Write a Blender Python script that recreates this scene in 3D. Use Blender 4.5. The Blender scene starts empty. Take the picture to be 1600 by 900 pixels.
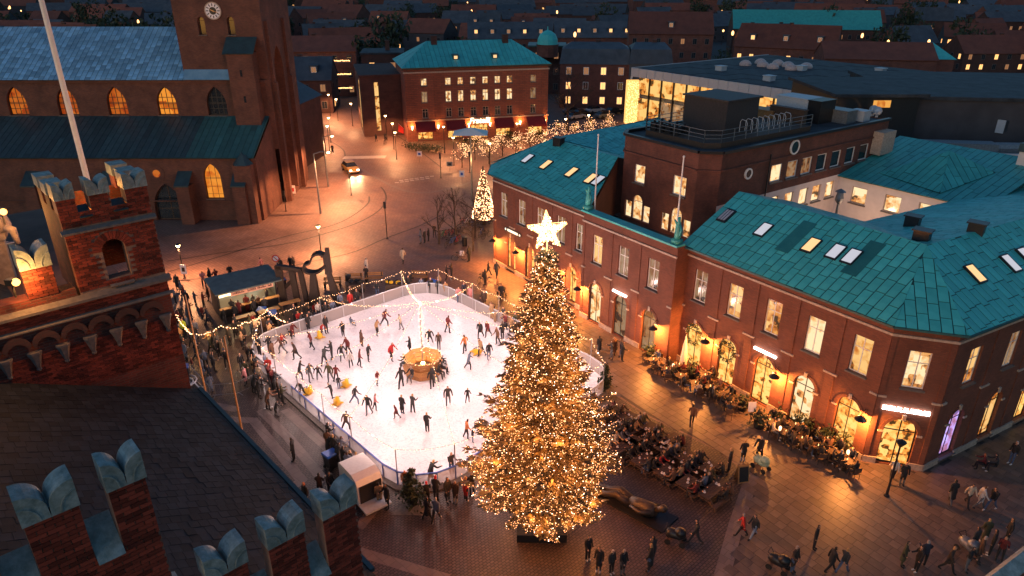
import bpy, bmesh, math, random
from mathutils import Vector, Matrix, noise
random.seed(11)
R = math.radians
SC = bpy.context.scene
COL = SC.collection
# ------------------------------------------------------------------ camera
CAM_H, FPX, PITCH = 27.0, 1090.0, R(24.2)
cam = bpy.data.cameras.new('camera'); camo = bpy.data.objects.new('camera', cam); COL.objects.link(camo)
camo.location = (0, 0, CAM_H); camo.rotation_euler = (R(90) - PITCH, 0, 0)
cam.sensor_width = 36; cam.lens = 36 * FPX / 1600; cam.clip_start = 0.3; cam.clip_end = 6000
SC.camera = camo
# ------------------------------------------------------------------ dusk sky and afterglow
w = bpy.data.worlds.new('World'); SC.world = w; w.use_nodes = True
nt = w.node_tree
sky = nt.nodes.new('ShaderNodeTexSky'); sky.sky_type = 'NISHITA'; sky.sun_disc = False
sky.sun_elevation = R(3.5); sky.sun_rotation = R(215); sky.altitude = 50; sky.air_density = 1.0; sky.ozone_density = 3.0
bg = nt.nodes['Background']; bg.inputs['Strength'].default_value = 0.15
nt.links.new(sky.outputs['Color'], bg.inputs['Color'])
sd = bpy.data.lights.new('sun', 'SUN'); sd.energy = 0.10; sd.angle = R(25); sd.color = (0.55, 0.75, 1.0)
so = bpy.data.objects.new('sun', sd); COL.objects.link(so); so.rotation_euler = (R(62), 0, R(-35))
SC.view_settings.view_transform = 'Standard'; SC.view_settings.look = 'None'
SC.view_settings.exposure = 0.8; SC.view_settings.gamma = 1.0
SC.cycles.use_denoising = True
SC.cycles.max_bounces = 4; SC.cycles.diffuse_bounces = 2; SC.cycles.glossy_bounces = 2
SC.cycles.transmission_bounces = 2; SC.cycles.transparent_max_bounces = 6
SC.cycles.sample_clamp_indirect = 2.0; SC.cycles.sample_clamp_direct = 0
SC.cycles.caustics_reflective = False; SC.cycles.caustics_refractive = False
SC.cycles.use_light_tree = True; SC.cycles.blur_glossy = 1.0

# ------------------------------------------------------------------ helpers
def P(px, py, z=0.0):
    """point of the horizontal plane z seen at a pixel of the photograph (survey of the place)"""
    u = (px - 800) / FPX; v = (450 - py) / FPX
    c, s = math.cos(PITCH), math.sin(PITCH)
    t = (z - CAM_H) / (-s + v * c)
    return Vector((u * t, (c + v * s) * t, z))
PA = Vector((.735, .678, 0)); QA = Vector((.678, -.735, 0))       # the square's two axes
def PQ(p, q, z=0.0): return PA * p + QA * q + Vector((0, 0, z))
PQROT = math.atan2(.678, .735)

class MB:
    def __init__(s): s.v = []; s.f = []; s.m = []; s.mi = 0
    def poly(s, pts, mi=None):
        b = len(s.v); s.v += [tuple(p) for p in pts]; s.f.append(tuple(range(b, b + len(pts)))); s.m.append(s.mi if mi is None else mi)
    def raw(s, vs, fs, mi=None):
        b = len(s.v); s.v += [tuple(p) for p in vs]
        for f in fs: s.f.append(tuple(b + i for i in f)); s.m.append(s.mi if mi is None else mi)
    def box(s, x0, x1, y0, y1, z0, z1, mi=None):
        s.raw([(x0,y0,z0),(x1,y0,z0),(x1,y1,z0),(x0,y1,z0),(x0,y0,z1),(x1,y0,z1),(x1,y1,z1),(x0,y1,z1)],
              [(3,2,1,0),(4,5,6,7),(0,1,5,4),(1,2,6,5),(2,3,7,6),(3,0,4,7)], mi)
    def bar(s, a, b, wx, wz, mi=None, up=(0,0,1)):
        a = Vector(a); b = Vector(b); d = (b - a).normalized(); u = Vector(up)
        r = d.cross(u)
        if r.length < 1e-4: r = Vector((1,0,0))
        r.normalize(); u = r.cross(d).normalized()
        r *= wx / 2; u *= wz / 2
        s.raw([a-r-u,a+r-u,a+r+u,a-r+u,b-r-u,b+r-u,b+r+u,b-r+u],[(3,2,1,0),(4,5,6,7),(0,1,5,4),(1,2,6,5),(2,3,7,6),(3,0,4,7)], mi)
    def tube(s, pts, r, n=6, mi=None, caps=True):
        pts = [Vector(p) for p in pts]; rs = r if isinstance(r, (list, tuple)) else [r] * len(pts)
        vs = []; fs = []; pr = None
        for i, p in enumerate(pts):
            d = (pts[min(i+1, len(pts)-1)] - pts[max(i-1, 0)])
            d = d.normalized() if d.length > 1e-6 else Vector((0,0,1))
            if pr is None: a = d.orthogonal().normalized()
            else:
                a = pr - d * pr.dot(d); a = a.normalized() if a.length > 1e-5 else d.orthogonal().normalized()
            pr = a; b = d.cross(a)
            for k in range(n):
                t = 2 * math.pi * k / n; vs.append(p + (a * math.cos(t) + b * math.sin(t)) * rs[i])
        for i in range(len(pts) - 1):
            for k in range(n): fs.append((i*n+k, i*n+(k+1)%n, (i+1)*n+(k+1)%n, (i+1)*n+k))
        if caps: fs.append(tuple(range(n))[::-1]); fs.append(tuple((len(pts)-1)*n+k for k in range(n)))
        s.raw(vs, fs, mi)
    def lathe(s, prof, c=(0,0,0), n=12, mi=None, sx=1, sy=1):
        vs = []; fs = []
        for (r, z) in prof:
            for k in range(n):
                t = 2*math.pi*k/n; vs.append((c[0]+r*sx*math.cos(t), c[1]+r*sy*math.sin(t), c[2]+z))
        for i in range(len(prof)-1):
            for k in range(n): fs.append((i*n+k, i*n+(k+1)%n, (i+1)*n+(k+1)%n, (i+1)*n+k))
        if prof[0][0] > 1e-4: fs.append(tuple(range(n))[::-1])
        if prof[-1][0] > 1e-4: fs.append(tuple((len(prof)-1)*n+k for k in range(n)))
        s.raw(vs, fs, mi)
    def prism(s, poly, z0, z1, mi=None):
        n = len(poly); vs = [(x,y,z0) for x,y in poly] + [(x,y,z1) for x,y in poly]
        fs = [tuple(range(n))[::-1], tuple(range(n, 2*n))] + [(i,(i+1)%n,n+(i+1)%n,n+i) for i in range(n)]
        s.raw(vs, fs, mi)
    def slab(s, pts, th, mi=None):
        """thin plate: 3-d polygon pushed along minus its normal"""
        pts = [Vector(p) for p in pts]; nn = Vector((0,0,0)); n = len(pts)
        for i in range(n): nn += (pts[i]).cross(pts[(i+1)%n])
        nn.normalize()
        if nn.z < 0: nn = -nn
        lo = [p - nn*th for p in pts]
        s.raw(pts + lo, [tuple(range(n)), tuple(range(n, 2*n))[::-1]] + [(i,n+i,n+(i+1)%n,(i+1)%n) for i in range(n)], mi)
    def ball(s, c, r, mi=None, n=6, m=4, sz=1):
        s.lathe([(max(r*math.sin(math.pi*i/m), 0), -r*sz*math.cos(math.pi*i/m)) for i in range(m+1)], c, n, mi)
    def mesh(s, name):
        me = bpy.data.meshes.new(name); me.from_pydata(s.v, [], s.f); me.polygons.foreach_set('material_index', s.m)
        return me
    def build(s, name, mats, parent=None, loc=None, rz=0, smooth=False):
        me = s.mesh(name)
        for m in (mats if isinstance(mats, (list, tuple)) else [mats]): me.materials.append(m)
        if smooth: me.polygons.foreach_set('use_smooth', [True]*len(me.polygons))
        return link(name, me, parent, loc, rz)
def link(name, me, parent=None, loc=None, rz=0):
    o = bpy.data.objects.new(name, me); COL.objects.link(o)
    if parent: o.parent = parent
    if loc is not None: o.location = loc
    if rz: o.rotation_euler = (0, 0, rz)
    return o
def tag(o, label, cat, group=None):
    o['label'] = label; o['category'] = cat
    if group: o['group'] = group
    return o
def thing(name, label, cat, loc=(0,0,0), rz=0, group=None):
    o = bpy.data.objects.new(name, None); COL.objects.link(o); o.location = loc; o.rotation_euler = (0,0,rz); o.empty_display_size = .2
    return tag(o, label, cat, group)
def struct(o): o['kind'] = 'structure'; return o
def stuff(o): o['kind'] = 'stuff'; return o
def copy_tree(o, parent=None, loc=None, rz=None):
    c = o.copy(); COL.objects.link(c); c.parent = parent
    if loc is not None: c.location = loc
    if rz is not None: c.rotation_euler = (0,0,rz)
    for ch in o.children: copy_tree(ch, c)
    return c
def lamp(name, loc, energy, color, r=.06, parent=None, kind='POINT', rot=None, spot=R(120)):
    l = bpy.data.lights.new(name, kind); l.energy = energy; l.color = color; l.shadow_soft_size = r
    if kind == 'SPOT': l.spot_size = spot; l.spot_blend = .35
    o = bpy.data.objects.new(name, l); COL.objects.link(o); o.location = loc
    if rot: o.rotation_euler = rot
    if parent: o.parent = parent
    return o
def aim(frm, to):
    return (Vector(to) - Vector(frm)).to_track_quat('-Z', 'Y').to_euler()
WARM = (1.0, .34, .07); GOLD = (1.0, .48, .16); WHITE = (1.0, .80, .62)

# ------------------------------------------------------------------ materials
def new_mat(name):
    m = bpy.data.materials.new(name); m.use_nodes = True; n = m.node_tree
    b = n.nodes['Principled BSDF']; return m, n, b
def N(n, t, **kw):
    x = n.nodes.new(t)
    for k, v in kw.items():
        if k in x.inputs: x.inputs[k].default_value = v
        else: setattr(x, k, v)
    return x
def ramp(n, fac, stops):
    r = n.nodes.new('ShaderNodeValToRGB'); e = r.color_ramp.elements
    while len(e) < len(stops): e.new(.5)
    for i, (p, c) in enumerate(stops): e[i].position = p; e[i].color = (*c, 1)
    n.links.new(fac, r.inputs['Fac']); return r
def plain(name, c, rough=.6, metal=0, var=.25, scale=6.0, bump=0, spec=.5):
    m, n, b = new_mat(name)
    tc = N(n, 'ShaderNodeTexCoord'); ns = N(n, 'ShaderNodeTexNoise', Scale=scale, Detail=3.0)
    n.links.new(tc.outputs['Object'], ns.inputs['Vector'])
    r = ramp(n, ns.outputs['Fac'], [(.25, tuple(x*(1-var) for x in c)), (.75, tuple(min(1, x*(1+var)) for x in c))])
    n.links.new(r.outputs['Color'], b.inputs['Base Color'])
    b.inputs['Roughness'].default_value = rough; b.inputs['Metallic'].default_value = metal
    b.inputs['Specular IOR Level'].default_value = spec
    if bump:
        bp = N(n, 'ShaderNodeBump', Strength=bump, Distance=.02); n.links.new(ns.outputs['Fac'], bp.inputs['Height'])
        n.links.new(bp.outputs['Normal'], b.inputs['Normal'])
    return m
def emit(name, c, strength, sample=False):
    m, n, b = new_mat(name); n.nodes.remove(b)
    e = N(n, 'ShaderNodeEmission', Color=(*c, 1), Strength=strength)
    n.links.new(e.outputs[0], n.nodes['Material Output'].inputs['Surface'])
    if not sample: m.cycles.emission_sampling = 'NONE'
    return m
def wallcoord(n, world=False):
    tc = N(n, 'ShaderNodeTexCoord'); sp = N(n, 'ShaderNodeSeparateXYZ'); n.links.new(tc.outputs['Object'], sp.inputs[0])
    ad = N(n, 'ShaderNodeMath', operation='ADD'); n.links.new(sp.outputs[0], ad.inputs[0]); n.links.new(sp.outputs[1], ad.inputs[1])
    cb = N(n, 'ShaderNodeCombineXYZ'); n.links.new(ad.outputs[0], cb.inputs[0]); n.links.new(sp.outputs[2], cb.inputs[1])
    return tc, cb
def brick(name, c1, c2, mortar, bw=.26, bh=.085, var=.35, rough=.85, bump=.5, ms=.012):
    m, n, b = new_mat(name); tc, cb = wallcoord(n)
    bt = N(n, 'ShaderNodeTexBrick', Scale=1.0); bt.inputs['Brick Width'].default_value = bw; bt.inputs['Row Height'].default_value = bh
    bt.inputs['Mortar Size'].default_value = ms; bt.inputs['Color1'].default_value = (*c1,1); bt.inputs['Color2'].default_value = (*c2,1); bt.inputs['Mortar'].default_value = (*mortar,1)
    n.links.new(cb.outputs[0], bt.inputs['Vector'])
    ns = N(n, 'ShaderNodeTexNoise', Scale=.55, Detail=6.0, Roughness=.65); n.links.new(tc.outputs['Object'], ns.inputs['Vector'])
    rr = ramp(n, ns.outputs['Fac'], [(.3, (1-var,)*3), (.7, (1+var*.4,)*3)])
    mx = N(n, 'ShaderNodeMix', data_type='RGBA', blend_type='MULTIPLY'); mx.inputs[0].default_value = 1
    n.links.new(bt.outputs['Color'], mx.inputs[6]); n.links.new(rr.outputs['Color'], mx.inputs[7])
    n.links.new(mx.outputs[2], b.inputs['Base Color']); b.inputs['Roughness'].default_value = rough
    if bump:
        bp = N(n, 'ShaderNodeBump', Strength=bump, Distance=.012, invert=True); n.links.new(bt.outputs['Fac'], bp.inputs['Height']); n.links.new(bp.outputs['Normal'], b.inputs['Normal'])
    return m
def streaky(name, c, c2, rough=.5, metal=0.0, scale=1.2, spec=.5, island=.25, bump=.15):
    """weathered sheet: a different tone for every sheet, blotches and streaks"""
    m, n, b = new_mat(name); tc = N(n, 'ShaderNodeTexCoord')
    ns = N(n, 'ShaderNodeTexNoise', Scale=scale, Detail=7.0, Roughness=.7); n.links.new(tc.outputs['Object'], ns.inputs['Vector'])
    r = ramp(n, ns.outputs['Fac'], [(.3, c), (.72, c2)])
    ge = N(n, 'ShaderNodeNewGeometry'); oi = N(n, 'ShaderNodeObjectInfo'); ad = N(n, 'ShaderNodeMath', operation='ADD'); fr = N(n, 'ShaderNodeMath', operation='FRACT')
    n.links.new(ge.outputs['Random Per Island'], ad.inputs[0]); n.links.new(oi.outputs['Random'], ad.inputs[1]); n.links.new(ad.outputs[0], fr.inputs[0])
    mr = N(n, 'ShaderNodeMapRange'); mr.inputs['To Min'].default_value = 1-island; mr.inputs['To Max'].default_value = 1+island
    n.links.new(fr.outputs[0], mr.inputs['Value'])
    mx = N(n, 'ShaderNodeVectorMath', operation='SCALE'); n.links.new(r.outputs['Color'], mx.inputs[0]); n.links.new(mr.outputs[0], mx.inputs['Scale'])
    n.links.new(mx.outputs[0], b.inputs['Base Color']); b.inputs['Roughness'].default_value = rough; b.inputs['Metallic'].default_value = metal
    b.inputs['Specular IOR Level'].default_value = spec
    bp = N(n, 'ShaderNodeBump', Strength=bump, Distance=.03); n.links.new(ns.outputs['Fac'], bp.inputs['Height']); n.links.new(bp.outputs['Normal'], b.inputs['Normal'])
    return m
def interior(name, c, strength, dark=.12, scale=1.7):
    """a lit room behind glass: bright walls and lamps, furniture shapes, different in every window"""
    m, n, b = new_mat(name); tc = N(n, 'ShaderNodeTexCoord'); oi = N(n, 'ShaderNodeObjectInfo')
    ad = N(n, 'ShaderNodeVectorMath', operation='ADD'); sc = N(n, 'ShaderNodeMath', operation='MULTIPLY'); sc.inputs[1].default_value = 91.7
    n.links.new(oi.outputs['Random'], sc.inputs[0]); n.links.new(tc.outputs['Object'], ad.inputs[0]); n.links.new(sc.outputs[0], ad.inputs[1])
    vo = N(n, 'ShaderNodeTexVoronoi', Scale=scale, distance='CHEBYCHEV'); n.links.new(ad.outputs[0], vo.inputs['Vector'])
    ns = N(n, 'ShaderNodeTexNoise', Scale=scale*1.6, Detail=4.0); n.links.new(ad.outputs[0], ns.inputs['Vector'])
    sp = N(n, 'ShaderNodeSeparateColor'); n.links.new(vo.outputs['Color'], sp.inputs[0])
    mm = N(n, 'ShaderNodeMath', operation='MULTIPLY_ADD'); mm.inputs[1].default_value = .75; n.links.new(sp.outputs[0], mm.inputs[0]); n.links.new(ns.outputs['Fac'], mm.inputs[2])
    r = ramp(n, mm.outputs[0], [(.50, tuple(x*dark for x in c)), (.60, (c[0]*.6, c[1]*.36, c[2]*.2)), (.74, (c[0]*.8,c[1]*.72,c[2]*.6)), (1.0, (c[0], min(1,c[1]*1.25), min(1,c[2]*1.7)))])
    n.links.new(r.outputs['Color'], b.inputs['Emission Color']); b.inputs['Emission Strength'].default_value = strength
    b.inputs['Base Color'].default_value = (.02,.02,.02,1); b.inputs['Roughness'].default_value = .12
    m.cycles.emission_sampling = 'NONE'
    return m
M = {}
M['brick_corner'] = brick('brick_corner', (.22,.066,.034), (.155,.046,.025), (.13,.058,.04), .24, .075)
M['brick_block'] = brick('brick_block', (.19,.056,.034), (.13,.040,.027), (.11,.055,.04), .24, .075, var=.5)
M['brick_church'] = brick('brick_church', (.155,.056,.034), (.105,.039,.027), (.12,.066,.048), .30, .105, var=.45)
M['brick_hall'] = brick('brick_hall', (.19,.037,.022), (.10,.022,.015), (.12,.065,.047), .30, .10, var=.6)
M['mortar'] = plain('mortar', (.24,.15,.11), .95, var=.3, scale=3)
M['brick_piece'] = streaky('brick_piece', (.24,.042,.023), (.065,.017,.013), .85, island=.55, scale=.9, spec=.3)
M['brick_far'] = brick('brick_far', (.21,.065,.042), (.15,.048,.034), (.13,.07,.055), .5, .16, var=.4, bump=0)
M['brick_dark'] = brick('brick_dark', (.10,.04,.03), (.075,.03,.024), (.06,.036,.028), .5, .16, var=.4, bump=0)
M['brick_frat'] = brick('brick_frat', (.33,.10,.055), (.25,.075,.045), (.16,.07,.05), .9, .30, var=.2, ms=.035)
M['copper'] = streaky('copper', (.035,.37,.36), (.085,.55,.51), .5, island=.12, scale=.5)
M['copper_old'] = streaky('copper_old', (.03,.26,.25), (.06,.40,.37), .5, island=.12)
M['copper_cap'] = streaky('copper_cap', (.09,.135,.125), (.32,.38,.375), .55, island=.15, scale=4.5, bump=.8)
M['copper_dark'] = streaky('copper_dark', (.02,.07,.075), (.035,.13,.13), .5)
M['seam'] = plain('seam', (.012,.06,.06), .6)
M['lead'] = streaky('lead', (.10,.27,.44), (.24,.46,.64), .5, island=.30, scale=.6)
M['lead_dark'] = streaky('lead_dark', (.012,.028,.035), (.03,.07,.08), .5, island=.25)
M['slate'] = streaky('slate', (.010,.012,.016), (.024,.028,.035), .7, island=.4, scale=.7, spec=.3)
M['tile_red'] = streaky('tile_red', (.12,.034,.02), (.22,.065,.036), .75, island=.2, scale=.4)
M['tile_dark'] = streaky('tile_dark', (.035,.042,.052), (.085,.095,.11), .6, island=.2, scale=.4)
M['felt'] = streaky('felt', (.008,.010,.014), (.06,.068,.08), .7, scale=.5, island=.05, spec=.3)
M['stone'] = plain('stone', (.13,.11,.10), .85, bump=.3)
M['stone_warm'] = plain('stone_warm', (.42,.32,.25), .8, bump=.3)
M['granite'] = plain('granite', (.27,.22,.20), .6, scale=20)
M['white_paint'] = plain('white_paint', (.75,.72,.68), .45, var=.06)
M['plaster'] = plain('plaster', (.70,.58,.52), .8, var=.08, scale=1.5)
M['grey_render'] = plain('grey_render', (.05,.045,.05), .85, var=.3, scale=.5)
M['dark_metal'] = plain('dark_metal', (.018,.018,.020), .4, .2)
M['corten'] = plain('corten', (.035,.022,.018), .6, .3, bump=.3)
M['steel'] = plain('steel', (.33,.33,.34), .35, .8, var=.1)
M['grey_metal'] = plain('grey_metal', (.20,.21,.22), .45, .5)
M['pale_metal'] = plain('pale_metal', (.45,.47,.50), .5, .1, var=.1)
M['wood'] = plain('wood', (.36,.17,.06), .55, scale=9)
M['wood_dark'] = plain('wood_dark', (.07,.04,.025), .65, scale=9)
M['bark'] = plain('bark', (.06,.042,.032), .9, scale=14, bump=.6)
M['rubber'] = plain('rubber', (.012,.012,.012), .8)
M['glass_dark'] = plain('glass_dark', (.02,.025,.03), .06, var=.2, spec=.8)
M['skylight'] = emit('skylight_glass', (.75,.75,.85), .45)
M['skylight_warm'] = emit('skylight_warm', (1,.60,.28), .7)
M['red_cloth'] = plain('red_cloth', (.20,.012,.015), .8)
M['canvas'] = plain('canvas', (.55,.46,.40), .8, var=.1)
M['blue'] = plain('blue_plastic', (.02,.10,.42), .4, var=.1)
M['blue_rail'] = plain('blue_rail', (.05,.10,.35), .35, var=.1)
M['yellow'] = plain('yellow_plastic', (.75,.42,.02), .4, var=.1)
M['red'] = plain('red_plastic', (.5,.02,.015), .45, var=.1)
M['sign_white'] = plain('sign_white', (.75,.72,.75), .5, var=.05)
M['leaf_dark'] = plain('leaf_dark', (.022,.035,.014), .7, var=.5, scale=30)
M['leaf_warm'] = plain('leaf_warm', (.20,.15,.03), .6, var=.4, scale=30)
M['twig'] = plain('twig', (.045,.033,.026), .9, var=.3, scale=20)
M['bulb'] = emit('bulb', (1.0, .47, .22), 4.2)
M['bulb_white'] = emit('bulb_white', (1.0, .385, .15), 3.7)
M['bulb_dim'] = emit('bulb_dim', (1.0, .46, .16), 2.5)
M['lamp_glass'] = emit('lamp_glass', (1.0, .60, .25), 12)
M['lamp_white'] = emit('lamp_white', (1.0, .90, .82), 8)
M['tube_sign'] = emit('tube_sign', (1.0, .86, .76), 5)
M['room'] = interior('room', (1.0, .47, .12), .56, .06)
M['room_bright'] = interior('room_bright', (1.0, .58, .24), .68, .08)
M['room_orange'] = interior('room_orange', (1.0, .36, .05), .5, .55, 1.0)
M['room_shop'] = interior('room_shop', (1.0, .44, .09), .8, .06, 2.6)
M['room_dim'] = interior('room_dim', (1.0, .5, .2), .18, .08, 1.5)
M['room_far'] = emit('room_far', (1.0, .48, .16), 1.1)
M['room_far_dim'] = emit('room_far_dim', (1.0, .45, .2), .2)
M['room_violet'] = interior('room_violet', (.55, .35, 1.0), .8, .3)
M['church_glass'] = interior('church_glass', (1.0, .19, .012), .30, .5, .8)
M['church_glass_bright'] = interior('church_glass_bright', (1.0, .27, .02), .50, .5, .8)
M['bulb_hot'] = emit('bulb_hot', (1.0, .64, .42), 9)
M['roof_patch'] = streaky('roof_patch', (.012,.16,.16), (.03,.22,.21), .5)
M['room_hall'] = interior('room_hall', (1.0, .46, .10), .62, .10, .9)
M['stall_roof'] = plain('stall_roof', (.09,.12,.12), .5, var=.3, scale=2)
STREET = (1.0, .41, .17)
M['sodium'] = emit('sodium', (1.0, .42, .09), 3.5)
# ------------------------------------------------------------------ ground and paving
def paving(name, c1, c2, joint, bw, bh, rot=0.0, rough=.5, ms=.02, bump=.5, var=.35, spec=.5):
    m, n, b = new_mat(name); tc = N(n, 'ShaderNodeTexCoord'); mp = N(n, 'ShaderNodeMapping'); mp.inputs['Rotation'].default_value = (0,0,rot)
    n.links.new(tc.outputs['Object'], mp.inputs['Vector'])
    bt = N(n, 'ShaderNodeTexBrick', Scale=1.0); bt.inputs['Brick Width'].default_value = bw; bt.inputs['Row Height'].default_value = bh; bt.inputs['Mortar Size'].default_value = ms
    bt.inputs['Color1'].default_value = (*c1,1); bt.inputs['Color2'].default_value = (*c2,1); bt.inputs['Mortar'].default_value = (*joint,1)
    n.links.new(mp.outputs[0], bt.inputs['Vector'])
    ns = N(n, 'ShaderNodeTexNoise', Scale=.25, Detail=7.0, Roughness=.7); n.links.new(tc.outputs['Object'], ns.inputs['Vector'])
    rr = ramp(n, ns.outputs['Fac'], [(.3, (1-var,)*3), (.7, (1+var*.5,)*3)])
    mx = N(n, 'ShaderNodeMix', data_type='RGBA', blend_type='MULTIPLY'); mx.inputs[0].default_value = 1
    n.links.new(bt.outputs['Color'], mx.inputs[6]); n.links.new(rr.outputs['Color'], mx.inputs[7]); n.links.new(mx.outputs[2], b.inputs['Base Color'])
    r2 = ramp(n, ns.outputs['Fac'], [(.35, (rough*.75,)*3), (.65, (rough*1.15,)*3)]); n.links.new(r2.outputs['Color'], b.inputs['Roughness'])
    b.inputs['Specular IOR Level'].default_value = spec
    if bump:
        bp = N(n, 'ShaderNodeBump', Strength=bump, Distance=.012, invert=True); n.links.new(bt.outputs['Fac'], bp.inputs['Height']); n.links.new(bp.outputs['Normal'], b.inputs['Normal'])
    return m
M['asphalt'] = plain('asphalt', (.02,.02,.022), .8, scale=.3, var=.4)
M['pavers'] = paving('pavers', (.23,.135,.105), (.175,.102,.078), (.08,.05,.042), .60, .30, PQROT, .58, ms=.02, var=.3)
M['setts'] = paving('setts', (.13,.085,.066), (.08,.052,.042), (.03,.02,.017), .24, .16, -PQROT, .5, ms=.022, bump=.9, var=.4)
M['slabs'] = streaky('slabs', (.115,.076,.055), (.18,.12,.084), .45, island=.22, scale=1.5)
M['strip'] = paving('strip_stone', (.20,.145,.125), (.17,.12,.105), (.14,.10,.085), .5, .5, PQROT, .55)
def ice_mat():
    m, n, b = new_mat('ice'); tc = N(n, 'ShaderNodeTexCoord')
    ns = N(n, 'ShaderNodeTexNoise', Scale=.22, Detail=8.0, Roughness=.75); n.links.new(tc.outputs['Object'], ns.inputs['Vector'])
    wv = N(n, 'ShaderNodeTexNoise', Scale=2.2, Detail=8.0, Distortion=4.0); n.links.new(tc.outputs['Object'], wv.inputs['Vector'])
    r = ramp(n, ns.outputs['Fac'], [(.3, (.62,.60,.64)), (.7, (.82,.78,.80))]); r2 = ramp(n, wv.outputs['Fac'], [(.38, (.80,.79,.82)), (.50, (1,1,1))])
    mx = N(n, 'ShaderNodeMix', data_type='RGBA', blend_type='MULTIPLY'); mx.inputs[0].default_value = 1
    n.links.new(r.outputs['Color'], mx.inputs[6]); n.links.new(r2.outputs['Color'], mx.inputs[7]); n.links.new(mx.outputs[2], b.inputs['Base Color'])
    b.inputs['Roughness'].default_value = .38
    return m
M['ice'] = ice_mat()
mb = MB(); mb.poly([(-3000,-200,-.02),(3000,-200,-.02),(3000,5000,-.02),(-3000,5000,-.02)])
struct(mb.build('ground', M['asphalt']))
mb = MB(); mb.poly([(-62,6,0),(46,6,0),(46,60,0),(20,100,0),(40,150,0),(30,175,0),(-10,180,0),(-26,230,0),(-45,230,0),(-42,110,0),(-62,76,0)])
square = struct(mb.build('pavement', M['pavers']))
# darker granite setts of the near square
sp = [P(232,640),P(300,470),P(560,470),P(660,455),P(760,460),P(900,498),P(950,610),P(1010,650),P(1125,706),P(1170,745),P(1160,800),P(1130,900),(7,6),(-40,6)]
mb = MB(); mb.poly([(p[0],p[1],.004) for p in sp]); struct(mb.build('square', M['setts']))
def ribbon(mb, pts, wd, z):
    pts = [Vector((p[0],p[1],0)) for p in pts]
    L = []
    for i, p in enumerate(pts):
        a = (p - pts[i-1]).normalized() if i else None; b = (pts[i+1] - p).normalized() if i < len(pts)-1 else None
        d = ((a or b) + (b or a)).normalized(); nn = Vector((-d.y, d.x, 0)); k = 1/max(.5, nn.dot(Vector((-(a or b).y,(a or b).x,0))))
        L.append((p + nn*wd/2*k, p - nn*wd/2*k))
    for i in range(len(L)-1):
        a,b = L[i]; c,d = L[i+1]; mb.poly([(b.x,b.y,z),(d.x,d.y,z),(c.x,c.y,z),(a.x,a.y,z)])
def smooth_path(pts, k=6):
    out = []
    for i in range(len(pts)-1):
        p0=Vector(pts[max(i-1,0)]);p1=Vector(pts[i]);p2=Vector(pts[i+1]);p3=Vector(pts[min(i+2,len(pts)-1)])
        for j in range(k):
            t=j/k; out.append(.5*((2*p1)+(p2-p0)*t+(2*p0-5*p1+4*p2-p3)*t*t+(3*p1-p0-3*p2+p3)*t**3))
    out.append(Vector(pts[-1])); return out
for pts in [[(335,654),(396,657),(471,750),(442,776)], [(407,640),(450,683),(508,753)], [(349,672),(432,750)], [(592,787),(560,825)], [(560,862),(700,905)], [(445,640),(520,708)], [(330,632),(372,640)]]:
    mb = MB(); ribbon(mb, [P(*p) for p in pts], .62, .008); mb.build('paving_strip', M['strip'], square)
mb = MB(); ribbon(mb, [P(1176,742),P(1150,820),P(1128,900),P(1118,960)], .75, .010); mb.build('paving_strip', M['strip'], square)
M['gutter'] = plain('gutter', (.05,.035,.03), .6, scale=12)
for pts in [[(262,425),(340,402),(440,371),(513,354),(548,339),(574,319),(577,307)], [(262,408),(360,393),(440,382),(494,369),(557,349),(592,329),(603,312),(601,300),(595,292)],
            [(257,440),(400,427),(490,408),(552,394),(601,373),(655,353),(690,336)], [(556,170),(610,205),(650,232),(690,262)], [(505,215),(537,235),(535,262)]]:
    mb = MB(); ribbon(mb, smooth_path([P(*p) for p in pts]), .22, .009); mb.build('gutter', M['gutter'], square)
mb = MB(); ribbon(mb, smooth_path([P(*p) for p in [(560,262),(640,300),(720,290),(760,270)]]), .5, .006); mb.build('gutter', M['strip'], square)
M['road_paint'] = plain('road_paint', (.50,.44,.40), .6, var=.2, scale=5)
for i in range(8):
    a = P(541+i*8.2, 246.5-i*.2); mb = MB(); mb.box(-.45,.45,-.9,.9,0,.004); mb.build('crossing_bar', M['road_paint'], square, (a.x,a.y,.006))
for i in range(7):
    for dy in (0, 3.5):
        a = P(620+i*8+dy*2, 285.5-i*1.1-dy); mb = MB(); mb.box(-.28,.28,-.14,.14,0,.004); mb.build('road_dash', M['road_paint'], square, (a.x,a.y,.008), .3)
# large stone slabs before the corner building
FO = Vector((21.3, 34.5, 0)); FROT = math.atan2(-.818, .575)
FX = Vector((.575,-.818,0)); FY = Vector((.818,.575,0))
def inpoly(x, y, poly):
    c = False; n = len(poly)
    for i in range(n):
        x1,y1 = poly[i]; x2,y2 = poly[(i+1)%n]
        if (y1 > y) != (y2 > y) and x < (x2-x1)*(y-y1)/(y2-y1)+x1: c = not c
    return c
spx = [(900,497),(952,608),(1012,648),(1128,704),(1178,742),(1164,800),(1137,900),(1125,990),(1760,990),(1740,560),(1600,654),(1440,739),(1346,722),(1210,650),(1067,568),(955,528)]
spoly = []
for p in spx:
    d = P(*p) - FO; spoly.append((d.dot(FX), d.dot(FY)))
xs = [p[0] for p in spoly]; ys = [p[1] for p in spoly]
pieces = []; y = min(ys); row = 0
rr = random.Random(5)
mb = MB(); mb.poly([(FO+FX*p[0]+FY*p[1]+Vector((0,0,.0065))) for p in spoly]); struct(mb.build('slab_bed', M['gutter']))
while y < max(ys):
    hgt = .52; x = min(xs) - rr.random(); 
    while x < max(xs):
        ln = rr.choice([.5,.62,.78,.92])
        if inpoly(x+ln/2, y+hgt/2, spoly): pieces.append((x, x+ln-.02, y, y+hgt-.02))
        x += ln
    y += hgt
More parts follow.
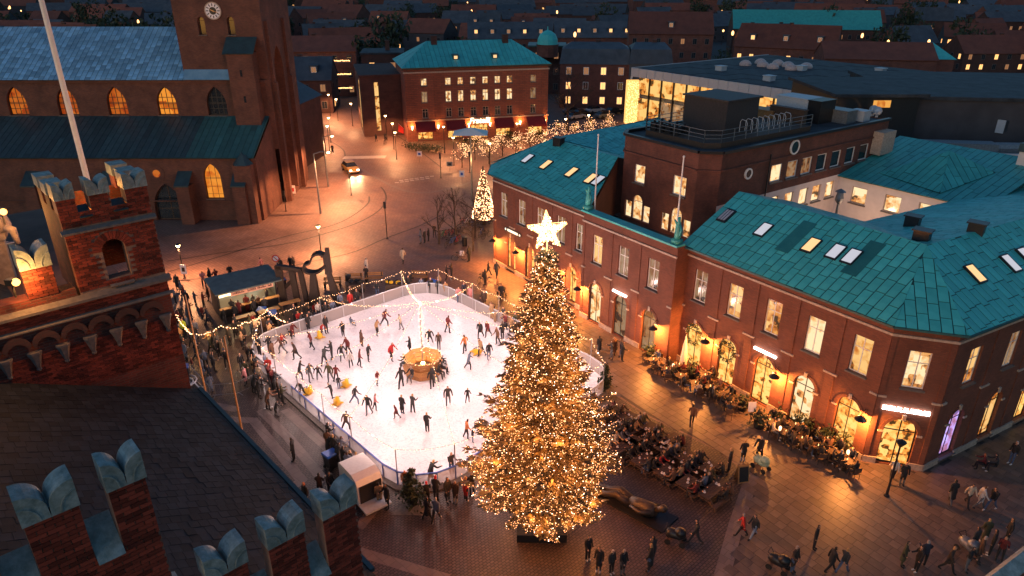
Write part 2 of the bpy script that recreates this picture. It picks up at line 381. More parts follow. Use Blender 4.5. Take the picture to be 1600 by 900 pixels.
def slab_key(q):
    c = FO + FX*((q[0]+q[1])/2) + FY*((q[2]+q[3])/2); dep = c.y*.912+27*.41
    inview = abs(c.x/dep*FPX) < 800 and c.y > 23
    return (0 if inview else 1, dep)
pieces.sort(key=slab_key)
sl_me = {}
rest = MB()
for i, q in enumerate(pieces):
    lx = round(q[1]-q[0], 2); z1 = .016 + rr.uniform(-.003,.003)
    if i < 300:
        if lx not in sl_me:
            b_ = MB(); b_.box(-lx/2,lx/2,-.25,.25,0,.016); me = b_.mesh('paving_slab'); me.materials.append(M['slabs']); sl_me[lx] = me
        c = FO + FX*((q[0]+q[1])/2) + FY*((q[2]+q[3])/2)
        link('paving_slab', sl_me[lx], square, (c.x,c.y,z1-.016), FROT)
    else:
        vs = [FO+FX*a+FY*b for a,b in ((q[0],q[2]),(q[1],q[2]),(q[1],q[3]),(q[0],q[3]))]
        rest.raw([(v.x,v.y,.0) for v in vs]+[(v.x,v.y,z1) for v in vs], [(4,5,6,7),(0,1,5,4),(1,2,6,5),(2,3,7,6),(3,0,4,7)])
o = rest.build('paving_slab_field', M['slabs'], square); stuff(o)

# ------------------------------------------------------------------ ice rink
def rrect(p0,p1,q0,q1,r,step=2.0):
    pts = []
    for (cp,cq,a0) in ((p1-r,q1-r,0),(p0+r,q1-r,90),(p0+r,q0+r,180),(p1-r,q0+r,270)):
        for k in range(5):
            a = R(a0 + 90*k/4); pts.append((cp+r*math.cos(a), cq+r*math.sin(a)))
    out = []
    for i in range(len(pts)):
        a = Vector((*pts[i],0)); b = Vector((*pts[(i+1)%len(pts)],0)); L = (b-a).length; n = max(1, round(L/step))
        for j in range(n): out.append(a + (b-a)*(j/n))
    return [(v.x,v.y) for v in out]
RK = (16.7, 34.9, -49.3, -26.2)
rink = thing('ice_rink', 'large floodlit white ice rink with rounded corners and low fence', 'ice rink', (0,0,0))
mb = MB(); pl = rrect(RK[0]-.35,RK[1]+.35,RK[2]-.35,RK[3]+.35,3.2); mb.prism([(PQ(*p).x,PQ(*p).y) for p in pl], .012, .14); mb.build('platform', M['stone'], rink)
mb = MB(); pl = rrect(*RK,3.0); mb.poly([PQ(*p,.15) for p in pl]); mb.build('ice', M['ice'], rink)
M['acrylic'] = None
m, n, b = new_mat('acrylic'); tr = N(n, 'ShaderNodeBsdfTransparent'); mxs = N(n, 'ShaderNodeMixShader'); mxs.inputs[0].default_value = .45
b.inputs['Base Color'].default_value = (.5,.47,.47,1); b.inputs['Roughness'].default_value = .3
n.links.new(tr.outputs[0], mxs.inputs[1]); n.links.new(b.outputs[0], mxs.inputs[2]); n.links.new(mxs.outputs[0], n.nodes['Material Output'].inputs['Surface']); M['acrylic'] = m
for i in range(len(pl)):
    a = PQ(*pl[i],0); b = PQ(*pl[(i+1)%len(pl)],0); L = (b-a).length; ang = math.atan2(b.y-a.y,b.x-a.x)
    back = pl[i][1] < -40 or pl[i][0] > 30
    mb = MB(); mb.box(.03,L-.03,-.02,.02,.16,1.02 if not back else 1.12); pn = mb.build('fence_panel', M['acrylic'], rink, (a.x,a.y,0), ang)
    mb = MB(); mb.box(0,L,-.04,.04,1.02,1.10); 
    mb.build('rail', M['blue_rail'] if not back else M['pale_metal'], rink, (a.x,a.y,.0 if not back else .1), ang)
    mb = MB(); mb.box(-.03,.03,-.045,.045,.14,1.06); mb.build('fence_post', M['blue_rail'] if not back else M['pale_metal'], rink, (a.x,a.y,0), ang)
# light poles round the rink with garlands
poles = []
per = rrect(*RK,3.0,step=3.6); acc = 0; last = None
sel = []
for i, p in enumerate(per):
    if last is None or (Vector((*p,0))-Vector((*last,0))).length > 3.3: sel.append(p); last = p
def bulbs_on(mb, pts, r=.055, rnd=random):
    for p in pts:
        o = Vector(p)+Vector((rnd.uniform(-.06,.06),rnd.uniform(-.06,.06),rnd.uniform(-.08,.04)))
        mb.raw([o+Vector(d)*r for d in ((1,0,0),(-1,0,0),(0,1,0),(0,-1,0),(0,0,1),(0,0,-1))],[(0,2,4),(2,1,4),(1,3,4),(3,0,4),(2,0,5),(1,2,5),(3,1,5),(0,3,5)])
def sag(a, b, s, n):
    return [a.lerp(b, k/n) - Vector((0,0,s*4*(k/n)*(1-k/n))) for k in range(n+1)]
ctr = PQ(25.4,-37.2,5.9)
def garland(a, b, s, label, grp, step=.20, mat='bulb', r=.031):
    n = max(4, int((b-a).length/step)); pts = sag(a,b,s,n)
    g = thing('light_garland', label, 'string lights', tuple(a), 0, grp)
    mb = MB(); mb.tube([p-a for p in pts[::max(1,n//8)]]+[pts[-1]-a], .008, 4, caps=False); mb.build('cable', M['dark_metal'], g)
    mb = MB(); bulbs_on(mb, [p-a for p in pts], r); stuff(mb.build('bulbs', M[mat], g))
    return g, pts
RING = []
for k, p in enumerate(sel):
    a = PQ(*p,.14); t = thing('light_pole', 'slender steel pole carrying garlands at the edge of the rink', 'pole', (a.x,a.y,.14), 0, 'poles round the rink')
    mb = MB(); mb.tube([(0,0,-.1),(0,0,2.5)], .035, 6); mb.build('post', M['steel'], t)
    mb = MB(); mb.lathe([(.10,0),(.10,.05),(.05,.09)],(0,0,-.12),8); mb.build('base', M['steel'], t); RING.append(PQ(*p,2.62))
for k in range(len(RING)):
    g, pts = garland(RING[k], RING[(k+1)%len(RING)], .20, 'glowing garland strung between neighbouring poles at the rink edge', 'garlands round the rink')
    mid = pts[len(pts)//2]
    lamp('garland_light', tuple(mid - RING[k] + Vector((0,0,.02))), 92, (1,.68,.60), .10, g)
    if k % 2 == 0:
        g2, pts2 = garland(RING[k], ctr, .55, 'glowing garland rising from the rink edge to the tall centre pole', 'garlands over the rink')
        for f in (.35,.7): lamp('garland_light', tuple(pts2[int(len(pts2)*f)] - RING[k] + Vector((0,0,.02))), 160, (1,.68,.60), .10, g2)
t = thing('centre_pole', 'tall pole wrapped in lights rising from the pavilion on the ice', 'pole', (ctr.x,ctr.y,.16))
mb = MB(); mb.tube([(0,0,0),(0,0,5.75)],.06,8); mb.build('post', M['steel'], t)
mb = MB(); bulbs_on(mb, [(.09*math.cos(k*.9),.09*math.sin(k*.9),1.6+k*.07) for k in range(60)], .045); stuff(mb.build('bulbs', M['bulb'], t))
lamp('pole_light', (0,0,5.85), 240, (1,.76,.62), .15, t)
# pavilion bench
pv = thing('bench_pavilion', 'octagonal wooden bench pavilion with flared glowing top on the ice', 'pavilion', (ctr.x,ctr.y,.16), .3)
oct8 = lambda r: [(r*math.cos(R(45*k+22.5)), r*math.sin(R(45*k+22.5))) for k in range(8)]
for k in range(8):
    a0, a1 = R(45*k+22.5), R(45*k+67.5)
    f = lambda r,z: [(r*math.cos(a0),r*math.sin(a0),z),(r*math.cos(a1),r*math.sin(a1),z)]
    mb = MB(); q = f(1.0,.40)+f(1.55,.40)[::-1]; mb.slab([(x,y,.46) for x,y,z in q],.05); mb.build('seat', M['wood'], pv)
    mb = MB(); mb.poly(f(1.42,.03)+f(1.42,.40)[::-1]); mb.build('front_board', M['wood'], pv)
    for j in range(3):
        z0=.48+j*.30; r0=1.02+j*.12; mb = MB(); A=f(r0,z0); B=f(r0+.11,z0+.27); Ci=f(r0+.07,z0+.27); Di=f(r0-.04,z0)
        mb.poly(A+B[::-1]); mb.poly(Di+Ci[::-1]); mb.poly(B+Ci[::-1]); mb.poly(A+Di[::-1]); mb.build('back_board', M['wood'], pv)
mb = MB(); mb.prism(oct8(.95),.05,.36); mb.build('planter', M['wood_dark'], pv)
mb = MB(); mb.ball((0,0,.75),.16); mb.tube([(0,0,.36),(0,0,.7)],.04); mb.build('lantern', M['lamp_glass'], pv)
lamp('lantern_light', (.0,0,1.05), 130, GOLD, .12, pv)
mb = MB(); bulbs_on(mb, [(1.38*math.cos(k*.105),1.38*math.sin(k*.105),1.40) for k in range(60)], .03); stuff(mb.build('rim_bulbs', M['bulb'], pv))
# ------------------------------------------------------------------ facade tools
class Face:
    """a vertical wall plane of a building: x to the right, y into the wall, z up, in the building's own frame"""
    def __init__(s, parent, ox, oy, ang=0.0, oz=0.0): s.p = parent; s.ox, s.oy, s.oz, s.a = ox, oy, oz, ang
    def loc(s, x, y=0, z=0):
        c, n = math.cos(s.a), math.sin(s.a); return (s.ox + c*x - n*y, s.oy + n*x + c*y, z + s.oz)
    def add(s, mb, name, mat, x=0, y=0, z=0, parent=None, **k):
        if parent is None: return mb.build(name, mat, s.p, s.loc(x,y,z), s.a, **k)
        return mb.build(name, mat, parent, (0,0,0), 0, **k)
    def link(s, name, me, x, y, z): return link(name, me, s.p, s.loc(x,y,z), s.a)
def wall_row(mb, x0, x1, z0, z1, ops, dp=.25, y=0.0):
    """ops: (centre, width, bottom, top, kind) kind 0 square, 1 round arch, 2 pointed arch"""
    x = x0
    q = lambda a,b,c,d: mb.poly([(a,y,c),(b,y,c),(b,y,d),(a,y,d)])
    for (cx,w,zb,zt,k) in sorted(ops):
        l, r = cx-w/2, cx+w/2
        if l > x+1e-4: q(x,l,z0,z1)
        if zb > z0+1e-4: q(l,r,z0,zb)
        if k == 0:
            if zt < z1-1e-4: q(l,r,zt,z1)
            out = [(l,zb),(r,zb),(r,zt),(l,zt)]
        else:
            arc = arch_pts(cx, w, zt, k); sp = arc[0][1]; mid = len(arc)//2
            mb.poly([(l,y,z1),(l,y,sp)] + [(a,y,b) for a,b in arc[1:mid+1]] + [(cx,y,z1)])
            mb.poly([(cx,y,z1)] + [(a,y,b) for a,b in arc[mid:]] + [(r,y,z1)])
            out = [(l,zb),(r,zb)] + arc[::-1]
        n = len(out)
        for i in range(n):
            a, b = out[i], out[(i+1)%n]
            if abs(a[0]-b[0])+abs(a[1]-b[1]) > 1e-5: mb.poly([(a[0],y,a[1]),(b[0],y,b[1]),(b[0],y+dp,b[1]),(a[0],y+dp,a[1])])
        x = r
    if x < x1-1e-4: q(x,x1,z0,z1)
def arch_pts(cx, w, zt, k, n=10):
    """from left springing over the crown to right springing"""
    if k == 1:
        r = w/2; return [(cx - r*math.cos(math.pi*i/n), zt-r + r*math.sin(math.pi*i/n)) for i in range(n+1)]
    h = w*.86; out = []
    for i in range(n//2+1):
        a = R(60)*i/(n//2); out.append((cx + w/2 - w*math.cos(a), zt-h + w*math.sin(a)))
    return out + [(2*cx-x, z) for x,z in out[-2::-1]]
_wc = {}
def win_mesh(w, h, kind, nx, rows, fw, fm):
    key = ('f',round(w,2),round(h,2),kind,nx,rows,fw,fm)
    if key in _wc: return _wc[key]
    mb = MB(); t = .07
    if kind == 0:
        mb.box(-w/2,-w/2+fw,0,t,0,h); mb.box(w/2-fw,w/2,0,t,0,h); mb.box(-w/2+fw,w/2-fw,.002,t,0,fw); mb.box(-w/2+fw,w/2-fw,.002,t,h-fw,h)
    else:
        arc = arch_pts(0,w,h,kind); inn = [(x*(1-2*fw/w), z - (fw if abs(x)<w*.4 else 0)) for x,z in arc]
        for i in range(len(arc)-1): mb.raw([(arc[i][0],0,arc[i][1]),(arc[i+1][0],0,arc[i+1][1]),(inn[i+1][0],0,inn[i+1][1]),(inn[i][0],0,inn[i][1])]+[(arc[i][0],t,arc[i][1]),(arc[i+1][0],t,arc[i+1][1]),(inn[i+1][0],t,inn[i+1][1]),(inn[i][0],t,inn[i][1])],[(0,1,2,3),(3,2,6,7)])
        sp = arc[0][1]; mb.box(-w/2,-w/2+fw,0,t,0,sp); mb.box(w/2-fw,w/2,0,t,0,sp); mb.box(-w/2+fw,w/2-fw,.002,t,0,fw); mb.box(-w/2+fw,w/2-fw,.01,t-.01,sp-fw*.4,sp+fw*.4)
    hh = h if kind == 0 else h-.06
    for i in range(1,nx):
        x = -w/2 + w*i/nx; top = hh if kind==0 else min(hh, (h-w/2+math.sqrt(max(0,(w/2)**2-x*x))-.03) if kind==1 else h - abs(x)*1.2 - .05)
        mb.box(x-fw*.4,x+fw*.4,.004,t-.004,fw,top)
    for z in rows: mb.box(-w/2+fw,w/2-fw,.006,t-.006,h*z-fw*.35,h*z+fw*.35)
    me = mb.mesh('window'); me.materials.append(M[fm]); _wc[key] = me; return me
def pane_mesh(w, h, kind, mat):
    key = ('p',round(w,2),round(h,2),kind,mat)
    if key in _wc: return _wc[key]
    mb = MB()
    if kind == 0: mb.poly([(-w/2,.04,0),(w/2,.04,0),(w/2,.04,h),(-w/2,.04,h)])
    else: mb.poly([(-w/2,.04,0),(w/2,.04,0)] + [(x,.04,z) for x,z in arch_pts(0,w,h,kind)[::-1]])
    me = mb.mesh('pane'); me.materials.append(M[mat]); _wc[key] = me; return me
def sill_mesh(w, mat):
    key = ('s',round(w,2),mat)
    if key not in _wc:
        mb = MB(); mb.box(-w/2-.08,w/2+.08,-.22,.05,-.10,-.005); me = mb.mesh('sill'); me.materials.append(M[mat]); _wc[key] = me
    return _wc[key]
def window(f, x, zb, w, h, pane='room', frame='white_paint', kind=0, nx=2, rows=(.68,), fw=.07, dep=.14, sill='stone', name='window'):
    o = f.link(name, win_mesh(w,h,kind,nx,rows,fw,frame), x, dep, zb)
    link('pane', pane_mesh(w,h,kind,pane), o)
    if sill: link('sill', sill_mesh(w,sill), o, (0,-dep+.06,0))
    return o
# ------------------------------------------------------------------ sheet roofs
def clip(poly, a, b, c):
    out = []
    for i in range(len(poly)):
        p, q = poly[i], poly[(i+1)%len(poly)]; dp = a*p[0]+b*p[1]-c; dq = a*q[0]+b*q[1]-c
        if dp <= 0: out.append(p)
        if dp*dq < 0: t = dp/(dp-dq); out.append((p[0]+(q[0]-p[0])*t, p[1]+(q[1]-p[1])*t))
    return out
def sheets(poly, wd, ln, gap=.055, rnd=random, eave=None):
    """cut a 3-d roof plane into staggered sheets running up the slope; returns 3-d polygons"""
    pts = [Vector(p) for p in poly]; nn = Vector((0,0,0))
    for i in range(len(pts)): nn += pts[i].cross(pts[(i+1)%len(pts)])
    nn.normalize()
    if nn.z < 0: nn = -nn
    up = Vector((0,0,1)) - nn*nn.z
    up = up.normalized() if up.length > 1e-4 else Vector((0,1,0))
    uu = up.cross(nn).normalized(); o = pts[0]
    p2 = [((p-o).dot(uu),(p-o).dot(up)) for p in pts]; us = [p[0] for p in p2]; vs = [p[1] for p in p2]
    area = sum(p2[i][0]*p2[(i+1)%len(p2)][1]-p2[(i+1)%len(p2)][0]*p2[i][1] for i in range(len(p2)))
    if area < 0: p2 = p2[::-1]
    out = []; u = min(us)
    while u < max(us):
        v = min(vs) - rnd.random()*ln
        while v < max(vs):
            r = [(u+gap/2,v+gap/2),(u+wd-gap/2,v+gap/2),(u+wd-gap/2,v+ln-gap/2),(u+gap/2,v+ln-gap/2)]
            for i in range(len(p2)):
                a, b = p2[i], p2[(i+1)%len(p2)]; ex, ey = b[0]-a[0], b[1]-a[1]
                r = clip(r, ey, -ex, ey*a[0]-ex*a[1])
                if len(r) < 3: break
            if len(r) >= 3:
                ar = abs(sum(r[i][0]*r[(i+1)%len(r)][1]-r[(i+1)%len(r)][0]*r[i][1] for i in range(len(r))))/2
                if ar > .03: out.append(([o+uu*a+up*b for a,b in r], nn, ar))
            v += ln
        u += wd
    return out
def lay_roof(parent, planes, mat, deck, wd, ln, name='copper_sheet', lift=.03, maxn=300, to_world=None, rnd=random, rname='roof', gap=.055):
    """roof part: deck with sheets; the sheets that show largest are parts, the rest one mass"""
    mb = MB()
    for p in planes: mb.slab(p, .06)
    roof = mb.build(rname, deck, parent)
    al = []
    for p in planes: al += sheets(p, wd, ln, rnd=rnd, gap=gap)
    mw = to_world or (lambda v: v)
    def key(s):
        c = sum(s[0], Vector((0,0,0)))/len(s[0]); w_ = mw(c); d = w_ - Vector((0,0,CAM_H))
        dep = d.y*.912 - d.z*.41
        if dep < 1: return 1e9
        if abs(d.x/dep*FPX) > 830: return 1e8
        return dep / math.sqrt(s[2])
    al.sort(key=key); rest = MB()
    for i, (pl, nn, ar) in enumerate(al):
        tilt = nn*(lift + rnd.uniform(-.008,.008))
        if i < maxn:
            c = sum(pl, Vector((0,0,0)))/len(pl); b = MB(); b.slab([p - c for p in pl], lift*.8)
            b.build(name, mat, roof, c + tilt)
        else: rest.slab([p + tilt for p in pl], lift*.8)
    if rest.f: stuff(rest.build(name + '_field', mat, roof))
    return roof
# ------------------------------------------------------------------ corner building with copper roof
cb = thing('corner_building', 'two storey red brick corner building with turquoise copper roof and arched shops', 'building', FO, FROT)
def cw(v): return FO + FX*v[0] + FY*v[1] + Vector((0,0,v[2]))
ZE, ZR = 9.35, 12.28
Wn = lambda rnd: rnd.choice(['room','room','room_bright','room_dim'])
rw = random.Random(3)
RWx = [-13.6,-10.57,-7.53,-4.51,-1.48]; CEx = [-23.3,-20.27,-17.1]; LWx = [-37.7,-34.75,-31.85,-28.9,-26.3]
fRW = Face(cb, 0, 0); fCE = Face(cb, 0, -1.2); fLW = Face(cb, 0, -.5)
CH0 = (0.0,0.0); CH1 = (2.6,1.96); cha = math.atan2(1.96,2.6); chl = math.hypot(2.6,1.96)
fCH = Face(cb, 0, 0, cha); sda = math.atan2(.993,.1117); fSD = Face(cb, *CH1, sda)
lca = math.atan2(-2.1,2.6); fLC = Face(cb, -42.0, 1.6, lca)
def two_rows(f, x0, x1, arch, wins, zs=4.75, ztop=9.2, aw=1.5, at=3.65, ww=1.15):
    mb = MB(); wall_row(mb, x0, x1, 0, zs, [(x,aw,.30 if k else .05,at,1) for x,k in arch]); wall_row(mb, x0, x1, zs, ztop, [(x,ww,5.4,7.8,0) for x in wins])
    return f.add(mb, 'wall', M['brick_corner'])
two_rows(fRW, -15.2, 0, [(x,0) for x in RWx], RWx); two_rows(fCE, -25.1, -14.95, [(x,0) for x in CEx], CEx, ztop=9.45)
two_rows(fLW, -39.5, -25.1, [(-36.5,1),(-33.4,1),(-30.4,1),(-27.3,1)], LWx)
two_rows(fCH, 0, chl, [(chl/2,0)], [chl/2], aw=1.8, at=3.3); SDx = [2.2,6.2,10.2,14.2,18.2]
two_rows(fSD, 0, 24, [(x,1) for x in SDx], SDx); two_rows(fLC, 0, 3.34, [(1.67,1)], [1.67])
mb = MB(); mb.poly([(-42,1.6,0),(-44.5,24,0),(-44.5,24,9.2),(-42,1.6,9.2)]); mb.build('return_wall', M['brick_corner'], cb); mb = MB(); mb.poly([(-14.95,-1.2,0),(-14.95,0,0),(-14.95,0,9.45),(-14.95,-1.2,9.45)]); mb.build('return_wall', M['brick_corner'], cb); mb = MB(); mb.poly([(-25.1,-1.2,0),(-25.1,-.5,0),(-25.1,-.5,9.45),(-25.1,-1.2,9.45)])
mb.build('return_wall', M['brick_corner'], cb); mb = MB(); mb.poly([(-15.2,0,6.9),(-15.2,5.4,6.9),(-15.2,5.4,12.2),(-15.2,0,9.25)]); mb.build('return_wall', M['brick_corner'], cb); mb = MB(); mb.poly([(-25.12,-.5,6.9),(-28.4,5.35,6.9),(-28.4,5.35,12.2),(-25.12,-.5,9.25)])
mb.build('return_wall', M['brick_corner'], cb)
lit = {-13.6:'room_dim',-10.57:'room',-7.53:'room',-4.51:'room_bright',-1.48:'room',-23.3:'room',-20.27:'room_dim',-17.1:'room_dim'}
for f, xs_ in ((fRW,RWx),(fCE,CEx),(fLW,LWx)):
    for x in xs_: window(f, x, 5.4, 1.15, 2.4, lit.get(x,'room_dim'), sill='stone')
window(fCH, chl/2, 5.4, 1.15, 2.4, 'room_bright')
for i, x in enumerate(SDx): window(fSD, x, 5.4, 1.15, 2.4, 'room' if i == 0 else 'room_dim')
window(fLC, 1.67, 5.4, 1.15, 2.4, 'room_dim')
arm = {-13.6:'room_shop',-10.57:'room_shop',-7.53:'room_shop',-4.51:'room_bright',-1.48:'room_shop',-23.3:'room_bright',-20.27:'room_dim',-17.1:'room_dim'}
for f, xs_ in ((fRW,RWx),(fCE,CEx)):
    for x in xs_: window(f, x, .05, 1.5, 3.6, arm[x], 'dark_metal', 1, 2, (), .06, .2, None, name='shop_window')
for x in (-36.5,-33.4,-30.4,-27.3): window(fLW, x, .3, 1.5, 3.35, 'room_shop', 'dark_metal', 1, 2, (), .06, .2, 'stone', name='shop_window')
window(fCH, chl/2, .05, 1.8, 3.25, 'room_shop', 'dark_metal', 1, 2, (), .08, .2, None, name='shop_door')
for i, x in enumerate(SDx): window(fSD, x, .3, 1.5, 3.35, ['room_violet','room','room_shop','room_dim','room_dim'][i], 'dark_metal', 1, 2, (), .06, .2, 'stone', name='shop_window')
window(fLC, 1.67, .3, 1.5, 3.35, 'room_dim', 'dark_metal', 1, 2, (), .06, .2, 'stone', name='shop_window')
# pilaster strips, ledges, plinth, archivolts
def dress(f, x0, x1, wins, archx, aw=1.5, at=3.65, top=9.2):
    ed = [x0] + [(a+b)/2 for a,b in zip(wins[:-1],wins[1:])] + [x1]
    for i, e in enumerate(ed):
        a = max(x0, e-.28); b = min(x1, e+.28); mb = MB(); mb.box(a,b,-.055,-.002,.45,8.58); f.add(mb, 'pilaster', M['brick_corner'])
        mb = MB(); mb.box(max(x0,e-.45),min(x1,e+.45),-.12,-.003,4.62,4.74); f.add(mb, 'ledge', M['stone_warm'])
    mb = MB(); mb.box(x0-.05,x1+.05,-.11,-.004,8.60,8.74); f.add(mb, 'string_course', M['stone_warm'])
    mb = MB(); mb.box(x0-.1,x1+.1,-.20,-.005,top-.12,top+.02); f.add(mb, 'cornice', M['brick_corner'])
    c = x0
    for a in sorted(archx) + [x1+aw/2]:
        if a-aw/2-c > .2: mb = MB(); mb.box(c,a-aw/2,-.10,-.006,0,.42); f.add(mb, 'plinth', M['stone_warm'])
        c = a+aw/2
    for a in archx:
        mb = MB(); A_ = arch_pts(a,aw+.02,at+.01,1,12); B_ = arch_pts(a,aw+.42,at+.21,1,12)
        for i in range(12): mb.raw([(A_[i][0],-.04,A_[i][1]),(A_[i+1][0],-.04,A_[i+1][1]),(B_[i+1][0],-.04,B_[i+1][1]),(B_[i][0],-.04,B_[i][1]),(B_[i][0],0,B_[i][1]),(B_[i+1][0],0,B_[i+1][1]),(A_[i][0],.0,A_[i][1]),(A_[i+1][0],.0,A_[i+1][1])],[(0,1,2,3),(3,2,5,4),(0,1,7,6)])
        f.add(mb, 'arch_ring', M['brick_corner'])
        mb = MB(); mb.box(a-.10,a+.10,-.11,0,at-.03,at+.32); f.add(mb, 'keystone', M['stone_warm'])
        for s in (-1,1): mb = MB(); mb.box(a+s*(aw/2+.13)-.15,a+s*(aw/2+.13)+.15,-.09,0,at-aw/2-.12,at-aw/2); f.add(mb, 'impost', M['stone_warm'])
dress(fRW,-15.2,0,RWx,RWx); dress(fCE,-25.1,-14.95,CEx,CEx,top=9.45); dress(fLW,-39.5,-25.1,LWx,[-36.5,-33.4,-30.4,-27.3]); dress(fCH,0,chl,[chl/2],[chl/2],1.8,3.3); dress(fSD,0,24,SDx,SDx)
# roof planes
e0 = (-15.4,-.45,ZE); e1 = (.15,-.45,ZE); e2 = (3.05,1.75,ZE); apx = (-1.67,5.35,ZR); rl = (-15.4,5.4,ZR)
sdv = Vector((.1117,.993,0)); e3 = tuple(Vector(e2)+sdv*23); r3 = tuple(Vector(apx)+sdv*20)
inn0 = (-9.4,12.6,10.2); inn1 = (-6.9,34.0,10.2); r3b = tuple(Vector(apx)+sdv*28.5)
planes = [[e0,e1,apx,rl],[e1,e2,apx],[e2,e3,r3,apx],[apx,r3b,inn1,inn0],[rl,apx,inn0,(-15.4,12.6,10.2)]]
g1 = (-25.0,-.95,ZE); g0 = (-39.7,-.95,ZE); gc = (-42.5,1.3,ZE); apl = (-37.8,5.35,ZR); rr0 = (-28.45,5.4,ZR); gb = (-45.2,24,ZE); rb = (-39.2,22,ZR)
inL = (-30.2,12.6,10.2)
planes += [[g0,g1,rr0,apl],[gc,g0,apl],[gb,gc,apl,rb],[rb,apl,inL,(-31.6,22,10.2)],[apl,rr0,(-28.6,12.6,10.2),inL]]
roof = lay_roof(cb, planes, M['copper'], M['seam'], .58, 1.15, to_world=cw, rnd=random.Random(2))
for a, b in ((e0,e1),(e1,e2),(e2,e3),(g0,g1),(gc,g0)):
    mb = MB(); mb.bar(Vector(a)+Vector((0,0,-.06)), Vector(b)+Vector((0,0,-.06)), .16, .12); mb.build('gutter', M['copper_dark'], cb)
# roof lights
def on_slope(x, y, y0=-.45): return ZE + (ZR-ZE)*(y-y0)/(5.4-y0)
sl = math.atan2(ZR-ZE, 5.85)
def rooflight(x, y, mat, y0=-.45, wd=.72, ln=1.25, rz=0.0, z=None):
    o = thing_part('skylight', cb, (x,y,(on_slope(x,y,y0) if z is None else z)+.05), (sl,0,rz))
    return o
def thing_part(name, parent, loc, rot):
    mb = MB(); w2, l2 = .40, .68
    mb.box(-w2,w2,-l2,l2,-.05,.09); o = mb.build(name, M['dark_metal'], parent, loc); o.rotation_euler = rot; return o
for x, y, mt, y0 in [(-11.1,2.8,'skylight',-.45),(-7.45,2.8,'skylight_warm',-.45),(-5.8,2.9,'skylight',-.45),(-4.75,2.92,'skylight',-.45),(-34.5,2.1,'skylight_warm',-.95),(-30.9,2.2,'skylight_warm',-.95),(-28.3,2.2,'skylight_warm',-.95),(-27.4,2.25,'skylight',-.95),(-37.4,2.1,'skylight',-.95)]:
    o = thing_part('skylight', cb, (x,y,on_slope(x,y,y0)+.06), (sl,0,0))
    mb = MB(); mb.box(-.31,.31,-.58,.58,.09,.10); mb.build('pane', M[mt], o)
o = thing_part('roof_vent', cb, (-14.4,2.97,on_slope(0,2.97)+.06), (sl,0,0))
for k in range(3): mb = MB(); mb.box(-.32+k*.22,-.18+k*.22,-.55,.55,.09,.12); mb.build('bar', M['pale_metal'], o)
for t, d, mt in [(4.5,2.75,'skylight_warm'),(8.1,2.7,'skylight'),(10.0,2.8,'skylight'),(15,2.7,'skylight')]:
    p = Vector(e2)+sdv*t + Vector((-.993,.1117,0))*d; o = thing_part('skylight', cb, (p.x,p.y,ZE+(ZR-ZE)*d/5.0+.05), (R(31),0,R(83)))
    mb = MB(); mb.box(-.31,.31,-.58,.58,.09,.10); mb.build('pane', M[mt], o)
for x, y, z in [(-2.6,6.6,12.0),(-1.2,10.5,12.1),(-36.2,4.9,12.0),(-5.5,11.5,11.2)]:
    mb = MB(); mb.box(-.45,.45,-.35,.35,-.3,.7); mb.box(-.55,.55,-.45,.45,.7,.78); mb.build('roof_cowl', M['dark_metal'], cb, (x,y,z), .2)
for x in (-5.3,-10.0): mb = MB(); mb.box(-.5,.5,-1.6,1.6,0,.02); o = mb.build('roof_patch', M['roof_patch'], cb, (x+1.2,3.1,on_slope(0,3.1)+.055)); o.rotation_euler = (sl,0,0)
mb = MB(); mb.box(-.35,.35,-.06,-.02,0,1.3); mb.build('window', M['room'], cb, (-26.6,2.15,8.2), math.atan2(5.85,-3.28)+math.pi)
# central parapet with cap, figures and flagpoles; terrace and brick block behind it
mb = MB()
for k in range(18): x0 = -25.2+k*.575; mb.box(x0,x0+.55,-1.45,-.55,9.46,9.60+.0)
mb.build('parapet_cap', M['copper'], cb)
mb = MB(); mb.prism([(-25.0,-1.0),(-15.3,-1.0),(-15.3,5.29),(-28.3,5.29)],6.8,7.0); mb.build('terrace', M['felt'], cb)
for x in (-24.9,-15.3):
    mb = MB(); mb.box(-.3,.3,-.3,.3,9.6,9.95); mb.tube([(0,0,9.9),(.05,0,10.4),(0,.02,10.9),(.03,0,11.3),(0,0,11.55)],[.22,.26,.20,.10,.12],8); mb.tube([(.15,0,11.0),(.4,-.1,10.7),(.35,-.2,10.3)],[.09,.07,.05],6); mb.tube([(-.15,0,11.0),(-.35,-.05,11.3)],[.09,.05],6)
    mb.build('roof_figure', M['copper_old'], cb, (x,-1.0,0), smooth=True)
for x in (-25.3,-16.4):
    mb = MB(); mb.tube([(0,0,9.2),(0,0,15.4)],[.07,.045],8); mb.ball((0,0,15.45),.09); mb.build('flagpole', M['white_paint'], cb, (x,.1,0))
BX0, BX1, BZ = -28.5, -18.2, 14.45
fBF = Face(cb, 0, 5.3); fBL = Face(cb, BX1, 6.6, R(90))
mb = MB(); wall_row(mb, -27.6,-19.4, 7.0, 10.2, [(-26.7,.85,7.3,8.8,0),(-25.6,1.2,7.3,9.55,1),(-24.5,.85,7.3,8.8,0),(-22.3,.85,7.3,8.8,0),(-21.1,1.2,7.3,9.55,1),(-19.95,.85,7.3,8.8,0)])
wall_row(mb, -27.6,-19.4, 10.2, BZ, [(-25.6,1.25,10.6,12.2,0),(-21.1,1.4,10.6,12.2,0)]); fBF.add(mb, 'wall', M['brick_block'])
for x in (-26.7,-24.5,-22.3,-19.95): window(fBF, x, 7.3, .85, 1.5, 'room_bright', 'white_paint', 0, 1, (), .05, .15, None)
for x in (-25.6,-21.1): window(fBF, x, 7.3, 1.2, 2.25, 'room_bright', 'white_paint', 1, 1, (), .05, .15, None)
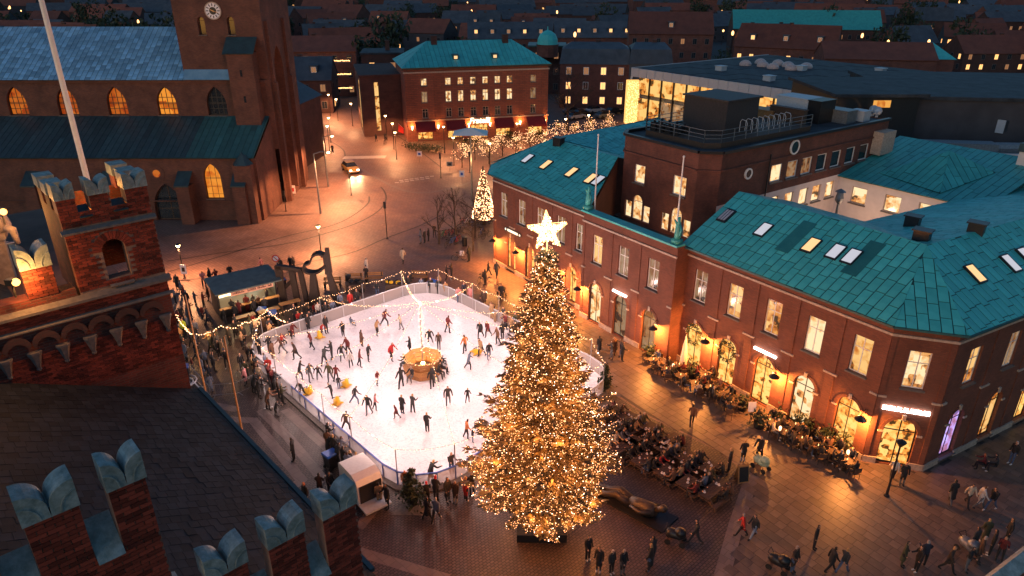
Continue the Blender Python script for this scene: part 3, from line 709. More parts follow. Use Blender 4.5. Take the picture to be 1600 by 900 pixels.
window(fBF, -25.6, 10.6, 1.25, 1.6, 'room_bright', 'white_paint', 0, 1, (), .09, .12); window(fBF, -21.1, 10.6, 1.4, 1.6, 'room_bright', 'white_paint', 0, 1, (), .09, .12)
mb = MB(); mb.poly([(-19.4,5.3,6.9),(BX1,6.6,6.9),(BX1,6.6,BZ),(-19.4,5.3,BZ)]); mb.poly([(-28.5,6.4,6.9),(-27.6,5.3,6.9),(-27.6,5.3,BZ),(-28.5,6.4,BZ)]); mb.poly([(-28.5,30.6,8.3),(-28.5,6.4,8.3),(-28.5,6.4,BZ),(-28.5,30.6,BZ)]); mb.poly([(BX1,30.6,0),(-28.5,30.6,0),(-28.5,30.6,BZ),(BX1,30.6,BZ)])
mb.build('facet_wall', M['brick_block'], cb)
BW = [13.88,16.07,18.15,20.34,22.56,24.84,27.1]
mb = MB(); wall_row(mb, 0, 24, 10.2, BZ, [(y-6.6,1.5,11.05,12.55,0) for y in BW]); fBL.add(mb, 'wall', M['brick_block'])
for i, y in enumerate(BW): window(fBL, y-6.6, 11.05, 1.5, 1.5, 'room_bright' if i == 0 else ('room_dim' if i < 3 else 'glass_dark'), 'white_paint', 0, 1, (), .10, .1)
mb = MB(); wall_row(mb, 0, 17.2, 4, 10.2, [(y-6.6,1.3,8.2,9.7,0) for y in (12.2,14.2,16.3,18.45,20.4,22.5)]); fBL.add(mb, 'court_wall', M['plaster'])
for y in (12.2,14.2,16.3,18.45,20.4,22.5): window(fBL, y-6.6, 8.2, 1.3, 1.5, 'room_bright', 'stone_warm', 0, 1, (), .08, .12)
fCB = Face(cb, BX1, 23.74)
mb = MB(); wall_row(mb, 0, 12.5, 4, 10.1, [(x,1.45,7.9,9.4,0) for x in (2.15,5.25,8.2)]); fCB.add(mb, 'court_wall', M['plaster'])
for x in (2.15,5.25,8.2): window(fCB, x, 7.9, 1.45, 1.5, 'room_bright', 'stone_warm', 0, 1, (), .08, .12)
mb = MB(); mb.box(-17.9,-7,13,23.5,3.8,4.0); mb.build('court_floor', M['felt'], cb)
lamp('terrace_window_fill', (-21.0,3.2,8.6), 60, (1,.5,.2), .3, cb); lamp('court_window_fill', (-10.5,19.5,8.4), 150, (1,.62,.40), .3, cb); lamp('court_window_fill', (-14.5,20.5,7.0), 120, (1,.62,.40), .3, cb)  # added lamps without fittings, standing in for light from the windows
mb = MB(); mb.tube([(0,0,4),(0,0,9.3)],.12,8); mb.lathe([(.1,9.3),(.35,9.6),(.35,9.8),(.25,10.3),(.45,10.35),(.05,10.6)],n=8); mb.build('vent_cowl', M['grey_metal'], cb, (-14.6,18.0,0))
# mouldings, parapet, roof terrace
pth = [(-28.5,30.6),(-28.5,6.4),(-27.6,5.3),(-19.4,5.3),(BX1,6.6),(BX1,30.6)]
for i in range(len(pth)-1):
    a, b = pth[i], pth[i+1]; d = Vector((b[0]-a[0],b[1]-a[1],0)); nn = Vector((d.y,-d.x,0)).normalized()
    for z, t, h in ((13.05,.10,.14),(BZ+.05,.18,.22)):
        mb = MB(); mb.bar(Vector((*a,z))+nn*.03, Vector((*b,z))+nn*.03, t*2, h); mb.build('moulding', M['brick_block'] if z < 14 else M['dark_metal'], cb)
mb = MB(); mb.prism([(x*.985-.35,y+.1) if False else (x,y) for x,y in [(-28.4,30.5),(-28.4,6.5),(-27.55,5.4),(-19.45,5.4),(-18.3,6.7),(-18.3,30.5)]], BZ-.25, BZ-.1); mb.build('flat_roof', M['felt'], cb)
mb = MB(); mb.prism([(-27.2,20),(-27.2,7.4),(-26.8,6.9),(-20.4,6.9),(-19.6,8.0),(-19.6,20)], BZ-.098, BZ+.35); mb.build('roof_deck', M['wood_dark'], cb)
rail = [(-27.2,12),(-27.2,7.4),(-26.8,6.9),(-20.4,6.9),(-19.6,8.0),(-19.6,20)]
for i in range(len(rail)-1):
    a, b = Vector((*rail[i],BZ+.35)), Vector((*rail[i+1],BZ+.35)); n = max(1,int((b-a).length/1.5))
    mb = MB()
    for z in (.35,.65,1.0): mb.bar(a+Vector((0,0,z)), b+Vector((0,0,z)), .04,.04)
    for k in range(n+1): p = a.lerp(b,k/n); mb.bar(p, p+Vector((0,0,1.0)), .05,.05)
    mb.build('railing', M['grey_metal'], cb)
mb = MB(); mb.box(-26.6,-22.0,11.3,15.5,BZ+.35,BZ+2.9); mb.box(-26.8,-21.8,11.1,15.7,BZ+2.9,BZ+3.05); mb.build('stair_house', plain('dark_cladding',(.045,.036,.036),.6), cb)
for k in range(9):
    mb = MB(); a = Vector((-21.5,12.6+k*.75,BZ+.35)); mb.tube([a,a+Vector((0,0,.9)),a+Vector((.15,0,1.1)),a+Vector((.6,0,1.05)),a+Vector((.7,0,.85)),a+Vector((.7,0,0))],.03,5); mb.build('hoop_rail', M['pale_metal'], cb)
for r_ in range(2):
    for k in range(4):
        mb = MB(); mb.box(-.3,.3,-.2,.2,0,.7); mb.ball((0,0,.78),.14); mb.build('roof_planter', M['dark_metal'], cb, (-26.4+k*.85,7.5+r_*.9,BZ+.35))
for (x,y,w_,d_,h_,mt) in [(-24.0,24.5,3.4,2.4,2.0,'pale_metal'),(-21.6,24.4,1.3,2.4,2.0,'dark_metal'),(-20.6,26.2,2.2,1.6,1.1,'grey_metal'),(-25.5,21.0,3.2,1.4,1.0,'wood'),(-22.6,20.8,3.6,.5,1.5,'wood_dark'),(-19.9,28.3,1.4,1.1,.9,'pale_metal')]:
    mb = MB(); mb.box(-w_/2,w_/2,-d_/2,d_/2,0,h_); mb.box(-w_/2-.06,w_/2+.06,-d_/2-.06,d_/2+.06,h_,h_+.08); mb.build('plant_unit', M[mt], cb, (x,y,BZ-.1))
for y, z, r_ in ((15.8,13.75,.5),(10.0,12.35,.33)):
    mb = MB(); mb.tube([(BX1-.05,y,z),(BX1+.10,y,z)], r_,20); o = mb.build('round_window', M['glass_dark'], cb)
    mb = MB(); n=20; vs=[]
    for k in range(n):
        a=2*math.pi*k/n
        for rr_,xx in ((r_,.02),(r_+.13,.02),(r_+.13,.15),(r_,.15)): vs.append((BX1+xx,y+rr_*math.cos(a),z+rr_*math.sin(a)))
    mb.raw(vs,[(4*k+j,4*k+(j+1)%4,4*((k+1)%n)+(j+1)%4,4*((k+1)%n)+j) for k in range(n) for j in range(4)]); mb.build('ring', M['white_paint'], o)
mb = MB(); mb.box(BX1+.02,BX1+1.0,28.2,30.4,11.5,13.6); mb.build('oriel_box', M['stone_warm'], cb)
mb = MB(); mb.tube([(BX1+.12,12.6,5),(BX1+.12,12.6,13.6)],.06,6); mb.build('downpipe', M['dark_metal'], cb)
# courtyard back roofs
A_=(-18.4,23.4,10.1); B_=(-5.6,23.4,10.1); C_=(-5.4,34,12.4); D_=(-18.6,34,12.4)
mb = MB(); lay_roof(cb, [[A_,B_,C_,D_],[D_,C_,(-5.2,44,10.2),(-18.8,44,10.2)],[(-15.5,25.5,10.6),(-9.5,24.2,10.4),(-11.6,29.0,12.9)],[(-9.5,24.2,10.4),(-8.0,30,11.6),(-11.6,29.0,12.9)]], M['copper_old'], M['seam'], .6, 4.0, to_world=cw, rnd=random.Random(8), maxn=60, rname='court_roof')
mb = MB(); mb.box(-.9,.9,-.7,.7,0,1.6); mb.build('chimney', M['plaster'], cb, (-6.6,33.0,11.6)); mb = MB(); mb.box(-1,1,-.8,.8,0,.7); mb.build('chimney_cap', M['lead_dark'], cb, (-6.6,33.0,13.2))
# lamps, signs, wreaths belonging to the facade
def wall_lamp(f, x, z, e=110):
    mb = MB(); mb.tube([(0,0,.55),(0,-.25,.75),(0,-.55,.65),(0,-.6,.35)],.02,6); mb.lathe([(.05,.42),(.12,.34),(.34,.18),(.36,.14)],(0,-.6,0),14)
    o = f.add(mb, 'wall_lamp', M['dark_metal'], x, 0, z-.2)
    mb = MB(); mb.ball((0,-.6,.14),.13,n=10,m=6,sz=.6); mb.build('lamp_bulb', M['lamp_glass'], o)
    lamp('lamp_light', (0,-.66,-.10), e, WARM, .1, o)
for f, x, z in ((fRW,-6.3,3.0),(fRW,-.35,3.05),(fCE,-16.05,2.75),(fCE,-24.9,2.75),(fLW,-34.9,2.7),(fLW,-38.9,2.7),(fRW,-12.1,3.0),(fLW,-29.0,2.7)): wall_lamp(f, x, z, 760 if f is not fRW else 760)
for f, x, z, L in ((fRW,-7.55,4.05,1.7),(fCE,-20.3,3.92,1.5)):
    mb = MB(); mb.tube([(-L/2,-.14,0),(L/2,-.14,0)],.10,10); o = f.add(mb, 'light_sign', M['tube_sign'], x, 0, z)
mb = MB(); rs = random.Random(4); x = -1.25
while x < 1.25:
    w_ = rs.choice([.10,.13,.16]); h_ = .26
    mb.box(x,x+w_*.35,-.12,-.06,0,h_); mb.box(x+w_*.35,x+w_,-.12,-.06,0,.06)
    if rs.random() < .7: mb.box(x+w_*.35,x+w_,-.119,-.06,h_-.06,h_)
    if rs.random() < .6: mb.box(x+w_*.7,x+w_,-.118,-.06,.06,h_-.06)
    x += w_+.035
fCH.add(mb, 'light_sign', M['lamp_white'], chl/2, 0, 3.85)
mb = MB(); mb.box(-1.2,1.2,-.10,-.03,-.2,.2); 
for s in (-1,1): mb.tube([(s*1.2,-.10,0),(s*1.2,-.03,0)],.2,12)
o = fLW.add(mb, 'shop_sign', M['dark_metal'], -36.1, 0, 4.3)
mb = MB(); mb.box(-.85,.85,-.115,-.10,-.12,.12); mb.build('sign_face', emit('sign_cream',(1,.74,.48),1.4), o)
mb = MB()
for s in (-1,1): mb.tube([(s*1.17,-.115,0),(s*1.17,-.10,0)],.12,12)
mb.build('sign_disc', emit('sign_cream2',(1,.8,.6),1.0), o)
def leaf_cloud(mb, pts, size, rnd, mi=None):
    for p in pts:
        a = Vector((rnd.gauss(0,1),rnd.gauss(0,1),rnd.gauss(0,1))).normalized(); b = a.orthogonal().normalized(); b.rotate(Matrix.Rotation(rnd.random()*6.28,3,a)); c = a.cross(b); s = size*rnd.uniform(.6,1.3)
        p = Vector(p); mb.poly([p-b*s*.5, p+c*s*.28, p+b*s*.5, p-c*s*.28], mi)
for x in (-13.6,-10.57):
    rw2 = random.Random(x); mb = MB(); pts = []
    for k in range(330):
        a = rw2.random()*6.283; r_ = .72+rw2.gauss(0,.09); pts.append((r_*math.cos(a)*.85, -.15+rw2.gauss(0,.06), r_*math.sin(a)))
    leaf_cloud(mb, pts, .17, rw2); o = fRW.add(mb, 'wreath', M['leaf_dark'], x, 0, 2.75)
    mb = MB(); bulbs_on(mb, [(p[0],p[1]-.12,p[2]) for p in pts[:22]], .018); stuff(mb.build('bulbs', M['bulb_dim'], o))
# ------------------------------------------------------------------ cathedral
ch = thing('cathedral', 'long brick cathedral with blue lead roof, pointed glowing windows and clock tower', 'church', (-40,80,0))
fA = Face(ch, 0, 0); fC = Face(ch, 0, 7.0)
mb = MB(); wall_row(mb, -46, 10.2, 0, 7.6, [(4.8,2.0,2.7,6.9,2),(-.9,3.6,.02,4.5,2)], .5); fA.add(mb, 'aisle_wall', M['brick_church'])
for x in (4.8,): window(fA, x, 2.7, 2.0, 4.2, 'church_glass_bright' if x>0 else 'church_glass', 'dark_metal', 2, 3, (.12,.34,.56), .05, .3, 'stone')
window(fA, -.9, .02, 3.6, 4.45, 'glass_dark', 'wood_dark', 2, 2, (), .12, .45, None, name='portal')
mb = MB(); mb.tube([(-1.6,-.05,5.75),(-1.6,.2,5.75)],.95,20); o = mb.build('round_window', M['brick_church'], ch)
mb = MB(); mb.tube([(-1.6,-.08,5.75),(-1.6,-.06,5.75)],.45,12); mb.build('pane', M['church_glass'], o)
for x in (1.75,8.3,-7,-16,-25):
    mb = MB(); mb.box(x-.75,x+.75,-1.6,-.002,0,4.6); mb.build('buttress', M['brick_church'], ch)
    mb = MB(); mb.raw([(x-.85,-1.75,4.55),(x+.85,-1.75,4.55),(x+.85,0,5.9),(x-.85,0,5.9),(x-.85,-1.75,4.7),(x+.85,-1.75,4.7),(x+.85,0,6.05),(x-.85,0,6.05)],[(4,5,6,7),(0,1,5,4),(1,2,6,5),(3,0,4,7)]); mb.build('buttress_cap', M['lead_dark'], ch)
for z in (2.35,7.35): mb = MB(); mb.box(-46,10.2,-.14,-.004,z,z+.16); mb.build('string_course', M['brick_church'], ch)
CWn = [3.9,-2.2,-8.3,-14.4,-20.5,-26.6]
mb = MB(); wall_row(mb, -46, 10.2, 10.6, 15.4, [(x,2.4,11.2,14.6,2) for x in CWn], .45); fC.add(mb, 'clerestory_wall', M['brick_church'])
for i, x in enumerate(CWn): window(fC, x, 11.2, 2.4, 3.4, 'brick_pane' if False else ('glass_dark' if i==0 else ('church_glass_bright' if i==1 else 'church_glass')), 'dark_metal', 2, 4, (.22,.44,.62), .10, .35, 'stone')
mb = MB(); mb.box(-46,10.2,6.75,6.99,15.1,15.4); mb.build('cornice', M['brick_church'], ch)
to = lambda v: Vector((-40,80,0))+v
lay_roof(ch, [[(-46,6.5,15.45),(.6,6.5,15.45),(.6,15,20.9),(-46,15,20.9)]], M['lead'], M['lead_dark'], .62, .95, 'lead_sheet', to_world=to, rnd=random.Random(6))
lay_roof(ch, [[(2.2,-.35,7.65),(10.1,-.35,7.65),(10.1,6.98,11.1),(2.2,6.98,11.1)]], M['copper_dark'], M['seam'], .7, 9, 'lead_sheet', to_world=to, rnd=random.Random(7), rname='aisle_roof')  # lit right end of the aisle roof, its light put into a lighter greener material
lay_roof(ch, [[(-46,-.35,7.65),(2.2,-.35,7.65),(2.2,6.98,11.1),(-46,6.98,11.1)]], M['lead_dark'], M['seam'], .7, 9, 'lead_sheet', to_world=to, rnd=random.Random(9), rname='aisle_roof')  # unlit stretch of the same aisle roof, given a darker material
mb = MB(); mb.poly([(-46,15,20.9),(.6,15,20.9),(.6,24,15),(-46,24,15)]); mb.build('rear_roof', M['lead'], ch)
mb = MB(); mb.poly([(10.2,0,0),(10.2,7.25,0),(10.2,7.25,11.0),(10.2,0,7.6)]); mb.poly([(10.2,7.0,7),(10.72,7.2,7),(10.72,7.2,15.4),(10.2,7.0,15.4)]); mb.build('end_wall', M['brick_church'], ch)
# clock tower
fT = Face(ch, 0, 7.2)
mb = MB(); wall_row(mb, .5, 10.7, 15.3, 20.4, []); wall_row(mb, .5, 10.7, 20.4, 40, [(3.6,.85,20.5,22.5,1),(7.05,.85,20.5,22.5,1)], .5); fT.add(mb, 'tower_wall', M['brick_church'])
for x in (3.6,7.05): window(fT, x, 20.5, .85, 2.0, 'glass_dark', 'brick_church', 1, 1, (), .05, .35, 'stone', name='belfry_light')
mb = MB(); mb.poly([(.5,7.2,0),(.5,16,0),(.5,16,40),(.5,7.2,40)])
mb.build('tower_side', M['brick_church'], ch)
fTS = Face(ch, 10.7, 7.2, R(90))
mb = MB(); wall_row(mb, 0, 11, 0, 40, [(4.2,3.4,.5,19.0,2)], 1.2); fTS.add(mb, 'tower_wall', M['brick_church'])
mb = MB(); mb.poly([(2.5,1.2,.5),(5.9,1.2,.5),(5.9,1.2,19.2),(2.5,1.2,19.2)]); fTS.add(mb, 'niche_wall', M['brick_church'])
for x in (1.0,7.6): mb = MB(); mb.box(x-.35,x+.35,-.55,-.002,0,15); mb.box(x-.25,x+.25,-.35,-.001,15,22); fTS.add(mb, 'buttress', M['brick_church'])
mb = MB(); mb.box(6.6,9.6,5.3,7.19,8,18.6); mb.build('stair_turret', M['brick_church'], ch)
mb = MB(); mb.slab([(6.3,5.0,18.6),(9.9,5.0,18.6),(9.9,7.18,20.3),(6.3,7.18,20.3)],.1); mb.build('turret_roof', M['lead_dark'], ch)
mb = MB(); mb.slab([(.6,6.4,15.5),(6.59,6.4,15.5),(6.59,7.18,16.6),(.6,7.18,16.6)],.08); mb.build('strip_roof', M['lead'], ch)
for x, z in ((8.1,13.0),(8.2,9.5),(8.1,16.0)): mb = MB(); mb.box(x-.13,x+.13,5.26,5.295,z,z+.75); mb.build('slit', M['glass_dark'], ch)
clk = MB(); clk.tube([(5.25,7.16,23.15),(5.25,7.08,23.15)],.88,28); c0 = clk.build('clock_face', M['sign_white'], ch)
mb = MB(); mb.tube([(5.25,7.079,23.15),(5.25,7.07,23.15)],.42,20)
for k in range(12):
    a = R(30*k); mb.bar((5.25+.52*math.sin(a),7.07,23.15+.52*math.cos(a)),(5.25+.80*math.sin(a),7.07,23.15+.80*math.cos(a)),.02,.10,up=(math.cos(a),0,-math.sin(a)))
mb.build('numeral_ring', M['dark_metal'], c0)
mb = MB(); mb.bar((5.35,7.055,23.05),(4.95,7.055,23.3),.02,.07); mb.bar((5.15,7.05,23.22),(5.85,7.05,22.9),.02,.05); mb.build('clock_hands', plain('clock_gold',(.6,.3,.1),.4), c0)
mb = MB(); n=28; vs=[]
for k in range(n):
    a=2*math.pi*k/n
    for r_,y in ((.86,7.17),(.98,7.17),(.98,7.05),(.86,7.05)): vs.append((5.25+r_*math.cos(a),y,23.15+r_*math.sin(a)))
mb.raw(vs,[(4*k+j,4*k+(j+1)%4,4*((k+1)%n)+(j+1)%4,4*((k+1)%n)+j) for k in range(n) for j in range(4)]); mb.build('clock_rim', M['stone_warm'], c0)
mb = MB(); mb.box(7.9,9.9,-1.3,-.005,0,7.0); mb.build('corner_turret', M['brick_church'], ch)
mb = MB(); mb.lathe([(1.2,7.0),(.0,8.4)],(8.9,-.5,0),6); mb.build('turret_roof', M['lead_dark'], ch)
# brick house wall beside the street behind the tower
a_ = Vector((-32.6,97,0)); b_ = Vector((-30.6,114,0)); ang = math.atan2(b_.y-a_.y,b_.x-a_.x)
sw = thing('street_house', 'windowless dark brick house end wall carrying a white notice beside the street', 'building', a_, ang)
mb = MB(); mb.box(0,17.1,0,12,0,9.6); mb.build('wall', M['brick_dark'], sw)
mb = MB(); mb.raw([(-.3,-.3,9.5),(17.4,-.3,9.5),(17.4,12.3,9.5),(-.3,12.3,9.5),(-.3,6,13),(17.4,6,13)],[(0,1,5,4),(2,3,4,5),(3,0,4),(1,2,5)]); mb.build('roof', M['tile_dark'], sw)
sg = thing('notice_board', 'white notice with dark drawing and blue strip fixed to brick wall', 'sign', (-31.75,104.2,2.9), ang)
mb = MB(); mb.box(-.75,.75,-.10,-.02,0,1.25,0); mb.box(-.75,.75,-.10,-.02,1.35,3.0,0); mb.build('panel', M['sign_white'], sg)
mb = MB(); mb.raw([(-.4,-.11,2.0),(0,-.11,1.7),(.5,-.11,2.05),(.1,-.11,2.35)],[(0,1,2,3)]); mb.box(-.2,.0,-.108,-.101,1.35,1.75); mb.box(-.5,.4,-.108,-.101,2.62,2.72); mb.box(-.45,-.2,-.108,-.101,.2,.4); mb.box(.2,.45,-.108,-.101,.35,.55); mb.build('mark', plain('notice_ink',(.03,.03,.06),.6), sg)
# ------------------------------------------------------------------ town hall
HC = Vector((-13.1,24.35,0))
th = thing('town_hall', 'dark gothic brick town hall with copper capped swallowtail battlements and slate roof', 'town hall', HC, PQROT)
HX = Vector((.735,.678,0)); HY = Vector((-.678,.735,0))
def hw(v): return HC + HX*v[0] + HY*v[1] + Vector((0,0,v[2]))
BR = []        # bricks: (x, y, z, len, depth axis)
def brick_face(x0, x1, z0, z1, y, holes=()):
    """real bricks in running bond on a front face, standing proud of the mortar"""
    z = z0; row = 0
    while z < z1 - .06:
        x = x0 - (.15 if row % 2 else 0)
        while x < x1:
            a, b = max(x, x0), min(x+.29, x1)
            if b - a > .05:
                hit = False
                for (hx0,hx1,hz0,hz1,arch) in holes:
                    cx = (hx0+hx1)/2; r_ = (hx1-hx0)/2
                    if arch and z+.1 > hz1-r_:
                        if (abs((a+b)/2-cx)**2 + max(0,z-(hz1-r_))**2)**.5 < r_+ .30 and z < hz1+.32 and abs((a+b)/2-cx) < r_+.3: hit = True
                    elif b > hx0 and a < hx1 and z+.09 > hz0 and z < hz1: hit = True
                if not hit: BR.append((a+.006,b-.006,z+.006,min(z+.094,z1),y))
            x += .30
        z += .10; row += 1
def swallow(name, x0, x1, z, y0, y1, h=.62, mat='copper_cap'):
    cx = (x0+x1)/2; hw_ = (x1-x0)/2 + .025; n = 7; prof = [(-hw_,0)]
    prof += [(-hw_ + hw_*math.sin(R(90)*k/n)*.97, .22 + (h-.22)*math.cos(R(90)*k/n)) for k in range(n+1)]
    prof += [(-a,b) for a,b in prof[:0:-1]] + [(hw_,0)]
    mb = MB(); m = len(prof)
    F = [(cx+a,y0-.05,z+b) for a,b in prof]; B = [(cx+a,y1+.05,z+b) for a,b in prof]
    mid = m//2
    mb.poly(F[:mid]+[(cx,y0-.05,z)]); mb.poly([(cx,y0-.05,z)]+F[mid:]); mb.poly([(cx,y1+.05,z)]+B[:mid][::-1]); mb.poly(B[mid:][::-1]+[(cx,y1+.05,z)])
    for i in range(m-1): mb.poly([F[i],F[i+1],B[i+1],B[i]])
    o = mb.build('battlement_cap', M[mat], th)
    for s in (-1,1):
        for rr_ in (.64,):
            mb = MB(); pts = [(cx+s*(-hw_+hw_*rr_*math.sin(R(90)*k/8)), y0-.056-(rr_-.6)*.1, z+.02+(h-.05)*rr_*math.cos(R(90)*k/8)) for k in range(9)]
            mb.tube(pts,.018,4); mb.build('cap_rib', M['copper_cap'], o)
    return o
# near gable: low part and high part
GY = -13.8
LOW = ((-1.26,-.33),(-2.67,-1.76),(-4.08,-3.19)); HIGH = ((-5.40,-4.73),(-6.78,-5.90),(-8.2,-7.33))
mb = MB(); mb.box(-4.7,-.33,GY+.02,GY+.45,8,13.1); mb.box(-9.5,-4.72,GY+.03,GY+.45,8,16.6)
for x0,x1 in LOW: mb.box(x0,x1,GY+.021,GY+.449,13.1,14.72)
for x0,x1 in HIGH: mb.box(x0,x1,GY+.031,GY+.449,16.6,18.0)
mb.build('gable_wall', M['mortar'], th)
brick_face(-4.7,-.33,12.0,13.1,GY); brick_face(-8.2,-4.73,15.2,16.6,GY)
for x0,x1 in LOW: brick_face(x0,x1,13.1,14.70,GY); swallow('cap',x0,x1,14.72,GY,GY+.45)
for x0,x1 in HIGH: brick_face(x0,x1,16.6,18.0,GY); swallow('cap',x0,x1,18.0,GY,GY+.45)
for x0,x1,z in ((-1.76,-1.26,13.1),(-3.19,-2.67,13.1),(-4.7,-4.08,13.1),(-5.90,-5.40,16.6),(-7.33,-6.78,16.6)):
    mb = MB(); mb.slab([(x0+.01,GY-.12,z-.05),(x1-.01,GY-.12,z-.05),(x1-.01,GY+.55,z+.62),(x0+.01,GY+.55,z+.62)],.05); mb.build('gap_flashing', M['copper_cap'], th)
# far gable wall with turret
mb = MB(); mb.box(-14,-.02,.02,.7,9,16.4); mb.box(-14,-3.0,.021,.7,16.4,16.95); mb.box(-4.4,-3.5,.022,.7,16.95,18.0); mb.box(-7.2,-6.2,.022,.7,16.95,18.0)
mb.build('gable_wall', M['brick_hall'], th); swallow('cap',-4.4,-3.5,18.0,.0,.7,.75); swallow('cap',-7.2,-6.2,18.0,.0,.7,.75)
brick_face(-4.4,-3.5,16.95,17.95,0)
tw = MB(); wall_row(tw,-2.9,-.02,16.45,19.6,[(-1.53,.76,16.98,18.42,1)],.45,.02); tw.box(-2.9,-2.32,.021,.6,19.6,20.1); tw.box(-1.9,-1.25,.021,.6,19.6,20.1); tw.box(-.76,-.02,.021,.6,19.6,20.1)
tw2 = MB(); tw2.poly([(-2.9,.02,16.45),(-2.9,2.9,16.45),(-2.9,2.9,19.6),(-2.9,.02,19.6)]); tw2.poly([(-.02,.02,16.45),(-.02,2.9,16.45),(-.02,2.9,19.6),(-.02,.02,19.6)]); tw2.poly([(-2.9,2.9,16.45),(-.02,2.9,16.45),(-.02,2.9,19.6),(-2.9,2.9,19.6)])
for y0 in (1.0,2.2):
    for x0,x1 in ((-2.9,-2.45),(-.5,-.02)): tw2.box(x0,x1,y0,y0+.7,19.6,20.1)
tw.build('turret_wall', M['mortar'], th); tw2.build('turret_side', M['brick_hall'], th)
brick_face(-2.9,-.02,16.75,18.85,0,[(-1.91,-1.15,16.98,18.42,True)]); brick_face(-2.9,-.02,19.1,19.6,0)
for x0,x1 in ((-2.9,-2.32),(-1.9,-1.25),(-.76,-.02)): brick_face(x0,x1,19.6,20.1,0); swallow('cap',x0,x1,20.1,0,.6,.55)
for y0 in (1.0,2.2):
    for x0,x1 in ((-2.9,-2.45),(-.5,-.02)):
        mb = MB(); mb.box(x0-.05,x1+.05,y0-.03,y0+.73,20.1,20.5); mb.build('battlement_cap', M['copper_cap'], th)
for x0,x1 in ((-2.32,-1.9),(-1.25,-.76)):
    mb = MB(); mb.slab([(x0+.01,-.08,19.42),(x1-.01,-.08,19.42),(x1-.01,.6,19.68),(x0+.01,.6,19.68)],.04); mb.build('gap_flashing', M['lead_dark'], th)
mb = MB(); mb.box(-2.86,-.06,.3,2.86,18.9,19.0); mb.build('turret_floor', M['wood'], th)
# voussoirs of the turret arch
for k in range(15):
    a = R(6+168*k/14); c = Vector((-1.53,0,18.04)); u = Vector((math.cos(a),0,math.sin(a))); t_ = Vector((-u.z,0,u.x))*.037
    mb = MB(); A0=c+u*.39;A1=c+u*.68; q=[A0-t_,A1-t_*1.6,A1+t_*1.6,A0+t_]; mb.raw([(p.x,-.012,p.z) for p in q]+[(p.x,.05,p.z) for p in q],[(0,1,2,3),(0,4,5,1),(1,5,6,2),(2,6,7,3),(3,7,4,0)]); mb.build('arch_brick', M['brick_piece'], th)
mb = MB(); mb.slab([(-1.93,-.12,16.72),(-1.13,-.12,16.72),(-1.13,.4,17.0),(-1.93,.4,17.0)],.06); mb.build('sill', M['stone'], th)
for x0, x1, z, h, d in ((-3.0,.06,18.88,.17,.12),(-14,.1,16.42,.24,.16),(-14,.06,15.85,.12,.08)):
    mb = MB(); mb.raw([(x0,-d,z),(x1,-d,z),(x1,.02,z),(x0,.02,z),(x0,-d,z+h*.4),(x1,-d,z+h*.4),(x1,.02,z+h),(x0,.02,z+h)],[(0,1,5,4),(4,5,6,7),(1,2,6,5),(0,4,7,3),(0,3,2,1)]); mb.build('ledge', M['stone'], th)
for k in range(9):
    x = -.37-.87*k
    mb = MB(); mb.lathe([(.05,-.72),(.09,-.66),(.07,-.6),(.17,-.2),(.23,-.05),(.23,.03)],(x,-.03,15.05),6,sy=.8); mb.build('console', M['stone'], th)
    mb = MB(); A_ = arch_pts(x-.435,.62,15.52,1,8); B_ = arch_pts(x-.435,.86,15.78,1,8)
    for i in range(8): mb.raw([(A_[i][0],-.1,A_[i][1]),(A_[i+1][0],-.1,A_[i+1][1]),(B_[i+1][0],-.1,B_[i+1][1]),(B_[i][0],-.1,B_[i][1]),(A_[i][0],.02,A_[i][1]),(A_[i+1][0],.02,A_[i+1][1])],[(0,1,2,3),(0,4,5,1)])
    mb.build('corbel_arch', M['brick_dark'], th)
brick_face(-5.6,-.02,13.2,14.9,0); brick_face(-5.6,-.02,15.98,16.4,0)
# bricks out to the scene: the 300 that show largest are parts
def bkey(b):
    c = hw(Vector(((b[0]+b[1])/2, b[4], b[2]))); d = c - Vector((0,0,CAM_H)); dep = d.y*.912-d.z*.41; px = 800+FPX*d.x/dep; py = 450-FPX*(d.y*.41+d.z*.912)/dep
    return (0 if -5 < px < 1600 and py < 905 else 1, dep)
BR.sort(key=bkey); bc = {}; rest = MB(); rb_ = random.Random(12)
for i, (a,b,z0,z1,y) in enumerate(BR):
    pr = rb_.uniform(0,.012)
    if i < 300:
        k = (round(b-a,2), round(z1-z0,3))
        if k not in bc:
            m_ = MB(); m_.raw([(-k[0]/2,0,0),(k[0]/2,0,0),(k[0]/2,.03,0),(-k[0]/2,.03,0),(-k[0]/2,0,k[1]),(k[0]/2,0,k[1]),(k[0]/2,.03,k[1]),(-k[0]/2,.03,k[1])],[(0,1,5,4),(4,5,6,7),(3,2,1,0),(1,2,6,5),(3,0,4,7)]); me = m_.mesh('brick'); me.materials.append(M['brick_piece']); bc[k] = me
        link('brick', bc[k], th, ((a+b)/2, y-pr, z0))
    else: rest.raw([(a,y-pr,z0),(b,y-pr,z0),(b,y+.03,z0),(a,y+.03,z0),(a,y-pr,z1),(b,y-pr,z1),(b,y+.03,z1),(a,y+.03,z1)],[(0,1,5,4),(4,5,6,7),(3,2,1,0),(1,2,6,5),(3,0,4,7)])
stuff(rest.build('brickwork', M['brick_piece'], th))
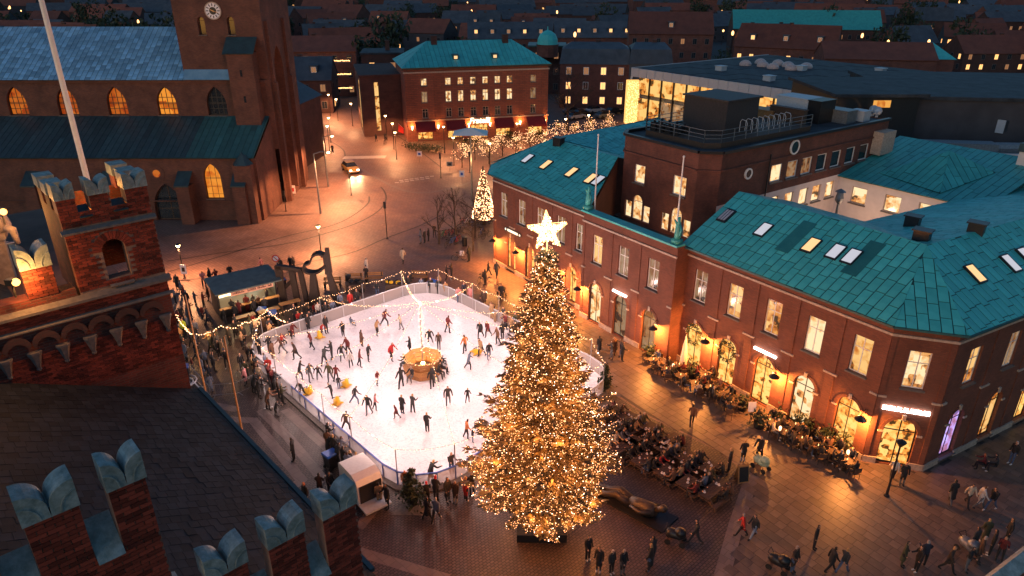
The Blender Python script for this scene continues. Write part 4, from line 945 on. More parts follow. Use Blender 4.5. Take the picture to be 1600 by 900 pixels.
# slate roof between the gables, wall under it
def rz_(x): return 11.55 - .47*x
lay_roof(th, [[(.25,GY+.46,rz_(.25)),(.25,.0,rz_(.25)),(-9.5,.0,rz_(-9.5)),(-9.5,GY+.46,rz_(-9.5))]], M['slate'], M['rubber'], .34, .28, 'slate', lift=.009, gap=.012, to_world=hw, rnd=random.Random(1))
mb = MB(); mb.box(-9.4,-.05,GY+.5,.3,0,11.3); mb.build('wall', M['brick_hall'], th)
mb = MB(); mb.bar((.30,GY+.7,11.42),(.30,.0,11.42),.14,.14); mb.build('gutter', M['lead_dark'], th)
mb = MB(); mb.box(-.25,.25,-.3,.3,0,.10); o = mb.build('roof_hatch', M['copper_cap'], th, (-4.6,GY+1.6,rz_(-4.6)+.05)); o.rotation_euler = (0,R(25),0)
# wing behind the turret, statue, flagpole, floodlights
mb = MB(); mb.box(-14,-.5,.7,18,9,15.2); mb.build('rear_wing', M['brick_hall'], th)
lay_roof(th, [[(-3.6,2.95,14.6),(-3.6,17,14.6),(-8.6,17,18.4),(-8.6,2.95,18.4)]], M['slate'], M['rubber'], .5, .4, 'slate', lift=.018, gap=.012, to_world=hw, rnd=random.Random(21), maxn=40, rname='rear_roof')
for k in range(6): mb = MB(); mb.box(-.25,.25,-.22,.22,0,.8); mb.box(-.32,.32,-.26,.26,.8,.92); mb.build('battlement_cap', M['stone'], th, (-7.6+k*.12,11.0-k*.85,17.9))
fpp = P(133,268,19.0)
fp = thing('flagpole', 'tall white flagpole rising behind the battlemented brick turret', 'flagpole', (fpp.x,fpp.y,15.2))
mb = MB(); mb.tube([(0,0,0),(0,0,9),(0,0,18)],[.13,.11,.08],12); mb.build('pole', M['white_paint'], fp); mb = MB(); mb.lathe([(.3,0),(.3,.12),(.17,.5),(.15,.55)],n=10); mb.build('base', M['steel'], fp)
sx = thing('roof_statue', 'weathered stone figure group with raised arms on the town hall roof', 'statue', hw(Vector((-4.6,7.5,15.2))), .6)
mb = MB(); mb.box(-.7,.7,-.6,.6,0,2.0); mb.box(-.8,.8,-.7,.7,2.0,2.25); mb.build('pedestal', M['stone_warm'], sx)
mb = MB(); mb.tube([(0,0,2.2),(.05,0,3.0),(0,0,3.7),(-.05,.05,4.3),(-.1,.05,4.75)],[.55,.48,.36,.40,.22],10); mb.tube([(-.12,0,4.7),(-.14,-.02,4.85),(-.16,-.03,5.05),(-.16,-.03,5.2)],[.10,.14,.17,.08],8); mb.tube([(.2,0,4.55),(.55,-.2,4.35),(.85,-.35,4.6)],[.14,.11,.07],6); mb.tube([(-.35,0,4.5),(-.5,-.2,4.0),(-.2,-.35,3.7)],[.14,.11,.08],6); mb.tube([(.85,-.35,4.6),(1.1,-.4,4.5)],[.05,.03],5)
mb.build('standing_figure', M['stone_warm'], sx, smooth=True)
mb = MB(); mb.tube([(.5,-.3,2.2),(.75,-.4,2.6),(.7,-.3,3.1),(.75,-.3,3.3)],[.4,.38,.28,.14],8); mb.tube([(.75,-.3,3.3),(.76,-.32,3.5),(.76,-.32,3.62)],[.12,.15,.06],8); mb.tube([(.7,-.4,2.5),(1.1,-.8,2.4),(1.15,-.9,1.8)],[.2,.16,.1],6); mb.build('seated_figure', M['stone_warm'], sx, smooth=True)
def flood(loc, to, e, label):
    t = thing('floodlight', label, 'floodlight', loc)
    mb = MB(); mb.tube([(0,0,-.5),(0,0,0)],.03,6); mb.box(-.14,.14,-.12,.12,-.05,.16); mb.build('housing', M['dark_metal'], t)
    d = (Vector(to)-Vector(loc)).normalized()*.16; mb = MB(); mb.ball(d+Vector((0,0,.06)),.13,n=10,m=6); mb.build('lens', M['sodium'], t)
    lamp('flood_beam', tuple(d*1.8+Vector((0,0,.06))), e, (1,.42,.10), .1, t)
flood(hw(Vector((-4.75,-.25,17.75))), hw(Vector((-3.0,-2.2,17.6))), 260, 'glowing sodium floodlight beside a battlement on the town hall wall')
flood(hw(Vector((-3.9,5.6,18.6))), hw(Vector((-3,3,18.4))), 260, 'glowing sodium floodlight on a stand behind the brick turret')
flood(hw(Vector((-1.4,1.7,19.5))), hw(Vector((-1.4,2.2,19.9))), 110, 'sodium floodlight inside the battlemented brick turret top')
lad = thing('roof_ladder', 'pale metal ladder lying on the dark roof behind the turret', 'ladder', hw(Vector((-5.2,6.2,17.2))), PQROT+.9)
mb = MB()
for s in (-.2,.2): mb.bar((0,s,0),(2.6,s,-.6),.05,.05)
for k in range(9): mb.bar((.2+k*.28,-.2,-.05-k*.065),(.2+k*.28,.2,-.05-k*.065),.03,.03)
mb.build('rails', M['pale_metal'], lad)
# near copper ridge at the corner of the frame
A_ = P(1500,918,13.5); B_ = P(1640,812,13.5); L = (B_-A_).length
rp = thing('copper_parapet', 'pale blue weathered copper parapet ridge beside the crowd', 'parapet', A_-Vector((0,0,1.2)), math.atan2(B_.y-A_.y,B_.x-A_.x))
mb = MB(); mb.box(0,L,-.45,-.1,-1,1.0); mb.build('wall', M['brick_hall'], rp)
mb = MB(); mb.raw([(-.2,-.5,1.0),(L,-.5,1.0),(L,-.05,1.0),(-.2,-.05,1.0),(-.2,-.2,1.2),(L,-.2,1.2)],[(0,1,5,4),(2,3,4,5),(3,0,4),(1,2,5)]); mb.build('ridge', M['copper_cap'], rp)
# ------------------------------------------------------------------ restaurant building across the square
FRO = Vector((-18.3,123,0)); FRA = math.atan2(6.4,24.6)
fr = thing('restaurant_building', 'four storey red brick block with turquoise hipped roof and red awnings', 'building', FRO, FRA)
fF = Face(fr, 0, 0); XS = [3.25,7.45,9.62,11.86,14.06,16.26,18.47,22.84]
mb = MB(); wall_row(mb,0,25.6,0,3.6,[(x,2.7,.3,2.3,0) for x in (3.1,8.45,17.26,23.3)]+[(12.85,3.2,.05,2.5,0)]); wall_row(mb,0,25.6,3.6,6.3,[(x,1.05,4.0,5.6,0) for x in XS]); wall_row(mb,0,25.6,6.3,9.1,[(x,1.05,6.65,8.55,0) for x in XS]); wall_row(mb,0,25.6,9.1,12.4,[(x,1.05,9.5,10.75,0) for x in XS]); fF.add(mb,'wall',M['brick_frat'])
for i, x in enumerate(XS):
    mid = 0 < i < 7
    window(fF,x,9.5,1.05,1.25,'room_bright' if i < 7 else 'room_dim',frame='stone_warm',fw=.09); window(fF,x,6.65,1.05,1.9,'room_bright' if mid else 'room_dim',frame='stone_warm',fw=.09); window(fF,x,4.0,1.05,1.6,'glass_dark',frame='stone_warm',fw=.09)
for x in (3.1,8.45,17.26,23.3):
    window(fF,x,.3,2.7,2.0,'room_shop','wood_dark',0,3,(.7,),.09,.2,'stone',name='shop_window')
    mb = MB(); mb.slab([(x-1.75,-1.5,2.15),(x+1.75,-1.5,2.15),(x+1.75,-.02,3.4),(x-1.75,-.02,3.4)],.05); mb.box(x-1.75,x+1.75,-1.52,-1.48,1.85,2.12); o = mb.build('awning', M['red_cloth'], fr)
    for s in (-1.72,1.72): mb = MB(); mb.bar((x+s,-1.45,2.1),(x+s,0,2.5),.04,.04); mb.build('arm', M['dark_metal'], o)
window(fF,12.85,.05,3.2,2.45,'room_shop','wood_dark',0,4,(.72,),.1,.2,None,name='shop_door')
for z,h,d in ((3.5,.18,.10),(11.6,.25,.12),(12.2,.35,.35)): mb = MB(); mb.box(-.1-d,25.7+d,-d,-.003,z,z+h); mb.build('cornice', M['stone_warm'] if z < 12 else M['wood_dark'], fr)
mb = MB(); mb.box(.01,25.59,.3,14,0,12.4); mb.build('body', M['brick_frat'], fr)
for x0,x1 in ((.0,1.9),(5.0,5.9),(20.2,21.3),(24.4,25.6)):
    for k in range(22): mb = MB(); mb.box(x0,x1,-.09,-.004,3.8+k*.37,4.06+k*.37); mb.build('quoin', M['brick_frat'], fr)
lay_roof(fr, [[(-.5,-.5,12.55),(26.1,-.5,12.55),(20.6,7,16.2),(5.0,7,16.2)],[(26.1,-.5,12.55),(26.1,14.5,12.55),(20.6,7,16.2)],[(-.5,14.5,12.55),(-.5,-.5,12.55),(5,7,16.2)],[(26.1,14.5,12.55),(-.5,14.5,12.55),(5,7,16.2),(20.6,7,16.2)]], M['copper'], M['seam'], .8, 6, to_world=lambda v: FRO+Vector((v.x*math.cos(FRA)-v.y*math.sin(FRA), v.x*math.sin(FRA)+v.y*math.cos(FRA), v.z)), maxn=80, rnd=random.Random(30))
for x,y in ((6.2,6.2),(19.2,6.2)): mb = MB(); mb.box(-.5,.5,-.4,.4,0,1.4); mb.box(-.56,.56,-.46,.46,1.4,1.55); mb.build('chimney', M['brick_dark'], fr, (x,y,15.6))
for x in (9.2,16.2):
    mb = MB(); mb.box(-.5,.5,-.9,.6,0,.9); o = mb.build('dormer', M['copper_dark'], fr, (x,2.3,13.5)); mb = MB(); mb.box(-.3,.3,-.92,-.905,.15,.65); mb.build('pane', M['skylight_warm'], o)
for x in (.8,5.4,10.9,14.8,20.4,25.1):
    mb = MB(); mb.lathe([(.04,-.5),(.16,.1),(.20,.12)],(0,-.25,0),8); mb.tube([(0,-.25,-.4),(0,0,-.4)],.03,5); o = fF.add(mb,'wall_lamp',M['lamp_glass'],x,0,2.6); lamp('lamp_light',(0,-.5,.25),110,WARM,.1,o)
cu = bpy.data.curves.new('sign_text','FONT'); cu.body = 'Fratelli'; cu.size = 1.35; cu.extrude = .06; cu.shear = .25; cu.align_x = 'CENTER'; cu.offset = .02
tmp = bpy.data.objects.new('tmp', cu); COL.objects.link(tmp); bpy.context.view_layer.update()
me = bpy.data.meshes.new_from_object(tmp.evaluated_get(bpy.context.evaluated_depsgraph_get())); bpy.data.objects.remove(tmp)
me.materials.clear(); me.materials.append(emit('sign_letters',(1,.78,.45),2.6)); o = link('sign_lettering', me, fr, fF.loc(12.85,-.16,2.75)); o.rotation_euler = (R(90),0,0)
# side wing with tall lit stair window, flat roofed neighbours
mb = MB(); mb.box(-7.2,-.02,6.5,24,0,10.5); mb.box(-7.4,.1,6.3,24.2,10.5,10.8); mb.build('side_wing', M['brick_dark'], fr)
mb = MB(); mb.box(-7.24,-7.2,10,10.9,1.0,9.5); mb.box(-4.8,-4.1,6.44,6.49,1.0,9.5); mb.build('stair_window', M['room'], fr)
fl = thing('flag_banner', 'small red flag on a slanting pole at the restaurant corner', 'flag', FRO+Vector((-.5,-.6,2.6)))
mb = MB(); mb.tube([(0,0,-.2),(-.9,-.6,.9)],.025,5); mb.build('pole', M['pale_metal'], fl); mb = MB(); mb.slab([(-.85,-.56,.85),(-.1,-.1,0),(-.15,-.15,-1.0),(-.95,-.6,-.5)],.02); mb.build('cloth', M['red'], fl)
# ------------------------------------------------------------------ generic town houses
_hc = {}
def hwin(mat, w=1.0, h=1.4, fr_='white_paint'):
    k = (mat,w,h,fr_)
    if k not in _hc:
        mb = MB(); mb.box(-w/2-.1,w/2+.1,-.06,-.001,-.1,h+.1,0); mb.poly([(-w/2,-.07,0),(-.03,-.07,0),(-.03,-.07,h),(-w/2,-.07,h)],1); mb.poly([(.03,-.07,0),(w/2,-.07,0),(w/2,-.07,h),(.03,-.07,h)],1)
        me = mb.mesh('window'); me.materials.append(M[fr_]); me.materials.append(M[mat]); _hc[k] = me
    return _hc[k]
def house(x, y, rz, w_, d_, h_, rh, wall, roofm, label, cat='house', group=None, lit=.35, rows=None, step=3.0, roof='gable', dorm=0, chim=1, rnd=random, fr_='stone', win=(1.0,1.4), side=True, litm='room_far', name='town_house'):
    t = thing(name, label, cat, (x,y,0), rz, group)
    mb = MB(); mb.box(0,w_,0,d_,0,h_)
    if roof == 'gable':
        mb.poly([(0,0,h_),(0,d_,h_),(0,d_/2,h_+rh)]); mb.poly([(w_,0,h_),(w_,d_,h_),(w_,d_/2,h_+rh)])
    mb.build('wall', M[wall], t)
    o_ = .35; mb = MB()
    if roof == 'gable':
        k = rh/(d_/2)*o_
        mb.slab([(-.15,-o_,h_-k+.05),(w_+.15,-o_,h_-k+.05),(w_+.15,d_/2,h_+rh+.05),(-.15,d_/2,h_+rh+.05)],.18); mb.slab([(-.15,d_+o_,h_-k+.05),(w_+.15,d_+o_,h_-k+.05),(w_+.15,d_/2,h_+rh+.05),(-.15,d_/2,h_+rh+.05)],.18)
    elif roof == 'hip':
        i = min(d_/2, w_/2-.5); a=[(-o_,-o_,h_),(w_+o_,-o_,h_),(w_+o_,d_+o_,h_),(-o_,d_+o_,h_)]; r1=(i,d_/2,h_+rh); r2=(w_-i,d_/2,h_+rh)
        mb.poly([a[0],a[1],r2,r1]); mb.poly([a[2],a[3],r1,r2]); mb.poly([a[1],a[2],r2]); mb.poly([a[3],a[0],r1]); mb.poly(a)
    elif roof == 'mansard':
        i = 1.3; zz = h_+rh*.72; a=[(-.2,-.2,h_),(w_+.2,-.2,h_),(w_+.2,d_+.2,h_),(-.2,d_+.2,h_)]; b=[(0+i*.2,i,zz),(w_-i*.2,i,zz),(w_-i*.2,d_-i,zz),(i*.2,d_-i,zz)]
        for j in range(4): mb.poly([a[j],a[(j+1)%4],b[(j+1)%4],b[j]])
        r1=(w_*.15,d_/2,h_+rh); r2=(w_*.85,d_/2,h_+rh); mb.poly([b[0],b[1],r2,r1]); mb.poly([b[2],b[3],r1,r2]); mb.poly([b[1],b[2],r2]); mb.poly([b[3],b[0],r1])
    else:
        mb.box(-.2,w_+.2,-.2,d_+.2,h_,h_+.35)
    rf = mb.build('roof', M[roofm], t)
    nr = rows if rows is not None else max(1,int(h_/3.1))
    n = max(1,int((w_-1)/step))
    for r_ in range(nr):
        z = 1.0 + r_*(h_/nr)
        for k in range(n):
            mt = litm if rnd.random() < lit else ('glass_dark' if rnd.random() < .6 else 'room_far_dim')
            link('window', hwin(mt,*win,fr_), t, (w_*(k+.5)/n, -.002, z))
    if side:
        m_ = max(1,int((d_-1)/3.4)); sgn = x > 0
        for r_ in range(nr):
            for k in range(m_):
                mt = litm if rnd.random() < lit*.6 else 'glass_dark'
                q = link('window', hwin(mt,*win,fr_), t, (0 if sgn else w_, d_*(k+.5)/m_, 1.0+r_*(h_/nr)), R(-90) if sgn else R(90))
    for k in range(dorm):
        xx = w_*(k+.5)/dorm; yy = d_*.14; zz = h_ + rh*.28
        mb = MB(); mb.box(-.8,.8,0,2.2,-.4,1.35); mb.box(-.95,.95,-.15,2.4,1.35,1.5); o = mb.build('dormer', M['tile_dark'], t, (xx,yy,zz)); link('window', hwin(litm if rnd.random()<lit else 'room_far_dim',.9,1.0,'white_paint'), o, (0,-.002,.1))
    for k in range(chim):
        xx = w_*(k+.5)/chim + rnd.uniform(-1,1); mb = MB(); mb.box(-.45,.45,-.35,.35,-1,1.3); mb.box(-.52,.52,-.42,.42,1.3,1.45); mb.build('chimney', M['brick_dark'], rf, (xx,d_*.5+.3,h_+rh-(1.0 if roof!='flat' else -.6)))
    return t
rh_ = random.Random(17)
# neighbours that can be told apart
house(-31,150,.12,8.5,10,12,.3,'brick_dark','felt','narrow dark brick block with flat roof left of the restaurant','building',roof='flat',lit=.05,rows=3,rnd=rh_)
house(-57,172,.10,20,12,10.5,3,'brick_far','tile_red','brick apartment house with garlands glowing along its balconies','building',lit=.15,rnd=rh_,rows=3)
for z in (2.2,5.4,8.4):
    for x0 in (-48,-42):
        t = thing('balcony_garland','row of warm fairy lights along a far apartment balcony','string lights',(x0,170.6,z),.1,'garlands on the apartment balconies')
        mb = MB(); mb.box(0,4.2,-.5,.7,-.15,0); mb.build('balcony', M['grey_metal'], t); mb = MB(); bulbs_on(mb,[(k*.25,-.5,.25) for k in range(17)],.16); stuff(mb.build('bulbs', M['bulb_dim'], t))
house(-52,150,.10,14,11,7,4,'brick_dark','tile_dark','grey roofed house with two rooflights beyond the cathedral tower','house',lit=.3,dorm=2,rnd=rh_)
house(-24,168,.14,26,14,9,.4,'brick_dark','felt','long low dark block with flat roof behind the restaurant','building',roof='flat',lit=.12,rnd=rh_)
house(10.5,158,-.10,15,10,9.3,4.2,'brick_far','tile_dark','brick house with dark mansard roof and lit sash windows beside the bare tree','house',roof='mansard',lit=.55,dorm=2,rows=3,rnd=rh_,fr_='white_paint')
house(25.2,156,-.10,9,12,9.5,4.0,'tile_dark','tile_dark','black fronted house with two white arches and pale cornices','house',roof='mansard',lit=.15,dorm=0,rows=1,rnd=rh_)
for k in range(2):
    t = thing('arch_moulding','white half round arch moulding on the black house front','arch',(27.2+k*4.0,155.4-k*.4,6.4),-.1,'white arches on the black house')
    mb = MB(); A_=arch_pts(0,2.6,1.3,1,12); B_=arch_pts(0,3.4,1.7,1,12)
    for i in range(12): mb.raw([(A_[i][0],0,A_[i][1]),(A_[i+1][0],0,A_[i+1][1]),(B_[i+1][0],0,B_[i+1][1]),(B_[i][0],0,B_[i][1])],[(0,1,2,3)]); mb.raw([(B_[i][0],0,B_[i][1]),(B_[i+1][0],0,B_[i+1][1]),(B_[i+1][0],.3,B_[i+1][1]),(B_[i][0],.3,B_[i][1])],[(0,1,2,3)])
    mb.build('moulding', M['white_paint'], t)
house(4,178,-.05,9,9,11,1,'brick_dark','copper_dark','slim house with small copper dome above its corner','house',roof='flat',lit=.2,rows=3,rnd=rh_)
dm = thing('copper_dome','small turquoise ribbed dome on a brick corner turret','dome',(8.5,176,11))
mb = MB(); mb.lathe([(2.6,-2),(2.6,.5),(2.7,.8)],n=12); mb.build('drum', M['brick_far'], dm); mb = MB(); mb.lathe([(2.5,.8),(2.4,1.9),(1.9,3.0),(1.0,3.7),(.15,4.0),(.08,4.8)],n=12); mb.build('dome', M['copper'], dm)
house(34,215,-.12,24,15,11.5,5.5,'brick_far','tile_red','large brick school with tall red roof and rows of pale windows','building',lit=.1,rows=3,dorm=1,rnd=rh_)
house(62,205,-.5,26,13,9,5.5,'brick_far','tile_red','brick house with steep red roof, dormers and lit ground floor windows','house',lit=.3,dorm=3,rnd=rh_,rows=2)
house(82,275,-.15,52,14,9,6.0,'brick_dark','copper_old','very long building with turquoise roof among far houses','building',lit=.1,chim=2,rnd=rh_)
house(72,168,-.18,24,12,9.5,3.2,'brick_far','tile_red','pale pink brick house with broad gable behind the flat roofed hall','house',lit=.05,rows=1,rnd=rh_,chim=0)
house(92,166,-.18,8,11,9.5,3.2,'brick_far','copper','small house end with turquoise roof and white rooflight','house',lit=.1,rows=1,rnd=rh_,chim=0,roof='hip')
house(-14,235,.05,26,12,8.5,4.5,'brick_far','tile_dark','long brick house with bluish roof full of glowing rooflights','house',lit=.55,dorm=5,rnd=rh_,rows=2)
house(14,240,.0,26,12,8.5,4.5,'brick_far','tile_dark','long brick house with lit upper windows beside the poplar','house',lit=.5,dorm=5,rnd=rh_,rows=2)
# ------------------------------------------------------------------ flat roofed hall with lit glazing, and dark blocks
hl = thing('flat_roofed_hall', 'wide flat roofed modern hall with glowing glazed front and roof domes', 'hall', FO+FX*(-80)+FY*57, FROT)
mb = MB(); mb.box(0,62,0,40,10.2,11.4); mb.build('roof_slab', M['felt'], hl)
for k in range(31): mb = MB(); mb.box(k*2+.03,k*2+1.97,-.18,-.02,10.0,11.5); mb.build('fascia_panel', M['pale_metal'], hl)
for k in range(20): mb = MB(); mb.box(-.18,-.02,k*2+.03,k*2+1.97,10.0,11.5); mb.build('fascia_panel', M['pale_metal'], hl)
mb = MB(); mb.box(1.0,61,1.5,39,0,10.2); mb.build('core', M['grey_metal'], hl)
for k in range(20):
    if k in (7,): continue
    mb = MB(); mb.poly([(1.2+k*2.9,.9,6.9),(3.9+k*2.9,.9,6.9),(3.9+k*2.9,.9,9.9),(1.2+k*2.9,.9,9.9)]); mb.build('glass_panel', M['room_hall'], hl)
    mb = MB(); mb.box(3.9+k*2.9,4.1+k*2.9,.6,1.0,0,10.1); mb.build('mullion', M['dark_metal'], hl)
for k in range(7): mb = MB(); mb.poly([(1.2+k*2.9,.95,.3),(3.9+k*2.9,.95,.3),(3.9+k*2.9,.95,6.2),(1.2+k*2.9,.95,6.2)]); mb.build('glass_panel', M['room_hall'] if k < 2 else M['room_dim'], hl)
for k in range(8):
    mb = MB(); mb.lathe([(1.1,0),(1.1,.35),(.9,.7),(.5,.95),(0,1.05)],n=12); mb.build('roof_dome', plain('dome_%d'%k,(.5,.36,.32),.4) if k == 0 else bpy.data.materials['dome_0'], hl, (9.5+(k%4)*3.0, 20+(k//4)*4.5+(k%2)*1.2, 11.4))
for x,y in ((12,10),(20,22),(30,30),(44,24),(52,12),(25,6)): mb = MB(); mb.box(-.7,.7,-.7,.7,0,.8); mb.box(-.8,.8,-.8,.8,.8,.9); mb.build('roof_unit', M['pale_metal'], hl, (x,y,11.4))
for i in range(15):
    for j in range(9): mb = MB(); mb.box(0,3.9,0,4.2,0,.05); mb.build('roof_sheet', M['felt'], hl, (.8+i*4.05,.8+j*4.3,11.402+((i*7+j*3)%5)*.012))
lc = thing('light_column','tall glowing column covered in golden lights beside the hall entrance','light column',P(985,192))
mb = MB(); mb.box(-1.2,1.2,-1.0,1.0,0,8.2); mb.build('core', emit('column_glow',(1,.50,.14),.9), lc); mb = MB(); rr_=random.Random(2); bulbs_on(mb,[(rr_.uniform(-1.2,1.2),-1.05,rr_.uniform(.2,8.1)) for k in range(260)],.09); stuff(mb.build('bulbs',M['bulb_dim'],lc)); lamp('column_light',(0,-3,4),300,WARM,.5,lc)
dk = thing('dark_block','black flat roofed block with one orange window beside the plant roof','building',(37.4,82,0),0)
mb = MB(); mb.box(0,9.5,0,14,0,14.2); mb.build('wall', M['dark_metal'], dk); mb = MB(); mb.box(-.5,10.3,-.5,14.5,14.2,14.55); mb.build('roof', M['felt'], dk); mb = MB(); mb.box(4.2,6.2,-.06,-.02,13.0,13.8); mb.build('window', M['room_orange'], dk)
for k in range(4): mb = MB(); mb.ball((0,0,.5),.5,n=10,m=6); mb.tube([(0,0,-.2),(0,0,.2)],.15,6); mb.build('roof_ball_vent', M['pale_metal'], dk, (2.6+k%2*1.1,-1.4-(k//2)*.9,12.0+ (k%2)*.5))
gw = thing('grey_wall_block','broad blank grey rendered block with low roof','building',(47,84,0),R(-8))
mb = MB(); mb.box(0,50,0,24,0,13.6); mb.build('wall', M['grey_render'], gw); mb = MB(); mb.box(-.3,50.3,-.3,24.3,13.6,14.0); mb.build('roof', M['felt'], gw)
pw = thing('plant_roof','low wing with pale coping, blue duct and small orange lamp','building',(40,74,0),R(-8))
mb = MB(); mb.box(0,42,0,8.5,0,9.2); mb.box(-.1,42.1,-.3,.0,9.2,9.9); mb.build('wall', M['plaster'], pw); mb = MB(); mb.box(3,12,2,3.8,9.2,10.4); mb.tube([(12,3,9.9),(22,3.4,9.9),(34,3.0,9.7)],.55,8); mb.build('duct', M['grey_metal'], pw)
mb = MB(); mb.lathe([(.1,0),(.5,.5)],(3.0,.6,9.4),8); mb.build('lamp_shade', M['lamp_glass'], pw); lamp('lamp_light',(3,-.6,10.3),40,WARM,.1,pw)
# ------------------------------------------------------------------ the town beyond
foot = [(-46,170,16),(-18,180,20),(45,222,22),(72,212,20),(108,280,34),(84,175,20),(0,240,20),(28,245,20),(-45,155,14),(20,165,18),(8,180,8)]
kinds = [('brick_far','tile_red','far brick house with red roof'),('brick_dark','tile_red','far dark walled house with rusty roof'),('brick_dark','tile_dark','far dark walled house with slate roof'),('brick_far','tile_dark','far brick house with black roof'),('grey_render','tile_dark','far grey rendered house with dark roof'),('grey_render','tile_red','far grey rendered house with red roof')]
rc = random.Random(40); cnt = 0; y = 190.0
TREES = []
while y < 820:
    big = y > 380; sx_ = (27 if not big else 46) * (1 + (y-190)/1300); x = -.80*y - rc.random()*sx_
    while x < .82*y:
        xx = x + rc.uniform(-4,4); yy = y + rc.uniform(-6,6)
        w_ = rc.uniform(12,21) if not big else rc.uniform(24,40)
        ok = all(math.hypot(xx+w_/2-a, yy+5-b) > r_+w_/2 for a,b,r_ in foot) and not (-45 < xx+w_/2 < -18 and yy < 260) and not (xx > 18 and yy < 190)
        blocked = (xx+w_/2)/yy*1.0 > -2 and False
        if ok and rc.random() < .80:
            k = rc.choice(kinds); h_ = rc.uniform(5.5,9.5); lt = rc.choice([.1,.25,.5]); dr = rc.choice([0,0,2]) if not big else 0; ch_ = rc.choice([1,2])
            lab = ('long ' if w_ > 30 else 'short ' if w_ < 16 else '')+k[2]+(' and dormers' if dr else '')+{.1:', few lit windows',.25:', some lit windows',.5:', many lit windows'}[lt]+('' if ch_ == 1 else ', two chimneys')
            house(xx,yy,rc.uniform(-.45,.45),w_,rc.uniform(9,12),h_,rc.uniform(3.5,5),k[0],k[1],lab,'house','far houses: '+lab,lit=lt,rows=2 if not big else 1,step=3.4 if not big else 6.5,dorm=dr,chim=ch_,rnd=rc,side=not big,win=(1.0,1.4) if not big else (1.3,1.5)); cnt += 1
        elif ok: TREES.append((xx+w_/2,yy))
        if rc.random() < .22: TREES.append((xx+w_+4,yy-7))
        x += sx_
    y += 23*(1+(y-190)/420)
print('far houses', cnt, 'trees', len(TREES))
# far trees: bare winter crowns
def crown_mesh(name, n, rx, rz, zc, size, rnd, mat, clumps=9):
    mb = MB(); cs = [(rnd.gauss(0,rx*.45),rnd.gauss(0,rx*.45),zc+rnd.gauss(0,rz*.42),rnd.uniform(.35,.62)) for _ in range(clumps)]
    pts = []
    for _ in range(n):
        c = rnd.choice(cs); v = Vector((rnd.gauss(0,1),rnd.gauss(0,1),rnd.gauss(0,1))).normalized()*c[3]*rnd.uniform(.5,1.05); pts.append((c[0]+v.x*rx,c[1]+v.y*rx,c[2]+v.z*rz))
    leaf_cloud(mb, pts, size, rnd); me = mb.mesh(name); me.materials.append(mat); return me
rt = random.Random(50); CR = [crown_mesh('crown',420,4.2,3.8,6.5,1.0,rt,M['leaf_dark']) for _ in range(4)]
mb = MB(); mb.tube([(0,0,0),(.1,0,2),(0,.1,5),(0,0,8)],[.3,.24,.16,.06],7)
for k in range(6): a=k*1.05; mb.tube([(0,0,3+k*.5),(1.2*math.cos(a),1.2*math.sin(a),4.6+k*.5),(2.2*math.cos(a),2.2*math.sin(a),6.0+k*.4)],[.12,.07,.03],5)
TRK = mb.mesh('trunk'); TRK.materials.append(M['bark'])
for i,(x,y) in enumerate(TREES):
    s = rt.uniform(.8,1.5); v_ = rt.uniform(.85,1.3); ci = rt.randrange(4)
    lb_ = '%s dark %s tree with %s crown between far houses'%('large' if s > 1.25 else 'middling' if s > 1 else 'small','slender' if v_ > 1.12 else 'broad',['ragged','rounded','lopsided','loose'][ci])
    t = thing('leafless_tree',lb_,'tree',(x,y,0),rt.random()*6,lb_+' group'); t.scale = (s,s,s*v_)
    link('trunk',TRK,t); link('crown',CR[ci],t)
# far woods and town lights on the horizon
mb = MB()
for k in range(1500):
    y = rt.uniform(780,1700); x = rt.uniform(-.85,.85)*y; r_ = rt.uniform(9,20); n=6
    mb.lathe([(r_*.9,0),(r_,r_*.35),(r_*.7,r_*.75),(0,r_*.95)],(x,y,-1),n,sx=rt.uniform(1,2.2))
stuff(tag(mb.build('far_wood', M['leaf_dark']),'dark woodland closing the view along the horizon','wood'))
lm = MB(); lm.tube([(0,0,0),(0,0,5)],.12,5); lmm = lm.mesh('post'); lmm.materials.append(M['dark_metal']); lh = MB(); lh.ball((0,0,5.2),.45,n=6,m=4); lhm = lh.mesh('lamp_head'); lhm.materials.append(M['bulb_dim'])
for k in range(150):
    y = rt.uniform(190,900); x = rt.uniform(-.78,.78)*y; t = thing('street_lamp','small glowing lamp in the streets of the far town','street lamp',(x,y,0),0,'lamps of the far town'); link('post',lmm,t); link('lamp_head',lhm,t)
    t.scale = (1,1,rt.uniform(1,2))
# ------------------------------------------------------------------ the great Christmas tree
XB = Vector((1.55, 29.0, 0)); rx = random.Random(77)
xt = thing('christmas_tree', 'huge spruce Christmas tree covered in thousands of golden lights', 'christmas tree', XB)
PROF = [(2.3,2.9),(2.6,3.3),(3.4,3.75),(5,3.4),(8.5,2.5),(12.5,1.3),(14.3,.82),(15.6,.40),(16.0,.1)]
def xr(z):
    for (a,ra),(b,rb2) in zip(PROF[:-1],PROF[1:]):
        if a <= z <= b: return ra+(rb2-ra)*(z-a)/(b-a)
    return .1
mb = MB(); mb.tube([(0,0,0),(0,0,5),(0,0,11),(0,0,16.1)],[.34,.27,.15,.04],10); mb.build('trunk', M['bark'], xt)
mb = MB(); mb.box(-1.3,1.3,-1.3,1.3,.01,.5); mb.build('base_box', M['rubber'], xt)
br = MB(); nd = MB(); bl = MB(); hot = MB(); z = 2.3; ltp = []
